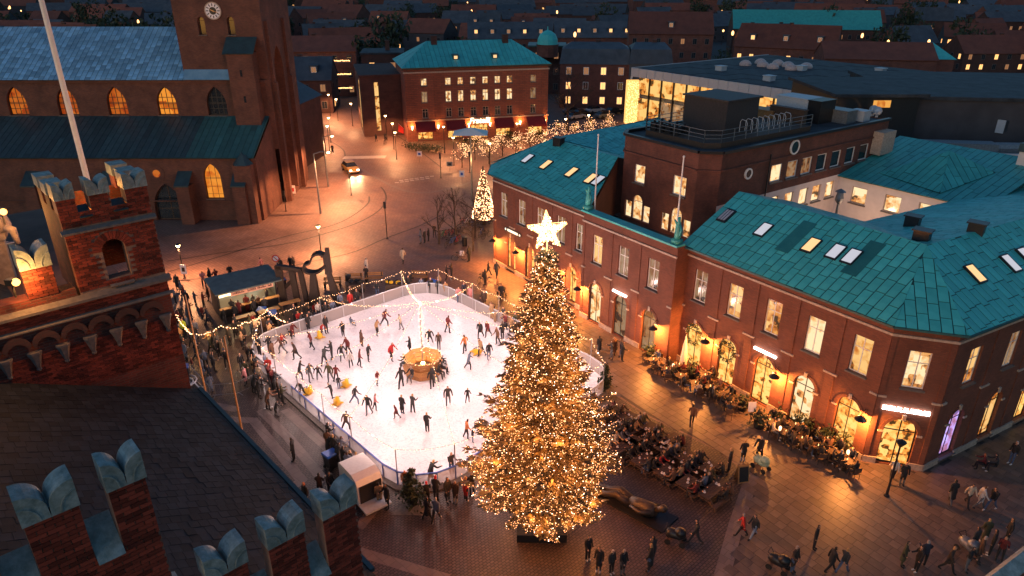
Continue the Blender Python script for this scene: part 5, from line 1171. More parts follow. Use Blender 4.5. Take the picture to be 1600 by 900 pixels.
while z < 15.9:
    Rz = xr(z); nb = max(5, int(7+Rz*3.6)); off = rx.random()*6.28
    for k in range(nb):
        a = off + 6.283*k/nb + rx.uniform(-.15,.15); L = Rz*rx.uniform(.74,1.12)*(1 + .34*noise.noise(Vector((math.cos(a)*1.6,math.sin(a)*1.6,z*.55))) + (.22 if rx.random() < .08 else 0)); d = Vector((math.cos(a),math.sin(a),0)); s_ = Vector((-d.y,d.x,0)); dz = -.16*L
        f = lambda t: d*(L*t) + Vector((0,0,z + dz*math.sin(t*2.2) + .14*L*t*t))
        br.tube([f(0),f(.5),f(1)],[.045,.03,.01],4,caps=False)
        n = int(10 + L*9)
        for j in range(n):
            t = .22 + .78*math.sqrt(rx.random()); p = f(t); wdt = .42*(1-t*.55)*min(1,L/2); lat = rx.uniform(-1,1)*wdt
            p = p + s_*lat + Vector((0,0,rx.uniform(-.10,.06))); u = (d*.75 + s_*(1 if lat > 0 else -1)*rx.uniform(.3,.9) + Vector((0,0,rx.uniform(-.35,.2)))).normalized(); ln = rx.uniform(.24,.44); nr_ = u.cross(Vector((rx.uniform(-.5,.5),rx.uniform(-.5,.5),1))).normalized()*ln*.22
            nd.poly([p-u*ln*.4, p+nr_, p+u*ln*.6, p-nr_])
        m_ = int(6 + L*6.5)
        for j in range(m_):
            t = .40 + .63*math.sqrt(rx.random()); p = f(min(t,1.0)) + s_*rx.uniform(-.34,.34)*min(1,L/2) + Vector((0,0,rx.uniform(-.1,.12))); bulbs_on(hot if rx.random() < .12 else bl,[p],.021,rx)
    z += .30 if z < 12 else .24
br.build('branches', M['bark'], xt); stuff(nd.build('crown', plain('spruce',(.07,.055,.025),.6,var=.5,scale=20), xt)); stuff(bl.build('lights', M['bulb_white'], xt)); stuff(hot.build('bright_lights', M['bulb_hot'], xt))
for k in range(110):
    zz = 2.5 + 13.0*(k/110)**1.15; a = k*2.4; r_ = xr(zz)*rx.uniform(.55,.95); lamp('tree_light',(r_*math.cos(a),r_*math.sin(a),zz),52*(xr(zz)/3+.3)*1.5,(1,.30,.06),.3,xt)
st = thing('tree_star', 'large glowing five pointed star on top of the Christmas tree', 'star', XB+Vector((0,-.05,16.75)), .05)
def star_pt(i, R1=.90, R2=.34): a = R(90-36*i+4); r_ = R1 if i%2==0 else R2; return (r_*math.cos(a), r_*math.sin(a))
mb = MB()
for y in (-.14,.14): mb.tube([(star_pt(i%10)[0],y,star_pt(i%10)[1]) for i in range(11)],.022,5)
for i in range(10): x,zz = star_pt(i); mb.tube([(x,-.14,zz),(x,.14,zz)],.018,4); mb.tube([(0,-.22,0),(x,-.14,zz)],.015,4)
mb.tube([(0,0,-1.0),(0,0,-.3)],.03,6); mb.build('frame', M['bulb_dim'], st)
mb = MB(); pts = []
while len(pts) < 430:
    x, zz = rx.uniform(-1,1), rx.uniform(-1,1)
    if inpoly(x,zz,[star_pt(i) for i in range(10)]): pts.append((x,rx.choice([-.16,.16])*(1-.5*math.hypot(x,zz)),zz))
bulbs_on(mb,[p for p in pts],.034,rx); stuff(mb.build('lights', emit('star_bulb',(1,.62,.32),5), st)); lamp('star_light',(0,-.7,0),110,(1,.70,.40),.3,st)
# ------------------------------------------------------------------ cone of lights, lit street trees, bare trees
cn = thing('light_cone', 'slim cone shaped tree of solid golden fairy lights by the bicycle stands', 'light tree', P(756,350)); rc2 = random.Random(9)
mb = MB(); mb.lathe([(1.35,.9),(.05,7.0)],n=14); mb.tube([(0,0,0),(0,0,1)],.2,8); mb.build('frame', M['wood_dark'], cn)
mb = MB(); pts=[]
for k in range(1100): zz = .9+6.1*(1-math.sqrt(rc2.random())); r_=1.38*(7.02-zz)/6.1; a=rc2.random()*6.283; pts.append((r_*math.cos(a),r_*math.sin(a),zz))
bulbs_on(mb,pts,.055,rc2); stuff(mb.build('lights',M['bulb'],cn))
for k in range(5): lamp('cone_light',(1.6*math.cos(k*1.3),1.6*math.sin(k*1.3),1.2+k*1.2),60,GOLD,.2,cn)
def grow(mb, p, d, L, r, depth, rnd, tips, spread=.6, n=3):
    q = p + d*L; m = p.lerp(q,.5)+Vector((rnd.uniform(-1,1),rnd.uniform(-1,1),rnd.uniform(-.3,.3)))*L*.06
    mb.tube([p,m,q],[r,r*.82,r*.62],5 if r > .04 else 3,caps=False)
    if depth == 0: tips.append(q); return
    for k in range(n + (1 if rnd.random() < .4 else 0)):
        v = (d + Vector((rnd.gauss(0,spread),rnd.gauss(0,spread),rnd.gauss(.15,spread*.6)))).normalized(); st_ = p.lerp(q, rnd.uniform(.55,1.0)); grow(mb, st_, v, L*rnd.uniform(.55,.8), r*.55, depth-1, rnd, tips, spread, n)
def bare_tree(name, loc, label, h, seed, group=None, depth=4, n=3):
    rnd = random.Random(seed); t = thing(name,label,'tree',loc,0,group); mb = MB(); mb.tube([(0,0,0),(.03,0,h*.16),(0,.02,h*.33)],[h*.022,h*.017,h*.014],7); mb.build('trunk',M['bark'],t)
    mb = MB(); tips=[]; grow(mb,Vector((0,0,h*.31)),Vector((0,0,1)),h*.26,h*.013,depth,rnd,tips,.5,n)
    for k in range(3): grow(mb,Vector((0,0,h*(.2+.05*k))),Vector((math.cos(k*2.1+seed),math.sin(k*2.1+seed),.9)).normalized(),h*.2,h*.009,depth-1,rnd,tips,.5,n)
    mb.build('branches',M['twig'],t); return t, tips
for i,(px,py,h) in enumerate([(686,381,6.6),(712,378,6.8),(742,372,6.4),(739,392,5.0)]): bare_tree('bare_tree',P(px,py),['leafless street tree standing alone before the bicycles','leafless street tree among the first bicycles','leafless street tree beside the cone of lights','small leafless tree behind a green bicycle'][i],h,i+3,None)
bare_tree('bare_tree',P(886,205),'tall leafless tree between the restaurant and mansard houses',13,8,None,5,3)
for i,(px,py) in enumerate([(722,262),(742,250),(764,256),(785,244),(806,250),(828,238),(850,240),(872,228),(896,230),(922,222),(950,216)]):
    b_ = P(px,py); t, tips = bare_tree('lit_tree',b_,'small street tree with fairy lights in its bare branches before the restaurant',4.6,i+20,'lit trees before the restaurant',3,3)
    mb = MB(); rnd = random.Random(i); pp = [q+Vector((rnd.gauss(0,.3),rnd.gauss(0,.3),rnd.gauss(0,.25))) for q in tips for _ in range(3)]; rnd.shuffle(pp); bulbs_on(mb,pp[:130],.038,rnd); stuff(mb.build('lights',M['bulb'],t))
    mb = MB(); leaf_cloud(mb,[q+Vector((rnd.gauss(0,.3),rnd.gauss(0,.3),rnd.gauss(0,.25))) for q in tips for _ in range(2)],.22,rnd); stuff(mb.build('leaves',M['leaf_warm'],t))
    lamp('tree_light',(0,-.3,3.6),50,GOLD,.4,t)
# ------------------------------------------------------------------ street lamps and masts
def lamp_post(g, h, label, group, e=330):
    t = thing('street_lamp',label,'street lamp',(g.x,g.y,0),0,group)
    mb = MB(); mb.tube([(0,0,0),(0,0,.9),(0,0,h-.15)],[.085,.06,.045],8); mb.lathe([(.14,0),(.14,.06),(.09,.12)],n=10); mb.build('post',M['dark_metal'],t)
    mb = MB(); mb.lathe([(.05,h-.18),(.10,h-.15),(.24,h+.10)],n=10); mb.build('lamp_glass',M['lamp_glass'],t)
    mb = MB(); mb.lathe([(.27,h+.11),(.26,h+.15),(.05,h+.24)],n=10); mb.build('lamp_cap',M['dark_metal'],t)
    lamp('lamp_light',(0,0,h-.30),e,STREET,.12,t,'SPOT',None,R(165)); return t
for px,py,h,lab in [(497,354,3.4,'street lamp beside the tall dark steel sculpture'),(278,384,3.4,'street lamp near the town hall turret and food stall')]:
    base = P(px,py,h); lamp_post(base,h,lab,None,2800)
for px,py in [(575,171),(548,162),(525,155),(513,148),(497,175),(513,184),(602,181),(613,193),(617,207),(511,197)]:
    lamp_post(P(px,py,4.3),4.3,'warm street lamp lining the street towards the town','lamps along the street',1800)
for px,py in [(693,198),(708,215),(808,193),(765,224),(884,186),(920,180)]:
    lamp_post(P(px,py,4.3),4.3,'warm street lamp before the restaurant front','lamps before the restaurant',1300)
def mast(base, head, label, e=1500):
    t = thing('mast_lamp',label,'street lamp',(base.x,base.y,0)); hd = head-Vector((base.x,base.y,0)); h = hd.z
    mb = MB(); mb.tube([(0,0,0),(0,0,h*.5),(0,0,h-.1)],[.13,.10,.07],8); mb.tube([(0,0,h-.15),(hd.x*.5,hd.y*.5,h+.12),(hd.x,hd.y,h+.06)],[.06,.08,.10],6); mb.build('mast',M['grey_metal'],t)
    mb = MB(); mb.ball((hd.x,hd.y,h),.2,n=10,m=6,sz=.5); mb.build('lamp_head',M['lamp_glass'],t); lamp('lamp_light',(hd.x,hd.y,h-.25),e,STREET,.15,t,'SPOT',None,R(150))
b1 = P(501,334); mast(b1, Vector((b1.x+1.7,b1.y+.2,7.6)),'tall grey mast lamp with long arm beside the cathedral forecourt',7000)
b2 = P(513,292); mast(b2, Vector((b2.x+1.2,b2.y+.2,7.0)),'tall grey mast lamp with short arm at the street mouth',5000)
b3 = P(738,322); t = thing('mirror_lamp','tall mast carrying a broad pale square reflector above the lit trees','street lamp',b3)
mb = MB(); mb.tube([(0,0,0),(0,0,9.3)],[.13,.09],8); mb.build('mast',M['grey_metal'],t); mb = MB(); mb.raw([(-2.1,-1.6,9.3),(2.1,-1.6,9.3),(2.1,1.6,9.3),(-2.1,1.6,9.3),(0,0,10.0),(0,0,9.1)],[(0,1,4),(1,2,4),(2,3,4),(3,0,4),(1,0,5),(2,1,5),(3,2,5),(0,3,5)]); mb.build('reflector',M['white_paint'],t)
lamp('reflector_fill',(0,-.6,6.0),160,GOLD,.2,t)  # added lamp without a fitting, stands in for window light
for px,py,h,lab in [(605,373,4.3,'slim signal post standing at the curve of the road'),(447,330+0,2.6,'thin sign post with grey plate by the cathedral'),(689,278,3.6,'slim signal post beside the road dashes'),(549,305,3.0,'thin post with square sign in the road glare'),(734,270,3.2,'thin signal post before the lit trees')]:
    t = thing('signal_post',lab,'post',P(px,py)); mb = MB(); mb.tube([(0,0,0),(0,0,h)],.055,6); mb.lathe([(.16,0),(.16,.05)],n=8); mb.build('post',M['dark_metal'],t); mb = MB(); mb.box(-.13,.13,-.1,.1,h-.75,h); mb.build('signal_box',M['dark_metal'],t)
def sign(px,py,z,w_,h_,mat,label,mark='blue'):
    b = P(px,py); t = thing('road_sign',label,'sign',b,-.1); mb = MB(); mb.tube([(0,.03,0),(0,.03,z+h_)],.03,6); mb.build('post',M['grey_metal'],t); mb = MB(); mb.box(-w_/2,w_/2,-.03,0,z,z+h_); o = mb.build('plate',M[mat],t); mb = MB(); mb.box(-w_*.25,w_*.25,-.036,-.031,z+h_*.25,z+h_*.7); mb.build('symbol',M[mark],o)
sign(656,254,1.0,.8,.8,'sign_white','white sign with blue square by the planting bed'); sign(722,286,.9,.7,.9,'sign_white','small white and blue sign near the cone of lights'); sign(703,268,.8,.9,.7,'grey_metal','low grey sign plate on the pavement','dark_metal'); sign(459,308,.5,.7,1.1,'sign_white','white notice stand on the cathedral forecourt','red'); sign(290,437,.6,.6,1.0,'sign_white','white notice at the foot of the turret side lamp','dark_metal')
nl = thing('no_entry_sign','round red rimmed prohibition sign on a pole behind the food stall','sign',P(436,438)); mb = MB(); mb.tube([(0,0,0),(0,0,2.5)],.03,6); mb.build('post',M['grey_metal'],nl); mb = MB(); mb.tube([(0,-.03,2.3),(0,-.06,2.3)],.36,18); o=mb.build('rim',M['red'],nl); mb = MB(); mb.tube([(0,-.062,2.3),(0,-.07,2.3)],.27,18); mb.build('face',M['sign_white'],o); mb=MB(); mb.bar((-.18,-.075,2.48),(.18,-.075,2.12),.02,.07); mb.build('slash',M['red'],o)
bs = thing('info_pillar','dark advertising pillar with glowing poster beside the cathedral corner','sign',P(457,265),.5); mb = MB(); mb.box(-.7,.7,-.25,.25,0,2.6); mb.build('body',M['dark_metal'],bs); mb = MB(); mb.box(-.5,.5,-.27,-.255,.8,2.3); mb.build('poster',M['room_dim'],bs); lamp('poster_fill',(0,-1,1.6),12,WARM,.3,bs)  # lamp added in front of the poster to spread its glow
# ------------------------------------------------------------------ car
car = thing('parked_car','small yellow car with bright headlights turning into the square','car',P(548,268),R(-62))
mb = MB(); prof = [(-2.05,.35),(-2.1,.75),(-1.9,.92),(-1.2,.98),(1.0,.95),(1.85,.82),(2.1,.62),(2.08,.35)]
def extr(mb, prof, w0, mi=None, w1=None):
    n=len(prof); w1 = w1 or [w0]*n; mb.raw([(x,-w1[i],z) for i,(x,z) in enumerate(prof)]+[(x,w1[i],z) for i,(x,z) in enumerate(prof)],[tuple(range(n))[::-1],tuple(range(n,2*n))]+[(i,(i+1)%n,n+(i+1)%n,n+i) for i in range(n)],mi)
extr(mb,prof,.86,w1=[.80,.86,.86,.86,.86,.84,.76,.76]); M['car_paint']=plain('car_paint',(.42,.25,.06),.25,var=.05); mb.build('body',M['car_paint'],car)
mb = MB(); extr(mb,[(-1.75,.93),(-1.25,1.42),(.25,1.45),(.95,.96)],.74,w1=[.80,.62,.62,.80]); o=mb.build('cabin',M['glass_dark'],car)
mb = MB(); mb.box(-1.2,.2,-.61,.61,1.44,1.49); mb.build('roof_panel',M['car_paint'],o)
for x in (-1.3,1.3):
    for s in (-1,1):
        mb = MB(); mb.tube([(x,s*.66,.32),(x,s*.88,.32)],.32,14); w_=mb.build('wheel',M['rubber'],car); mb = MB(); mb.tube([(x,s*.885,.32),(x,s*.90,.32)],.18,10); mb.build('rim',M['steel'],w_)
for s in (-1,1):
    mb = MB(); mb.box(2.03,2.13,s*.55-.16,s*.55+.16,.58,.74); mb.build('headlight',M['lamp_white'],car)
    mb = MB(); mb.box(-2.14,-2.08,s*.6-.13,s*.6+.13,.66,.82); mb.build('tail_light',M['red'],car)
    l = lamp('beam',(2.2,s*.55,.66),600,(1,.62,.28),.08,car,'SPOT',(0,0,0),R(70)); l.rotation_euler = Vector((1,0,-.12)).to_track_quat('-Z','Y').to_euler()
mb = MB(); mb.box(2.08,2.12,-.35,.35,.42,.52); mb.build('number_plate',M['sign_white'],car)
# ------------------------------------------------------------------ bicycles
def bike_meshes():
    out = {}
    mb = MB(); mb.tube([(.34*math.cos(k*.5236),0,.34+.34*math.sin(k*.5236)) for k in range(13)],.022,5,caps=False)
    for k in range(6): a=k*1.047; mb.tube([(0,0,.34),(.33*math.cos(a),0,.34+.33*math.sin(a))],.005,3,caps=False)
    out['wheel']=mb.mesh('wheel'); out['wheel'].materials.append(M['rubber'])
    mb = MB()
    for a,b in (((-.5,0,.34),(-.12,0,.30)),((-.12,0,.30),(-.22,0,.85)),((-.12,0,.30),(.38,0,.82)),((-.2,0,.75),(.36,0,.85)),((-.5,0,.34),(-.2,0,.72)),((.36,0,.9),(.5,0,.34))): mb.tube([a,b],.02,5)
    out['frame']=mb.mesh('frame')
    mb = MB(); mb.raw([(-.36,-.09,.87),(-.36,.09,.87),(-.08,.03,.9),(-.08,-.03,.9),(-.36,-.09,.92),(-.36,.09,.92),(-.08,.03,.93),(-.08,-.03,.93)],[(0,1,2,3),(4,5,6,7),(0,1,5,4),(1,2,6,5),(2,3,7,6),(3,0,4,7)]); out['saddle']=mb.mesh('saddle'); out['saddle'].materials.append(M['rubber'])
    mb = MB(); mb.tube([(.26,-.28,1.0),(.36,-.2,1.03),(.36,.2,1.03),(.26,.28,1.0)],.016,5); mb.tube([(.36,0,.88),(.36,0,1.03)],.018,5); out['handlebar']=mb.mesh('handlebar'); out['handlebar'].materials.append(M['grey_metal'])
    return out
BK = bike_meshes(); BFR = {}
for c in ('dark_metal','blue','white_paint','red','car_paint'):
    me = BK['frame'].copy(); me.materials.append(M[c]); BFR[c]=me
M['green']=plain('green_paint',(.03,.25,.08),.4); me=BK['frame'].copy(); me.materials.append(M['green']); BFR['green']=me
cname = {'dark_metal':'black','blue':'blue','white_paint':'white','red':'red','green':'green','car_paint':'yellow'}
def bicycle(loc, rz, c, label, group=None):
    t = thing('bicycle',label,'bicycle',loc,rz,group)
    for x in (-.5,.5): link('wheel',BK['wheel'],t,(x,0,0))
    link('frame',BFR[c],t); link('saddle',BK['saddle'],t); link('handlebar',BK['handlebar'],t); return t
rb2 = random.Random(31)
for row,(x0,y0,x1,y1,n) in enumerate([(690,372,722,366,8),(722,352,772,348,12),(700,385,716,380,3),(738,362,760,372,4)]):
    for k in range(n):
        c = rb2.choice(['dark_metal','dark_metal','dark_metal','blue','white_paint','red','green']); f=k/max(1,n-1); b=P(x0+(x1-x0)*f,y0+(y1-y0)*f)
        bicycle(b,rb2.uniform(.7,1.3),c,cname[c]+' bicycle '+['parked by the first leafless trees','parked in the row under the cone of lights','leaning in the group by the dark bin','parked behind the leafless trees'][row],cname[c]+' bicycles in parking group %d'%(row+1))
bicycle(P(718,407),.2,'dark_metal','black bicycle with white pannier standing alone on the paving'); bicycle(P(752,440),1.2,'dark_metal','black bicycle held by a person near the arcade'); bicycle(P(405,342),.5,'dark_metal','dark bicycle leaning by the cathedral buttress')
pn = thing('pannier_bag','white pannier bag on the lone bicycle','bag',P(722,405)+Vector((0,0,.45))); mb=MB(); mb.box(-.22,.22,-.14,.14,0,.42); mb.box(-.2,.2,-.12,.12,.42,.46); mb.build('bag',M['sign_white'],pn)
# ------------------------------------------------------------------ food stall
ks = thing('food_stall','black food stall with grey green sloping roof and bright serving hatch','stall',P(346,500),PQROT-.12)
mb = MB(); mb.box(0,5.0,0,2.4,.1,1.05); mb.box(0,.12,0,2.4,1.05,2.7); mb.box(4.88,5.0,0,2.4,1.05,2.7); mb.box(.12,4.88,2.28,2.4,1.05,2.7); mb.build('body',M['dark_metal'],ks)
mb = MB(); mb.slab([(-.3,-.9,2.75),(5.3,-.9,2.75),(5.3,2.6,3.05),(-.3,2.6,3.05)],.12); mb.build('roof',M['stall_roof'],ks)
mb = MB(); mb.box(-.05,5.05,-.45,-.02,1.0,1.06); mb.build('counter',M['wood'],ks)
mb = MB(); mb.box(.14,4.86,2.2,2.27,1.06,2.6); mb.build('back_wall',interior('stall_inside',(1,.68,.32),1.8,.25,2.2),ks)  # wall glows by itself: the stall's inside light is put into its surface
mb = MB(); mb.box(1.0,4.6,-.55,-.48,2.15,2.6); o=mb.build('menu_board',plain('menu',(.62,.36,.26),.6,var=.1),ks)
mb = MB(); rs=random.Random(8)
for x0,x1 in ((1.15,2.1),(2.4,3.1),(3.25,3.95),(4.15,4.45)):
    x=x0
    while x<x1: w_=rs.uniform(.05,.11); mb.box(x,x+w_,-.556,-.551,2.27,2.47 if rs.random()<.7 else 2.4); x+=w_+.03
mb.build('lettering',plain('menu_ink',(.10,.04,.03),.6),o)
for x in (1.2,2.5,3.8): lamp('stall_light',(x,.6,2.5),110,(1,.66,.32),.1,ks)
# wooden counters with garland before the stall
for k,(x,y) in enumerate([(1.2,-2.6),(3.2,-2.7),(5.2,-2.3)]):
    c = thing('bar_table','narrow wooden standing table before the food stall','table',ks.location+Vector((x*.8,x*.62,0))+Vector((.62,-.8,0))*(-y),PQROT-.12,'standing tables before the stall')
    mb=MB(); mb.box(-.9,.9,-.3,.3,1.02,1.08); mb.build('table_top',M['wood'],c)
    for s in (-.75,.75): mb=MB(); mb.box(s-.05,s+.05,-.22,.22,0,1.02); mb.build('leg',M['wood_dark'],c)
for a,b in (((276,492),(300,522)),((300,522),(345,508)),((345,508),(378,505)),((378,505),(418,483)),((418,483),(446,502))):
    A_=P(*a,2.2); B_=P(*b,2.2); g,pp=garland(A_,B_,.3,'warm garland hung low around the food stall queue','garlands round the stall',.16,'bulb',.05); lamp('garland_light',tuple((B_-A_)/2-Vector((0,0,.35))),45,GOLD,.1,g)
for px,py,top in ((385,709,505),(327,640,452)):
    b=P(px,py); tt=8.2 if px==385 else 8.6
    t=thing('wooden_mast','tall slender bare wooden mast standing left of the rink','mast',b,0,'wooden masts left of the rink'); mb=MB(); mb.tube([(0,0,0),(0,0,tt)],[.07,.045],8); mb.build('pole',M['wood'],t); mb=MB(); mb.lathe([(.3,0),(.3,.08),(.1,.3)],n=8); mb.build('foot',M['grey_metal'],t)
# ------------------------------------------------------------------ steel sculpture
sc = thing('steel_sculpture','tall dark weathered steel sculpture of posts, beam and looping ribbon','sculpture',P(500,474)+Vector((-.3,0,0)),.10)
sp_ = lambda px,py,y=0: Vector(((px-500)*.056,y,(474-py)*.062))
mb=MB()
for a,b,w_ in (((448,413),(450,474),.55),((468,420),(471,478),.5),((481,421),(485,470),.4)): mb.bar(sp_(*a),sp_(*b),w_,.45,up=(0,1,0))
mb.bar(sp_(446,414),sp_(483,421),.45,.35); mb.bar(sp_(449,452,.3),sp_(468,436,.3),.3,.3); mb.build('frame',M['corten'],sc)
mb=MB(); mb.raw([sp_(489,474,-.5),sp_(506,474,-.5),sp_(506,474,.5),sp_(489,474,.5),sp_(496,426,-.25),sp_(504,426,-.25),sp_(504,426,.25),sp_(496,426,.25)],[(4,5,6,7),(0,1,5,4),(1,2,6,5),(2,3,7,6),(3,0,4,7)]); mb.build('tapered_leg',M['corten'],sc)
mb=MB(); mb.raw([sp_(526,472,-.4),sp_(540,472,-.4),sp_(540,472,.4),sp_(526,472,.4),sp_(521,424,-.25),sp_(527,424,-.25),sp_(527,424,.25),sp_(521,424,.25)],[(4,5,6,7),(0,1,5,4),(1,2,6,5),(2,3,7,6),(3,0,4,7)]); mb.bar(sp_(522,396),sp_(523,428),.4,.4,up=(0,1,0)); mb.bar(sp_(526,389),sp_(527,426),.35,.35,up=(0,1,0)); mb.build('tall_leg',M['corten'],sc)
rbn=[(520,399),(512,396),(503,400),(498,409),(490,412),(487,417),(491,423),(503,425),(514,421),(521,414)]
mb=MB(); pts=smooth_path([sp_(*p) for p in rbn],4)
for i in range(len(pts)-1): mb.bar(pts[i],pts[i+1]+ (pts[i+1]-pts[i])*.15,.9,.16)
mb.build('ribbon',M['corten'],sc)
# ------------------------------------------------------------------ benches, bins, barriers, trailer, potted spruces
def bench(loc,rz,label):
    t=thing('park_bench',label,'bench',loc,rz)
    for k in range(3): mb=MB(); mb.box(-.85,.85,-.3+k*.2,-.13+k*.2,.42,.46); mb.build('seat_slat',M['wood'],t)
    for k in range(2): mb=MB(); mb.box(-.85,.85,.30,.34,.55+k*.18,.69+k*.18); mb.build('back_slat',M['wood'],t)
    for s in (-.7,.7): mb=MB(); mb.box(s-.05,s+.05,-.3,.3,0,.419); mb.box(s-.04,s+.04,.26,.299,.42,.9); mb.build('leg',M['dark_metal'],t)
bench(P(585,440),.1,'wooden bench with back facing the rink beside the standing couple'); bench(P(553,442),.1,'wooden bench next to the loaded cargo cart'); bench(P(655,438),-.2,'wooden bench behind the far corner of the rink'); bench(P(520,448),.1,'wooden bench behind the steel sculpture legs')
for i,(px,py,lb) in enumerate([(411,500,'near the standing tables by the stall'),(428,505,'behind the rink garland by the stall'),(441,452,'below the no entry sign'),(677,455,'behind the far rink fence'),(268,545,'against the town hall turret wall'),(289,592,'beside the coiled pale hoses'),(519,730,'among people leaning on the rink fence')]):
    t=thing('wheeled_bin','dark wheeled bin with bright blue lid '+lb,'bin',P(px,py),.4*i); mb=MB(); mb.raw([(-.27,-.3,.1),(.27,-.3,.1),(.27,.3,.1),(-.27,.3,.1),(-.33,-.38,1.0),(.33,-.38,1.0),(.33,.38,1.0),(-.33,.38,1.0)],[(3,2,1,0),(0,1,5,4),(1,2,6,5),(2,3,7,6),(3,0,4,7)]); mb.build('body',M['dark_metal'],t)
    mb=MB(); mb.raw([(-.36,-.42,1.0),(.36,-.42,1.0),(.36,.42,1.0),(-.36,.42,1.0),(-.34,-.40,1.06),(.34,-.40,1.06),(.34,.38,1.12),(-.34,.38,1.12)],[(4,5,6,7),(0,1,5,4),(1,2,6,5),(2,3,7,6),(3,0,4,7)]); mb.build('lid',M['blue'],t)
    for s in (-.28,.28): mb=MB(); mb.tube([(s-.03,.3,.11),(s+.03,.3,.11)],.11,10); mb.build('wheel',M['rubber'],t)
for px,py,lb in [(726,384,'slim dark litter bin beside the parked bicycles'),(545,445,'dark litter bin near the loaded cart')]:
    t=thing('litter_bin',lb,'bin',P(px,py)); mb=MB(); mb.lathe([(.26,0),(.28,.9),(.24,.95),(.24,.85)],n=12); mb.build('body',M['dark_metal'],t); mb=MB(); mb.lathe([(.30,.98),(.30,1.02),(.1,1.06)],n=12); mb.build('lid',M['dark_metal'],t)
for i,(a,b) in enumerate([((330,622),(372,618)),((372,618),(410,600)),((300,590),(330,622)),((410,600),(420,640))]):
    A_,B_=P(*a),P(*b); L=(B_-A_).length; t=thing('crowd_barrier',['grey crowd barrier closing the queue beside the hoses','grey crowd barrier at the foot of the masts','grey crowd barrier leaning by the turret corner','grey crowd barrier beside the rink entrance crowd'][i],'barrier',A_,math.atan2(B_.y-A_.y,B_.x-A_.x))
    mb=MB(); mb.tube([(0,0,.1),(0,0,1.05),(L,0,1.05),(L,0,.1)],.022,6); mb.bar((0,0,.2),(L,0,.2),.03,.03); mb.build('frame',M['steel'],t)
    for k in range(1,int(L/.35)): mb=MB(); mb.bar((k*.35,0,.2),(k*.35,0,1.04),.015,.015); mb.build('bar',M['steel'],t)
    for x in (.2,L-.2): mb=MB(); mb.box(x-.03,x+.03,-.3,.3,.0,.05); mb.build('foot',M['steel'],t)
hs=thing('hose_coil','loose coil of pale hose lying beside the turret wall','hose',P(284,600)); mb=MB(); mb.tube([((.55+.02*k)*math.cos(k*.5),(.4+.02*k)*math.sin(k*.5),.05+.006*k) for k in range(34)],.05,5); mb.tube([(.9,0,.2),(1.5,-.6,.1),(1.9,-.5,.06)],.05,5); mb.build('hose',M['sign_white'],hs)
tr=thing('covered_trailer','small white covered trailer with dark open back beside the rink fence','trailer',P(566,772),R(128))
mb=MB(); pf=[(-1.2,.45),(-1.2,1.5),(-1.0,1.9),(-.5,2.05),(1.0,1.95),(1.15,1.85),(1.15,.45)]; extr(mb,pf,.75); mb.build('cover',M['white_paint'],tr)
mb=MB(); mb.box(-1.26,-1.202,-.66,.66,.5,1.6); mb.build('opening_shade',M['dark_metal'],tr); mb=MB(); mb.box(-2.1,1.2,-.78,.78,.34,.45); mb.build('bed',M['pale_metal'],tr)  # solid dark plate drawn for the shade inside the open back
for s in (-.84,.84): mb=MB(); mb.tube([(0,s-.06,.28),(0,s+.06,.28)],.28,12); mb.build('wheel',M['rubber'],tr)
mb=MB(); mb.bar((1.2,.5,.4),(2.2,0,.42),.06,.06); mb.bar((1.2,-.5,.4),(2.2,0,.42),.06,.06); mb.build('drawbar',M['steel'],tr)
def spruce(loc,h,r,label,seed,plinth=True):
    rnd=random.Random(seed); t=thing('potted_spruce',label,'tree',loc); mb=MB(); mb.tube([(0,0,.1),(0,0,h)],[.06,.02],6); mb.build('trunk',M['bark'],t); nd=MB(); pts=[]
    z=.45
    while z<h:
        Rz=r*(1-(z-.3)/(h-.25))+.05; n=int(6+Rz*8)
        for k in range(n):
            a=rnd.random()*6.283; L=Rz*rnd.uniform(.7,1.15)
            for j in range(7):
                q=rnd.uniform(.2,1)*L; pts.append((q*math.cos(a)+rnd.gauss(0,.06),q*math.sin(a)+rnd.gauss(0,.06),z-q*.15+rnd.gauss(0,.05)))
        z+=.16
    leaf_cloud(nd,pts,.22,rnd); stuff(nd.build('crown',M['leaf_dark'],t))
    mb=MB(); mb.lathe([(.25,0),(.32,.45),(.28,.45)],n=10); mb.build('pot',M['dark_metal'],t)
    if plinth: mb=MB(); mb.prism([(-1.1,-.9),(1.1,-.9),(0,1.0)][::1],-.0,.03); mb.build('deck',M['stone'],t)
spruce(P(645,788),2.4,1.05,'small dark spruce in a pot at the near corner of the rink fence',1); spruce(P(945,608),2.0,.7,'small dark spruce in a pot beside the rink and facade',2)
for i,(px,py) in enumerate([(800,418),(842,440),(868,455)]): spruce(P(px,py),2.1,.6,['bushy potted tree lit golden beside the far shop windows','bushy potted tree under the arcade lamp','bushy potted tree behind the star of the Christmas tree'][i],i+5,False)
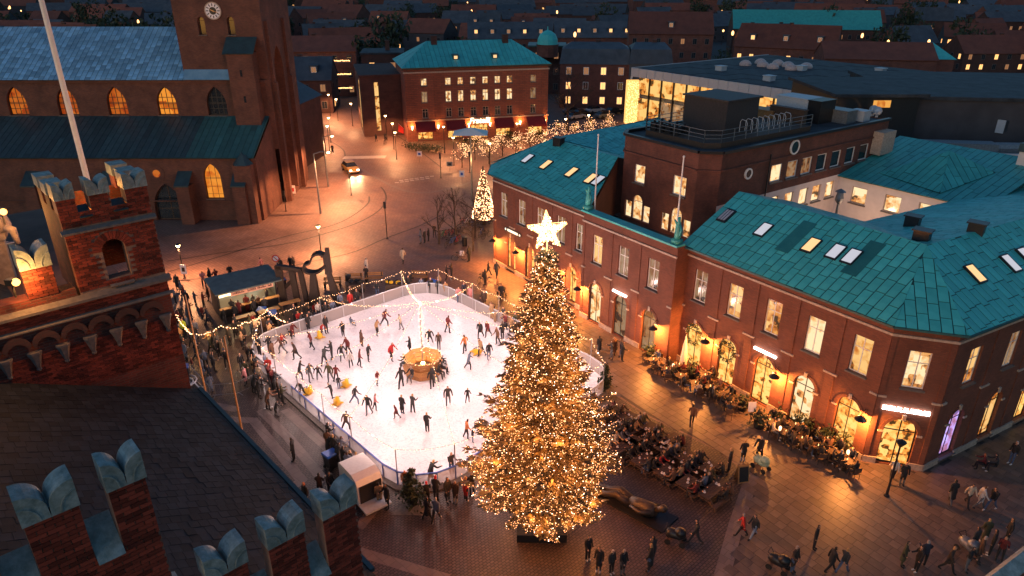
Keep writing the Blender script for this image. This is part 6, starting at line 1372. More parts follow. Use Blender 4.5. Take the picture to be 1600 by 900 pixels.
# ------------------------------------------------------------------ low planting by the restaurant, parked cars beyond
def shrub(loc,r,h,label,seed,group=None,mat='leaf_dark',pot=False,name='shrub'):
    rnd=random.Random(seed); t=thing(name,label,'shrub',loc,0,group); mb=MB(); leaf_cloud(mb,[(rnd.gauss(0,r*.45),rnd.gauss(0,r*.45),.25+abs(rnd.gauss(h*.5,h*.28))) for _ in range(int(170*r+60))],.24,rnd); mb.build('foliage',M[mat],t); mb=MB()
    for k in range(5): mb.tube([(0,0,0),(r*.4*math.cos(k*1.3),r*.4*math.sin(k*1.3),h*.8)],[.03,.01],4)
    mb.build('stems',M['bark'],t)
    if pot: mb=MB(); mb.lathe([(r*.5,0),(r*.6,.4),(r*.55,.4)],n=10); mb.build('pot',M['dark_metal'],t)
for i,(px,py) in enumerate([(640,234),(650,236),(661,237),(670,238),(683,239),(730,226),(745,224),(800,222),(668,214),(795,214),(842,214)]): shrub(P(px,py),1.2,1.0,'low dark shrub in the beds before the restaurant',i,'shrubs before the restaurant')
def small_car(loc,rz,paint,label,group=None):
    t=thing('parked_car',label,'car',loc,rz,group); mb=MB(); extr(mb,prof,.86); mb.build('body',M[paint],t); mb=MB(); extr(mb,[(-1.75,.93),(-1.25,1.42),(.25,1.45),(.95,.96)],.7); mb.build('cabin',M['glass_dark'],t)
    for x in (-1.3,1.3):
        for s in (-1,1): mb=MB(); mb.tube([(x,s*.66,.32),(x,s*.88,.32)],.32,10); mb.build('wheel',M['rubber'],t)
for i,(px,py) in enumerate([(895,178),(910,182),(930,176),(945,184),(960,178),(900,186)]): small_car(P(px,py),.4+i*.05,['grey_metal','dark_metal','pale_metal'][i%3],['grey','black','silver'][i%3]+' car in the parking yard before the mansard house',['grey','black','silver'][i%3]+' cars in the parking yard')
# ------------------------------------------------------------------ people
def rotx(v, a): c,s=math.cos(a),math.sin(a); return Vector((v.x, v.y*c-v.z*s, v.y*s+v.z*c))
def body(lean=0, legs=((0,0,0),(0,0,0)), arms=((0,.12,.2),(0,.12,.2)), coat=0, hip=.93, turn=0, girl=0, head=0, skates=0):
    """a figure facing -y: legs (swing forward, outward, knee bend), arms (swing forward, outward, elbow bend) in radians"""
    V=[];E=[];RD=[];TG=[]
    def add(p,r,tag,par=None):
        V.append(Vector(p)); RD.append(r if isinstance(r,tuple) else (r,r)); TG.append(tag)
        if par is not None: E.append((par,len(V)-1))
        return len(V)-1
    T=lambda x,y,z: rotx(Vector((x,y,z)),lean)+Vector((0,0,hip))
    pel=add(T(0,0,0),(.165,.125),'c'); sp=add(T(0,.01,.22),(.15,.115),'c',pel); chs=add(T(0,.01,.42),(.175,.125),'c',sp); nk=add(T(0,0,.56),(.062,.062),'h0',chs)
    hd=add(T(0,-.025,.66)+Vector((0,-head*.03,0)),(.082,.09),'h',nk); add(T(0,-.02,.765)+Vector((0,-head*.06,0)),(.078,.088),'h',hd)
    for s,(sw,out,el) in zip((-1,1),arms):
        sh=add(T(s*.185,.01,.47),(.075,.075),'c',chs); d=Vector((s*math.sin(out),-math.sin(sw)*math.cos(out),-math.cos(sw)*math.cos(out)))
        if lean: d=rotx(d,lean*.5)
        e=V[sh]+d*.29; ei=add(e,(.058,.058),'c',sh); a=sw+el; d2=Vector((s*math.sin(out)*.4,-math.sin(a),-math.cos(a))).normalized(); 
        wi=add(e+d2*.24,(.045,.045),'c',ei); add(e+d2*.34,(.040,.045),'s',wi)
    for s,(sw,out,kn) in zip((-1,1),legs):
        hp=add(Vector((s*.095,0,hip-.06)),(.098,.10),'t',pel); d=Vector((s*math.sin(out),-math.sin(sw)*math.cos(out),-math.cos(sw)*math.cos(out))); k=V[hp]+d*.42; ki=add(k,(.07,.07),'t',hp)
        a=sw-kn; d2=Vector((s*math.sin(out)*.7,-math.sin(a),-math.cos(a))).normalized(); an=k+d2*.40; ai=add(an,(.052,.055),'t',ki); 
        ft=add(an+Vector((0,-.03,-.05)),(.05,.05),'b',ai); add(an+Vector((0,-.17,-.065)),(.045,.035),'b',ft)
    if coat:
        m_=add(T(0,.0,-.20),(.19,.16),'c',pel); add(Vector((0,.02*coat,hip-.18-.22*coat)),(.20+.02*coat,.17),'c',m_)
    zmin=min(v.z for v in V)-.045
    V=[v-Vector((0,0,zmin)) for v in V]
    me=bpy.data.meshes.new('sk'); me.from_pydata([tuple(v) for v in V],E,[]); o=bpy.data.objects.new('sk',me); COL.objects.link(o)
    md=o.modifiers.new('skin','SKIN'); md.use_smooth_shade=True; md.branch_smoothing=.4
    for i,sv in enumerate(me.skin_vertices[0].data): sv.radius=RD[i]; sv.use_root=(i==0)
    sb=o.modifiers.new('sub','SUBSURF'); sb.levels=1; sb.render_levels=1
    bpy.context.view_layer.update(); m2=bpy.data.meshes.new_from_object(o.evaluated_get(bpy.context.evaluated_depsgraph_get())); bpy.data.objects.remove(o); bpy.data.meshes.remove(me)
    m2.name='body'; m2.materials.clear()
    for k in range(5): m2.materials.append(None)
    hv=V[4]; idx={'c':0,'t':1,'s':2,'b':4}
    mats=[]
    for p in m2.polygons:
        c=Vector(p.center); best=1e9; bt='c'
        for (a,b) in E:
            A,B=V[a],V[b]; ab=B-A; t=max(0,min(1,(c-A).dot(ab)/max(ab.length_squared,1e-9))); d=(c-(A+ab*t)).length
            rad=RD[a][0]*(1-t)+RD[b][0]*t; d=d/max(rad,.03)
            if d<best: best=d; bt=TG[b] if t>.35 else TG[a]
        if bt in('h','h0'):
            rel=c-hv
            if rel.y<-.02 and rel.z<.075 and bt=='h': mats.append(2)
            elif bt=='h0': mats.append(2 if rel.y<0 else 3)
            else: mats.append(3)
        else: mats.append(idx[bt])
    m2.polygons.foreach_set('material_index',mats); m2.polygons.foreach_set('use_smooth',[True]*len(m2.polygons)); return m2
PR = {
 'stand': [body(arms=((.05,.14,.2),(-.05,.14,.25))), body(arms=((.3,.18,1.0),(.1,.12,.3)),coat=1), body(lean=.05,arms=((.35,.15,1.5),(.35,.15,1.4)),legs=((.05,.04,0),(-.05,.08,.05))), body(coat=2,arms=((0,.12,.5),(.1,.14,.4)))],
 'walk': [body(lean=.06,legs=((.42,.02,.08),(-.35,.02,.35)),arms=((-.4,.12,.2),(.4,.12,.35))), body(lean=.05,legs=((-.3,.02,.3),(.38,.02,.05)),arms=((.35,.12,.3),(-.3,.12,.2)),coat=1), body(lean=.05,legs=((.3,.03,.05),(-.28,.02,.2)),arms=((.2,.15,.9),(-.2,.15,.3)),coat=2)],
 'skate': [body(lean=.30,legs=((.5,.10,.55),(-.35,.30,.25)),arms=((.5,.3,.4),(-.4,.3,.3)),hip=.88,skates=1), body(lean=.18,legs=((.25,.10,.3),(-.1,.35,.1)),arms=((.15,.62,.25),(.05,.5,.35)),hip=.9), body(lean=.12,legs=((.15,.05,.2),(-.2,.12,.2)),arms=((.2,.3,.5),(-.1,.35,.4))), body(lean=.22,legs=((.35,.08,.4),(-.3,.15,.3)),arms=((-.3,.3,.2),(.5,.3,.4)),coat=1,hip=.9)],
 'push': [body(lean=.55,legs=((.35,.06,.4),(-.15,.1,.3)),arms=((1.1,.1,.1),(1.1,.1,.1)),hip=.86,head=1)],
 'hold': [body(lean=.12,legs=((.25,.03,.1),(-.2,.03,.15)),arms=((.75,.1,.35),(.75,.1,.35)),coat=1)],
 'lean': [body(lean=.32,legs=((.1,.06,.1),(-.1,.08,.1)),arms=((.9,.15,.7),(.9,.15,.7)),hip=.9,coat=1)],
 'sit': [body(lean=-.03,hip=.93,legs=((1.5,.10,1.5),(1.45,.14,1.45)),arms=((.5,.14,.9),(.5,.14,.8))), body(lean=.18,hip=.93,legs=((1.45,.12,1.35),(1.5,.06,1.6)),arms=((.8,.18,.8),(.7,.2,1.0)))],
 'ride': [body(lean=.35,hip=.93,legs=((1.2,.05,1.0),(.7,.05,.9)),arms=((1.1,.2,.3),(1.1,.2,.3)))],
}
COATS={'black':(.010,.010,.012),'dark navy':(.012,.016,.032),'charcoal':(.028,.028,.03),'dark brown':(.045,.024,.015),'olive':(.045,.043,.02),'dark red':(.11,.012,.012),'red':(.34,.015,.012),'orange':(.40,.13,.03),'tan':(.30,.18,.09),'beige':(.46,.36,.26),'pink':(.50,.20,.20),'grey blue':(.09,.11,.16),'white':(.45,.42,.39),'hi-vis yellow':(.55,.70,.04),'brown':(.12,.055,.03)}
TROUS={'black':(.010,.010,.012),'blue jean':(.06,.09,.16),'grey':(.09,.09,.10),'dark':(.02,.018,.02),'light jean':(.22,.27,.36),'beige':(.32,.25,.18)}
HAIR={'dark hair':(.018,.011,.008),'fair hair':(.34,.20,.08),'brown hair':(.07,.035,.018),'black hat':(.010,.010,.012),'red hat':(.45,.02,.02),'white hat':(.6,.56,.52),'orange hat':(.5,.12,.02),'grey hair':(.25,.23,.22)}
_cm={}
def cloth(kind,n,c):
    if (kind,n) not in _cm: _cm[(kind,n)]=plain(kind+'_'+n.replace(' ','_'),c,.8 if kind!='skin' else .5,var=.25,scale=14)
    return _cm[(kind,n)]
SKIN=[cloth('skin','a',(.50,.28,.19)),cloth('skin','b',(.42,.22,.14)),cloth('skin','c',(.30,.15,.09))]
SHOE=cloth('shoe','black',(.015,.015,.016)); SHOEW=cloth('shoe','white',(.5,.48,.46))
rp_=random.Random(5)
DC=['black']*6+['dark navy','charcoal','charcoal','dark brown','olive','dark red','brown','grey blue']
def person(pos, kind, place, coat=None, trous=None, hair=None, face=None, s=None, var=None, z=0.0, verb=None, child=False):
    coat=coat or rp_.choice(DC); trous=trous or rp_.choice(['black','black','dark','dark','blue jean','grey']); hair=hair or rp_.choice(['dark hair','dark hair','brown hair','fair hair','black hat','black hat','grey hair'])
    me=PR[kind][var if var is not None else rp_.randrange(len(PR[kind]))]; s=s or (rp_.uniform(.88,1.03) if not child else rp_.uniform(.62,.78))
    verb=verb or {'stand':'standing','walk':'walking','skate':'skating','push':'leaning forward','hold':'pushing','lean':'leaning','sit':'sitting','ride':'cycling'}[kind]
    lab=('child' if child else 'person')+' in %s coat, %s, %s %s'%(coat,hair,verb,place)
    o=link('person',me,None,(pos[0],pos[1],z),face if face is not None else rp_.random()*6.28); o.scale=(s,s,s)
    tag(o,lab,'person','people '+verb+' '+place)
    for i,m in enumerate((cloth('coat',coat,COATS[coat]),cloth('trousers',trous,TROUS[trous]),rp_.choice(SKIN),cloth('hair',hair,HAIR[hair]),SHOE if rp_.random()<.75 else SHOEW)):
        o.material_slots[i].link='OBJECT'; o.material_slots[i].material=m
    return o
# skaters: pixel of the feet, coat, pose
IZ=.15; ICE='on the ice'
zz=lambda X,Y:(380+X/3.3333,440+Y/3.3333)
def sk(X,Y,kind='skate',coat=None,hair=None,place='on the open ice',child=False,trous=None,var=None,face=None):
    p=P(*zz(X,Y),IZ); return person(p,kind,place,coat,trous,hair,face,child=child,z=IZ,var=var,s=None if child else rp_.uniform(.82,.97))
for a in [(205,375,'skate','brown',None,'near the far fence by the stall'),(278,408,'skate','dark brown',None,'near the far fence by the stall'),(360,350,'skate','dark red',None,'near the far fence by the stall',False,'black',0),(435,270,'stand','black',None,'near the far fence by the stall'),(522,290,'stand','black',None,'alone behind the cluster of skaters'),
 (698,280,'skate','tan',None,'beyond the pavilion'),(740,235,'skate','dark red',None,'beyond the pavilion'),(822,252,'skate','beige',None,'beyond the pavilion',False,'grey'),(1068,268,'skate','dark red',None,'beyond the pavilion towards the facade'),(972,330,'skate','black',None,'just beyond the pavilion'),(620,340,'stand','brown',None,'behind the cluster of skaters'),
 (515,415,'skate','black',None,'in the cluster left of the pavilion'),(548,385,'skate','dark red',None,'in the cluster left of the pavilion'),(562,447,'skate','white',None,'in the cluster left of the pavilion',True),(610,445,'skate','dark red',None,'in the cluster left of the pavilion'),(655,415,'skate','black','red hat','in the cluster left of the pavilion'),
 (775,410,'skate','red',None,'between the cluster and the pavilion',False,'black'),(870,380,'stand','black',None,'just beyond the pavilion'),(1020,355,'stand','dark brown',None,'just beyond the pavilion'),(1158,370,'skate','orange',None,'towards the Christmas tree'),(1175,460,'skate','grey blue',None,'towards the Christmas tree'),(1235,295,'skate','black','fair hair','in the group behind the Christmas tree'),(1275,290,'skate','dark red',None,'in the group behind the Christmas tree'),(1240,390,'skate','tan',None,'in the group behind the Christmas tree'),(1280,405,'skate','black',None,'in the group behind the Christmas tree'),(1325,330,'skate','brown',None,'in the group behind the Christmas tree'),(1350,300,'stand','black',None,'in the group behind the Christmas tree'),
 (425,440,'push','charcoal',None,'by the cluster of skaters'),(465,405,'stand','black',None,'by the cluster of skaters'),(455,525,'skate','olive',None,'in the group with yellow seals'),(488,520,'skate','dark red',None,'in the group with yellow seals',True),(300,510,'skate','black',None,'in the group with yellow seals'),(350,520,'skate','charcoal',None,'in the group with yellow seals'),(395,512,'skate','black',None,'in the group with yellow seals',True),
 (310,600,'push','charcoal',None,'behind a yellow seal by the blue rail'),(465,605,'push','black',None,'behind a yellow seal in mid ice',True),(585,640,'skate','black',None,'before the pavilion',False,'blue jean'),(655,695,'skate','black',None,'hand in hand before the pavilion'),(690,672,'skate','pink',None,'hand in hand before the pavilion',True),(700,540,'skate','dark red',None,'left of the pavilion',True),
 (828,555,'skate','black',None,'right before the pavilion',False,'black',1),(985,555,'skate','black',None,'right before the pavilion'),(830,690,'stand','black',None,'in the pair facing the pavilion'),(800,715,'skate','dark red',None,'in the pair facing the pavilion',True),(885,685,'stand','charcoal',None,'alone facing the pavilion'),(960,785,'stand','black','fair hair','alone on the near ice'),(1068,650,'skate','charcoal',None,'between the pavilion and the Christmas tree',False,'grey'),(1170,630,'skate','black',None,'between the pavilion and the Christmas tree',True),(1165,820,'skate','orange',None,'beside the Christmas tree branches'),(1195,830,'skate','black',None,'beside the Christmas tree branches',True),(540,780,'skate','dark brown',None,'by the near blue rail'),(500,560,'stand','black',None,'in the group with yellow seals',True)]:
    sk(*a)
for X,Y in [(905,372),(938,368),(848,455),(905,500),(1015,497),(1048,478),(1055,435),(1000,520)]:
    p=P(*zz(X,Y),IZ); d=Vector((ctr.x-p.x,ctr.y-p.y,0)); d.normalize(); q=Vector((ctr.x,ctr.y,0))-d*1.42; person((q.x,q.y),'sit','on the bench pavilion',face=math.atan2(-d.x,d.y)+math.pi if False else math.atan2(d.y,d.x)-R(90)+math.pi*0,z=.16-.02)
def seal(X,Y,rz,lab):
    p=P(*zz(X,Y),IZ); t=thing('skating_aid',lab,'skating aid',(p.x,p.y,IZ),rz); mb=MB(); mb.tube([(0,.45,.16),(0,.1,.2),(0,-.25,.28),(0,-.38,.5),(0,-.40,.72)],[.10,.24,.22,.15,.13],10); mb.ball((0,-.42,.78),.14,n=10,m=6); mb.build('body',M['yellow'],t,smooth=True)
    mb=MB(); mb.tube([(-.22,-.1,.15),(-.42,.05,.04)],[.08,.04],6); mb.tube([(.22,-.1,.15),(.42,.05,.04)],[.08,.04],6); mb.tube([(0,.4,.15),(-.12,.65,.06)],[.07,.04],5); mb.tube([(0,.4,.15),(.12,.65,.06)],[.07,.04],5); mb.build('flippers',M['yellow'],t); mb=MB(); mb.tube([(-.3,.1,.55),(.3,.1,.55)],.025,6); mb.tube([(0,0,.3),(0,.1,.55)],.025,5); mb.build('handle',M['dark_metal'],t)
for a in [(535,548,.5,'yellow seal shaped skating aid in the group of skaters'),(338,585,.8,'yellow seal shaped skating aid by the blue rail'),(490,640,.4,'yellow seal shaped skating aid in the middle of the ice'),(400,295,.2,'yellow seal shaped skating aid by the far fence'),(1218,378,.9,'yellow seal shaped skating aid near the Christmas tree')]: seal(*a)
sk(410,282,'push','red','red hat','behind a yellow seal by the far fence',True); sk(565,238,'sit','grey blue',None,'down on the ice by the far fence',True)
# people outside the rink, given one by one
def at(px,py,kind='stand',place='',coat=None,hair=None,trous=None,child=False,face=None,var=None,verb=None): return person(P(px,py),kind,place,coat,trous,hair,face,child=child,var=var,verb=verb)
for a in [(460,720,'stand','alone on the cobbles left of the rink','black'),(480,792,'stand','beside the copper capped battlement','black','orange hat'),(502,778,'stand','beside the trailer front','dark brown','dark hair'),(518,775,'stand','beside the trailer front','black'),(594,790,'stand','by the rink corner spruce','tan'),(606,795,'stand','by the rink corner spruce','black'),(668,812,'walk','away from the rink near the Christmas tree','black'),(682,815,'walk','away from the rink near the Christmas tree','grey blue'),(668,788,'stand','at the near rink fence','black','red hat'),(682,783,'stand','at the near rink fence','charcoal','red hat'),(700,785,'stand','at the near rink fence','charcoal',None,'beige'),(712,787,'stand','at the near rink fence','dark brown',None,'beige'),(728,783,'stand','at the near rink fence by the Christmas tree','red'),(738,775,'stand','at the near rink fence by the Christmas tree','black'),
 (634,765,'lean','over the rink fence behind the spruce','brown','orange hat'),(674,757,'lean','over the near rink fence','black'),(706,742,'stand','inside the near rink fence','charcoal'),
 (630,412,'walk','alone across the paving beyond the rink','beige'),(574,428,'stand','near the wooden benches','white'),(573,440,'stand','near the wooden benches','black'),(664,380,'stand','in the group by the leafless tree','charcoal'),(670,377,'stand','in the group by the leafless tree','black'),(658,381,'stand','in the group by the leafless tree','grey blue'),(679,371,'stand','in the group by the leafless tree','dark brown'),(733,409,'stand','beside the lone bicycle','black'),(698,437,'stand','in the couple behind the rink','black'),(706,437,'stand','in the couple behind the rink','black'),(763,430,'walk','near the arcade corner','black'),(776,434,'walk','near the arcade corner','charcoal'),(758,446,'stand','holding a bicycle near the arcade','black'),(784,468,'hold','a pram along the paving','black'),(936,552,'walk','between the Christmas tree and the arcade','black'),
 (520,240,'walk','at the zebra crossing','black'),(588,222,'walk','in the street towards the town','black'),
 (1080,665,'walk','between the terrace rows with a phone','brown'),(1160,722,'stand','beside the green pram','black',None,'light jean'),(1185,718,'hold','the green pram','black'),(1138,738,'stand','near the chalk board','black'),(1158,838,'walk','in a bright red jacket on the granite strip','red','grey hair','black'),(1176,840,'walk','beside the red jacket','charcoal',None,'light jean'),(1271,858,'stand','alone in long coat on the slabs','black','black hat'),(1086,850,'walk','behind the black pram on the cobbles','black'),(1296,893,'walk','in the pair on the slabs','black'),(1315,895,'walk','in the pair on the slabs','charcoal'),(1237,894,'stand','at a loaded pram','dark brown'),(1408,758,'stand','beside the lamp post at the shop corner','black','fair hair'),(1392,752,'walk','beside the lamp post at the shop corner','white'),(1484,787,'walk','in the four before the side street','black'),(1510,790,'walk','in the four before the side street','beige'),(1528,795,'walk','in the four before the side street','white'),(1546,797,'walk','in the four before the side street','black'),(1408,885,'stand','in the huddle near the lower slabs','olive','black hat'),(1430,893,'stand','in the huddle near the lower slabs','black'),(1440,885,'stand','in the huddle near the lower slabs','dark navy'),(1478,893,'walk','alone on the lower slabs','dark brown','fair hair'),(1535,735,'sit','on the plinth of the side street','dark red','orange hat'),(1553,738,'sit','on the plinth of the side street','charcoal'),(1578,725,'stand','in the side street doorway','black','white hat'),
 (918,875,'stand','in the dark by the Christmas tree base','black'),(935,893,'stand','in the row at the bottom of the square','black'),(955,896,'stand','in the row at the bottom of the square','charcoal','white hat'),(972,898,'stand','in the row at the bottom of the square','black'),(1014,893,'stand','in the couple at the bottom of the square','black'),(1018,880,'stand','in the couple at the bottom of the square','charcoal'),(1508,892,'stand','in the crowd below the copper parapet','black'),(1526,880,'stand','in the crowd below the copper parapet','dark brown'),(1545,868,'stand','in the crowd below the copper parapet','black'),(1535,848,'stand','in the crowd below the copper parapet','olive'),(1560,875,'stand','in the crowd below the copper parapet','dark red'),(1518,862,'stand','in the crowd below the copper parapet','charcoal'),(1570,850,'stand','in the crowd below the copper parapet','black'),
 (285,462,'stand','beside the turret lamp','grey blue'),(279,455,'stand','beside the turret lamp','black'),(410,425,'walk','in pink behind the food stall','pink'),(441,428,'stand','beside the round sign','black'),(460,425,'stand','behind the sculpture frame','charcoal'),(455,423,'stand','behind the sculpture frame','black'),(290,528,'stand','in a yellow vest at the stall queue','hi-vis yellow','black hat','black'),(320,450,'stand','behind the stall with purple bag','pink'),(330,445,'stand','behind the stall','black'),(340,447,'stand','behind the stall','dark red'),(362,440,'stand','behind the stall','black')]:
    at(a[0],a[1],a[2],a[3],*(a[4:7]))
person(P(520,242)+Vector((0,0,0)),'ride','past the zebra crossing','black',z=.35) if False else None
cyb=P(602,222)
# crowds spread over areas (pixel polygons)
def join_people(obs, name, label):
    mb=MB(); mats=[]
    for o in obs:
        mw=Matrix.Translation(o.location)@o.rotation_euler.to_matrix().to_4x4()@Matrix.Diagonal((*o.scale,1)); sl=[]
        for q in o.material_slots:
            if q.material not in mats: mats.append(q.material)
            sl.append(mats.index(q.material))
        b=len(mb.v); mb.v+=[tuple(mw@v.co) for v in o.data.vertices]
        for p in o.data.polygons: mb.f.append(tuple(b+i for i in p.vertices)); mb.m.append(sl[p.material_index])
    for o in obs: bpy.data.objects.remove(o)
    o=mb.build(name,mats,smooth=True); tag(o,label,'crowd'); return stuff(o)
def crowd(n, poly, place, kinds, seed, mind=.55, coats=None, face=None):
    rnd=random.Random(seed); xs=[p[0] for p in poly]; ys=[p[1] for p in poly]; pts=[]; tries=0
    while len(pts)<n and tries<n*60:
        tries+=1; x,y=rnd.uniform(min(xs),max(xs)),rnd.uniform(min(ys),max(ys))
        if not inpoly(x,y,poly): continue
        w_=P(x,y)
        if all((w_-q).length>mind for q in pts): pts.append(w_)
    return [person(w_,rnd.choice(kinds),place,rnd.choice(coats) if coats and rnd.random()<.35 else None,face=face(w_) if face else rnd.random()*6.28,child=rnd.random()<.12) for w_ in pts]
tow=lambda tgt:(lambda w_: math.atan2(tgt.y-w_.y,tgt.x-w_.x)+R(90)+random.uniform(-.5,.5))
back=crowd(34,[(268,470),(330,470),(345,560),(330,620),(300,600),(275,520)][:6],'in the queue left of the stall',['stand','stand','walk'],1,.6,['dark red','tan','grey blue'])
back+=crowd(30,[(345,520),(420,505),(432,560),(425,610),(370,605),(340,560)],'in the crowd before the rink entrance',['stand'],2,.6,['red','pink','tan','beige'])
crowd(11,[(345,498),(425,475),(430,490),(352,512)],'at the stall hatch',['stand'],3,.5,None,tow(P(372,470)))
back+=crowd(26,[(430,512),(560,468),(565,480),(440,540)],'watching behind the far rink fence',['stand','lean','sit'],4,.6,['red','tan','white'],tow(ctr))
crowd(12,[(570,470),(640,448),(690,448),(760,478),(755,486),(640,455)],'watching behind the far rink corner',['stand'],5,.6,['pink','tan'],tow(ctr))
crowd(14,[(768,492),(830,530),(815,535),(762,500)],'watching behind the rink by the tree',['stand'],6,.5,['tan','dark red'],tow(ctr))
crowd(12,[(395,575),(425,600),(455,650),(430,655),(395,620)],'beside the blue rail near the entrance',['stand','lean'],7,.5,None,tow(ctr))
crowd(11,[(510,690),(535,715),(560,742),(545,750),(512,715)],'at the blue rail above the trailer',['lean','stand'],8,.45,['white','grey blue','tan'],tow(ctr))
crowd(5,[(960,548),(985,560),(975,575),(955,562)],'by the arcade table',['stand'],9,.5)
join_people(back,'crowd','dense crowd of dark winter coats queuing between the stall and the rink')
# ------------------------------------------------------------------ terrace
def picnic(loc,rz,label,k):
    t=thing('picnic_table',label,'table',loc,rz,'picnic tables on the cobbles')
    for j in range(4): mb=MB(); mb.box(-1.0,1.0,-.36+j*.185,-.19+j*.185,.72,.76); mb.build('top_plank',M['wood_dark'],t)
    for s in (-1,1):
        mb=MB(); mb.box(-1.0,1.0,s*.72-.13,s*.72+.13,.42,.46); mb.build('bench_plank',M['wood_dark'],t)
        mb=MB(); mb.bar((s*.75,-.75,0),(s*.75,-.2,.72),.06,.09); mb.bar((s*.75,.75,0),(s*.75,.2,.72),.06,.09); mb.bar((s*.75,-.85,.38),(s*.75,.85,.38),.05,.08); mb.build('trestle',M['wood_dark'],t)
rt2=random.Random(14); nth=0
TB=[]
for r_ in range(3):
    for c_ in range(5):
        px=945+c_*35+r_*14 - (0 if r_ else 8); py=652+c_*17+r_*30
        if (r_,c_) in ((0,4),): continue
        TB.append((px,py))
cl=cloth('tableware','white',(.7,.68,.66))
for i,(px,py) in enumerate(TB):
    b=P(px,py); picnic(b,FROT+R(90)+.1,'dark crowded picnic table, %s from the Christmas tree in the %s row'%(['first','second','third','fourth','fifth'][(i if i < 4 else (i-4)%5)],'facade side' if i < 4 else 'middle' if i < 9 else 'cobble side'),i)
    ax=Vector((math.cos(FROT+R(90)+.1),math.sin(FROT+R(90)+.1),0)); ay=Vector((-ax.y,ax.x,0))
    for s in (-1,1):
        for k in (-.55,.15,.7):
            if rt2.random()<.72: q=b+ax*(k+rt2.uniform(-.1,.1))+ay*s*.74; person(q,'sit','at the dark picnic tables',rt2.choice(DC+DC+['beige','red','tan','white']) ,face=math.atan2(-(-s*ay).x,(-s*ay).y)+math.pi if True else 0,z=.02)
    for k in range(3):
        q=b+ax*rt2.uniform(-.8,.8)+ay*rt2.uniform(-.25,.25); t=thing('cup','small white cup on a dark picnic table','cup',q+Vector((0,0,.765)),0,'cups on the picnic tables'); mb=MB(); mb.lathe([(.03,0),(.05,.11),(.045,.11),(.03,.02)],n=8); mb.build('cup_body',cl,t); mb=MB(); mb.lathe([(.08,0),(.085,.012)],n=10); mb.build('saucer',cl,t)
lamp_i=0
def cafe_set(px,py,seed,place):
    rnd=random.Random(seed); b=P(px,py); t=thing('cafe_table','round cafe table with candle '+place,'table',b,0,'cafe tables '+place)
    mb=MB(); mb.lathe([(.38,.72),(.40,.74),(.0,.75)],n=14); mb.build('table_top',M['wood_dark'],t); mb=MB(); mb.tube([(0,0,.05),(0,0,.72)],.03,6); mb.lathe([(.22,0),(.2,.04)],n=10); mb.build('leg',M['dark_metal'],t)
    mb=MB(); mb.lathe([(.03,.76),(.03,.86),(.005,.90)],n=6); mb.build('candle',M['bulb_dim'],t)
    for k in range(3):
        a=k*2.1+rnd.random(); q=b+Vector((math.cos(a),math.sin(a),0))*.75; c=thing('cafe_chair','dark cafe chair '+place,'chair',q,a-R(90),'cafe chairs '+place)
        mb=MB(); mb.box(-.22,.22,-.22,.22,.43,.47); mb.build('seat',M['wood_dark'],c); mb=MB(); mb.box(-.22,.22,.2,.24,.55,.88); mb.build('backrest',M['wood_dark'],c)
        for sx_ in (-.19,.19):
            for sy_ in (-.19,.19): mb=MB(); mb.tube([(sx_,sy_,0),(sx_,sy_,.43)],.015,4); mb.build('leg',M['dark_metal'],c)
        if rnd.random()<.92: person(q,'sit','at cafe tables '+place,rnd.choice(DC+['tan','beige']),face=a-R(90),z=.03)
for i,(px,py) in enumerate([(1020,575),(1040,590),(1062,600),(1085,612),(1108,618),(1130,632),(1060,583),(1100,600),(1140,645)]): cafe_set(px,py,i,'below the wreathed arches')
for i,(px,py) in enumerate([(1200,672),(1225,690),(1250,700),(1275,712),(1300,722),(1240,678),(1320,735),(1290,700)]): cafe_set(px,py,i+20,'below the lit shop windows')
for i,(px,py) in enumerate([(1185,668),(1215,665),(1260,680),(1290,695),(1315,705),(1245,672)]): shrub(P(px,py),.6,.95,['bushy potted shrub beside the white menu stand','bushy potted shrub before the first lit shop arch','bushy potted shrub between two lit shop arches','bushy potted shrub under a shop wall lamp','bushy potted shrub at the corner end of the cafe','bushy potted shrub behind the candle tables'][i],i+60,None,'leaf_dark',True,'potted_shrub')
for i,(px,py) in enumerate([(1080,590),(1160,640),(1015,562)]): shrub(P(px,py),.6,.95,'leafy potted shrub below the wreathed arches',i+80,'potted shrubs below the wreathed arches','leaf_dark',True,'potted_shrub')
for px,py in ((1050,590),(1215,690),(1320,728)):
    g_=P(px,py,1.1); t=thing('candle_lantern','small lantern glowing among the cafe tables','lantern',P(px,py),0,'lanterns among the cafe tables'); mb=MB(); mb.tube([(0,0,0),(0,0,.9)],.02,5); mb.build('stake',M['dark_metal'],t); mb=MB(); mb.lathe([(.07,.9),(.09,1.1),(.03,1.18)],n=8); mb.build('glass',M['bulb'],t); lamp('lantern_light',(0,0,1.35),14,WARM,.08,t)
um=thing('closed_parasol','tall closed pale parasol beside the wreathed arch','parasol',P(1066,580)); mb=MB(); mb.tube([(0,0,.6),(0,0,1.3),(0,0,2.3),(0,0,3.0)],[.28,.24,.14,.03],10); mb.build('canopy',M['canvas'],um); mb=MB(); mb.tube([(0,0,0),(0,0,3.1)],.03,6); mb.lathe([(.3,0),(.3,.08)],n=10); mb.build('pole',M['grey_metal'],um)
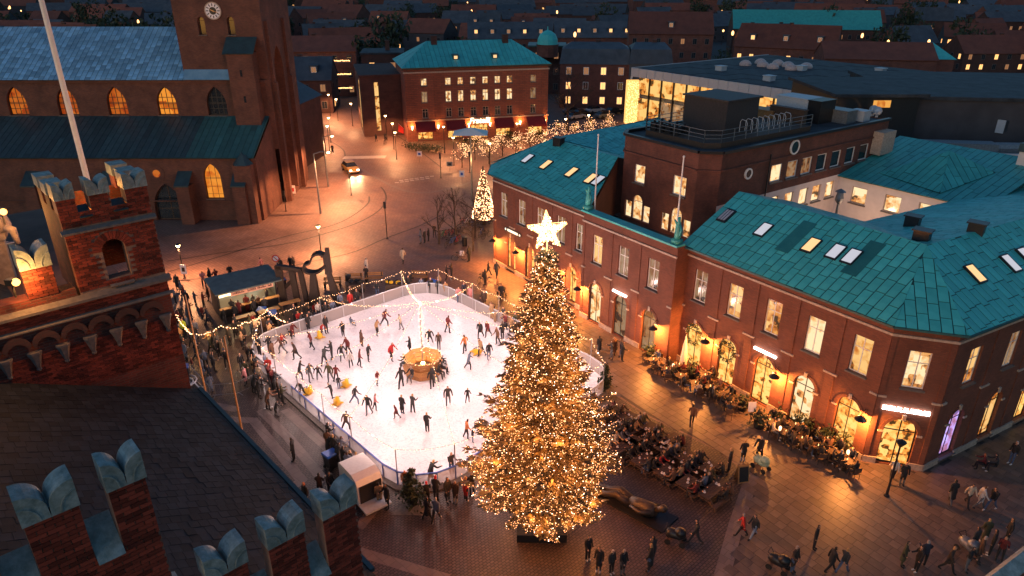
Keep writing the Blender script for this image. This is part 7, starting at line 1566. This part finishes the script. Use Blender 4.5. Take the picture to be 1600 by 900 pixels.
# sandwich board, menu stand, prams, lamp post, reclining bronze
sb=thing('chalk_board','black chalk board in wooden frame standing on the cobbles','sign',P(1158,750),.2)
for s in (-1,1): mb=MB(); q=[(-.35,s*.28,.0),(.35,s*.28,.0),(.35,s*.05,1.1),(-.35,s*.05,1.1)]; mb.slab(q,.03); o=mb.build('board',M['wood'],sb); mb=MB(); mb.poly([(-.28,s*.292,.10),(.28,s*.292,.10),(.28,s*.09,1.0),(-.28,s*.09,1.0)]); mb.build('slate_face',M['rubber'],o)
ms=thing('menu_stand','white menu sheet on a dark stand beside the shrubs','sign',P(1171,662)); mb=MB(); mb.tube([(0,0,0),(0,0,1.2)],.025,6); mb.lathe([(.2,0),(.2,.03)],n=10); mb.build('stand',M['dark_metal'],ms); mb=MB(); mb.slab([(-.25,-.1,1.0),(.25,-.1,1.0),(.25,.05,1.65),(-.25,.05,1.65)],.03); mb.build('sheet',M['sign_white'],ms)
def pram(px,py,rz,hood,label):
    t=thing('pram',label,'pram',P(px,py),rz); mb=MB(); mb.tube([(0,-.45,.62),(0,-.2,.58),(0,.3,.6),(0,.5,.68)],[.16,.27,.27,.18],10); mb.build('carrycot',M[hood],t,smooth=True); mb=MB(); mb.lathe([(.32,0),(.30,.18),(.2,.30),(0,.36)],(0,-.2,.68),10,sx=.9); mb.build('hood',M[hood],t,smooth=True)
    mb=MB(); mb.tube([(-.25,-.35,.2),(.0,.1,.55),(-.22,.55,1.0)],.018,5); mb.tube([(.25,-.35,.2),(.0,.1,.55),(.22,.55,1.0)],.018,5); mb.tube([(-.22,.55,1.0),(.22,.55,1.0)],.02,5); mb.build('frame',M['dark_metal'],t)
    for sx_ in (-.27,.27):
        for y_ in (-.38,.38): mb=MB(); mb.tube([(sx_-.02,y_,.16),(sx_+.02,y_,.16)],.16,12); w_=mb.build('wheel',M['rubber'],t)
M['pale_green']=plain('pale_green',(.30,.40,.28),.6)
pram(1188,733,.6,'pale_green','pale green pram held beside the cafe terrace'); pram(1055,848,1.2,'dark_metal','black pram standing on the dark cobbles'); pram(784,462,.4,'dark_metal','dark pram beyond the rink corner'); pram(1215,890,.9,'dark_metal','dark pram with bags at the bottom of the slabs'); pram(1510,865,.3,'grey_metal','grey pram in the crowd below the parapet')
lamp_p=P(1385,775); t=thing('lamp_post','tall unlit dark lamp post before the corner shop door','street lamp',lamp_p); mb=MB(); mb.tube([(0,0,0),(0,0,1.0),(0,0,3.4)],[.09,.06,.05],8); mb.lathe([(.16,0),(.16,.08),(.09,.14)],n=10); mb.build('post',M['dark_metal'],t); mb=MB(); mb.lathe([(.06,3.4),(.26,3.7),(.28,3.75),(.05,3.9)],n=10); mb.build('lamp_head',M['dark_metal'],t)
rs_=thing('reclining_sculpture','bronze reclining figure with long legs lying on the cobbles','sculpture',P(985,792),R(-38)); M['bronze']=plain('bronze',(.06,.042,.03),.5,.4,bump=.4)
mb=MB(); mb.tube([(1.5,0,.55),(1.1,0,.45),(.5,0,.42),(0,0,.38)],[.34,.42,.40,.34],10); mb.tube([(1.5,0,.6),(1.75,.02,.8),(1.95,.02,.95),(2.1,0,1.0)],[.14,.18,.24,.1],8)
for s in (-.16,.16): mb.tube([(0,s,.36),(-.8,s*1.4,.62),(-1.5,s*1.6,.3),(-2.3,s*1.7,.14),(-2.6,s*1.9,.12)],[.26,.22,.17,.12,.07],8)
mb.tube([(1.4,.35,.6),(1.0,.7,.3),(1.5,.95,.12)],[.15,.12,.09],6); mb.tube([(1.4,-.35,.6),(.8,-.6,.5),(.2,-.5,.55)],[.15,.12,.08],6); mb.build('figure',M['bronze'],rs_,smooth=True); mb=MB(); mb.prism([(-2.7,-.5),(2.3,-.8),(2.5,.8),(-2.7,.5)],.01,.10); mb.build('base',M['dark_metal'],rs_)
# cargo carts of goods by the far rink side
for i,(px,py,lb) in enumerate([(556,455,'cart piled with dark bundles beside the wooden bench'),(618,455,'tub of goods with yellow box behind the rink')]):
    t=thing('goods_cart',lb,'cart',P(px,py),.2); mb=MB(); mb.box(-.9,.9,-.5,.5,.3,.85); mb.build('box',M['wood_dark'],t); rnd=random.Random(i)
    for k in range(7): mb=MB(); mb.ball((rnd.uniform(-.7,.7),rnd.uniform(-.35,.35),.95),rnd.uniform(.16,.28),n=7,m=5,sz=.7); mb.build('bundle',[M['rubber'],M['sign_white'],M['yellow'],M['dark_metal']][(k*(i+1))%4 if i else k%2*3],t)
    for s in (-.6,.6): mb=MB(); mb.tube([(s,-.55,.25),(s,-.48,.25)],.25,10); mb.build('wheel',M['rubber'],t)
pc=P(602,224); t=bicycle(pc,1.4,'dark_metal','dark bicycle ridden up the street towards the town'); person((pc.x,pc.y),'ride','up the street',coat='black',face=1.4+R(90),z=.30)
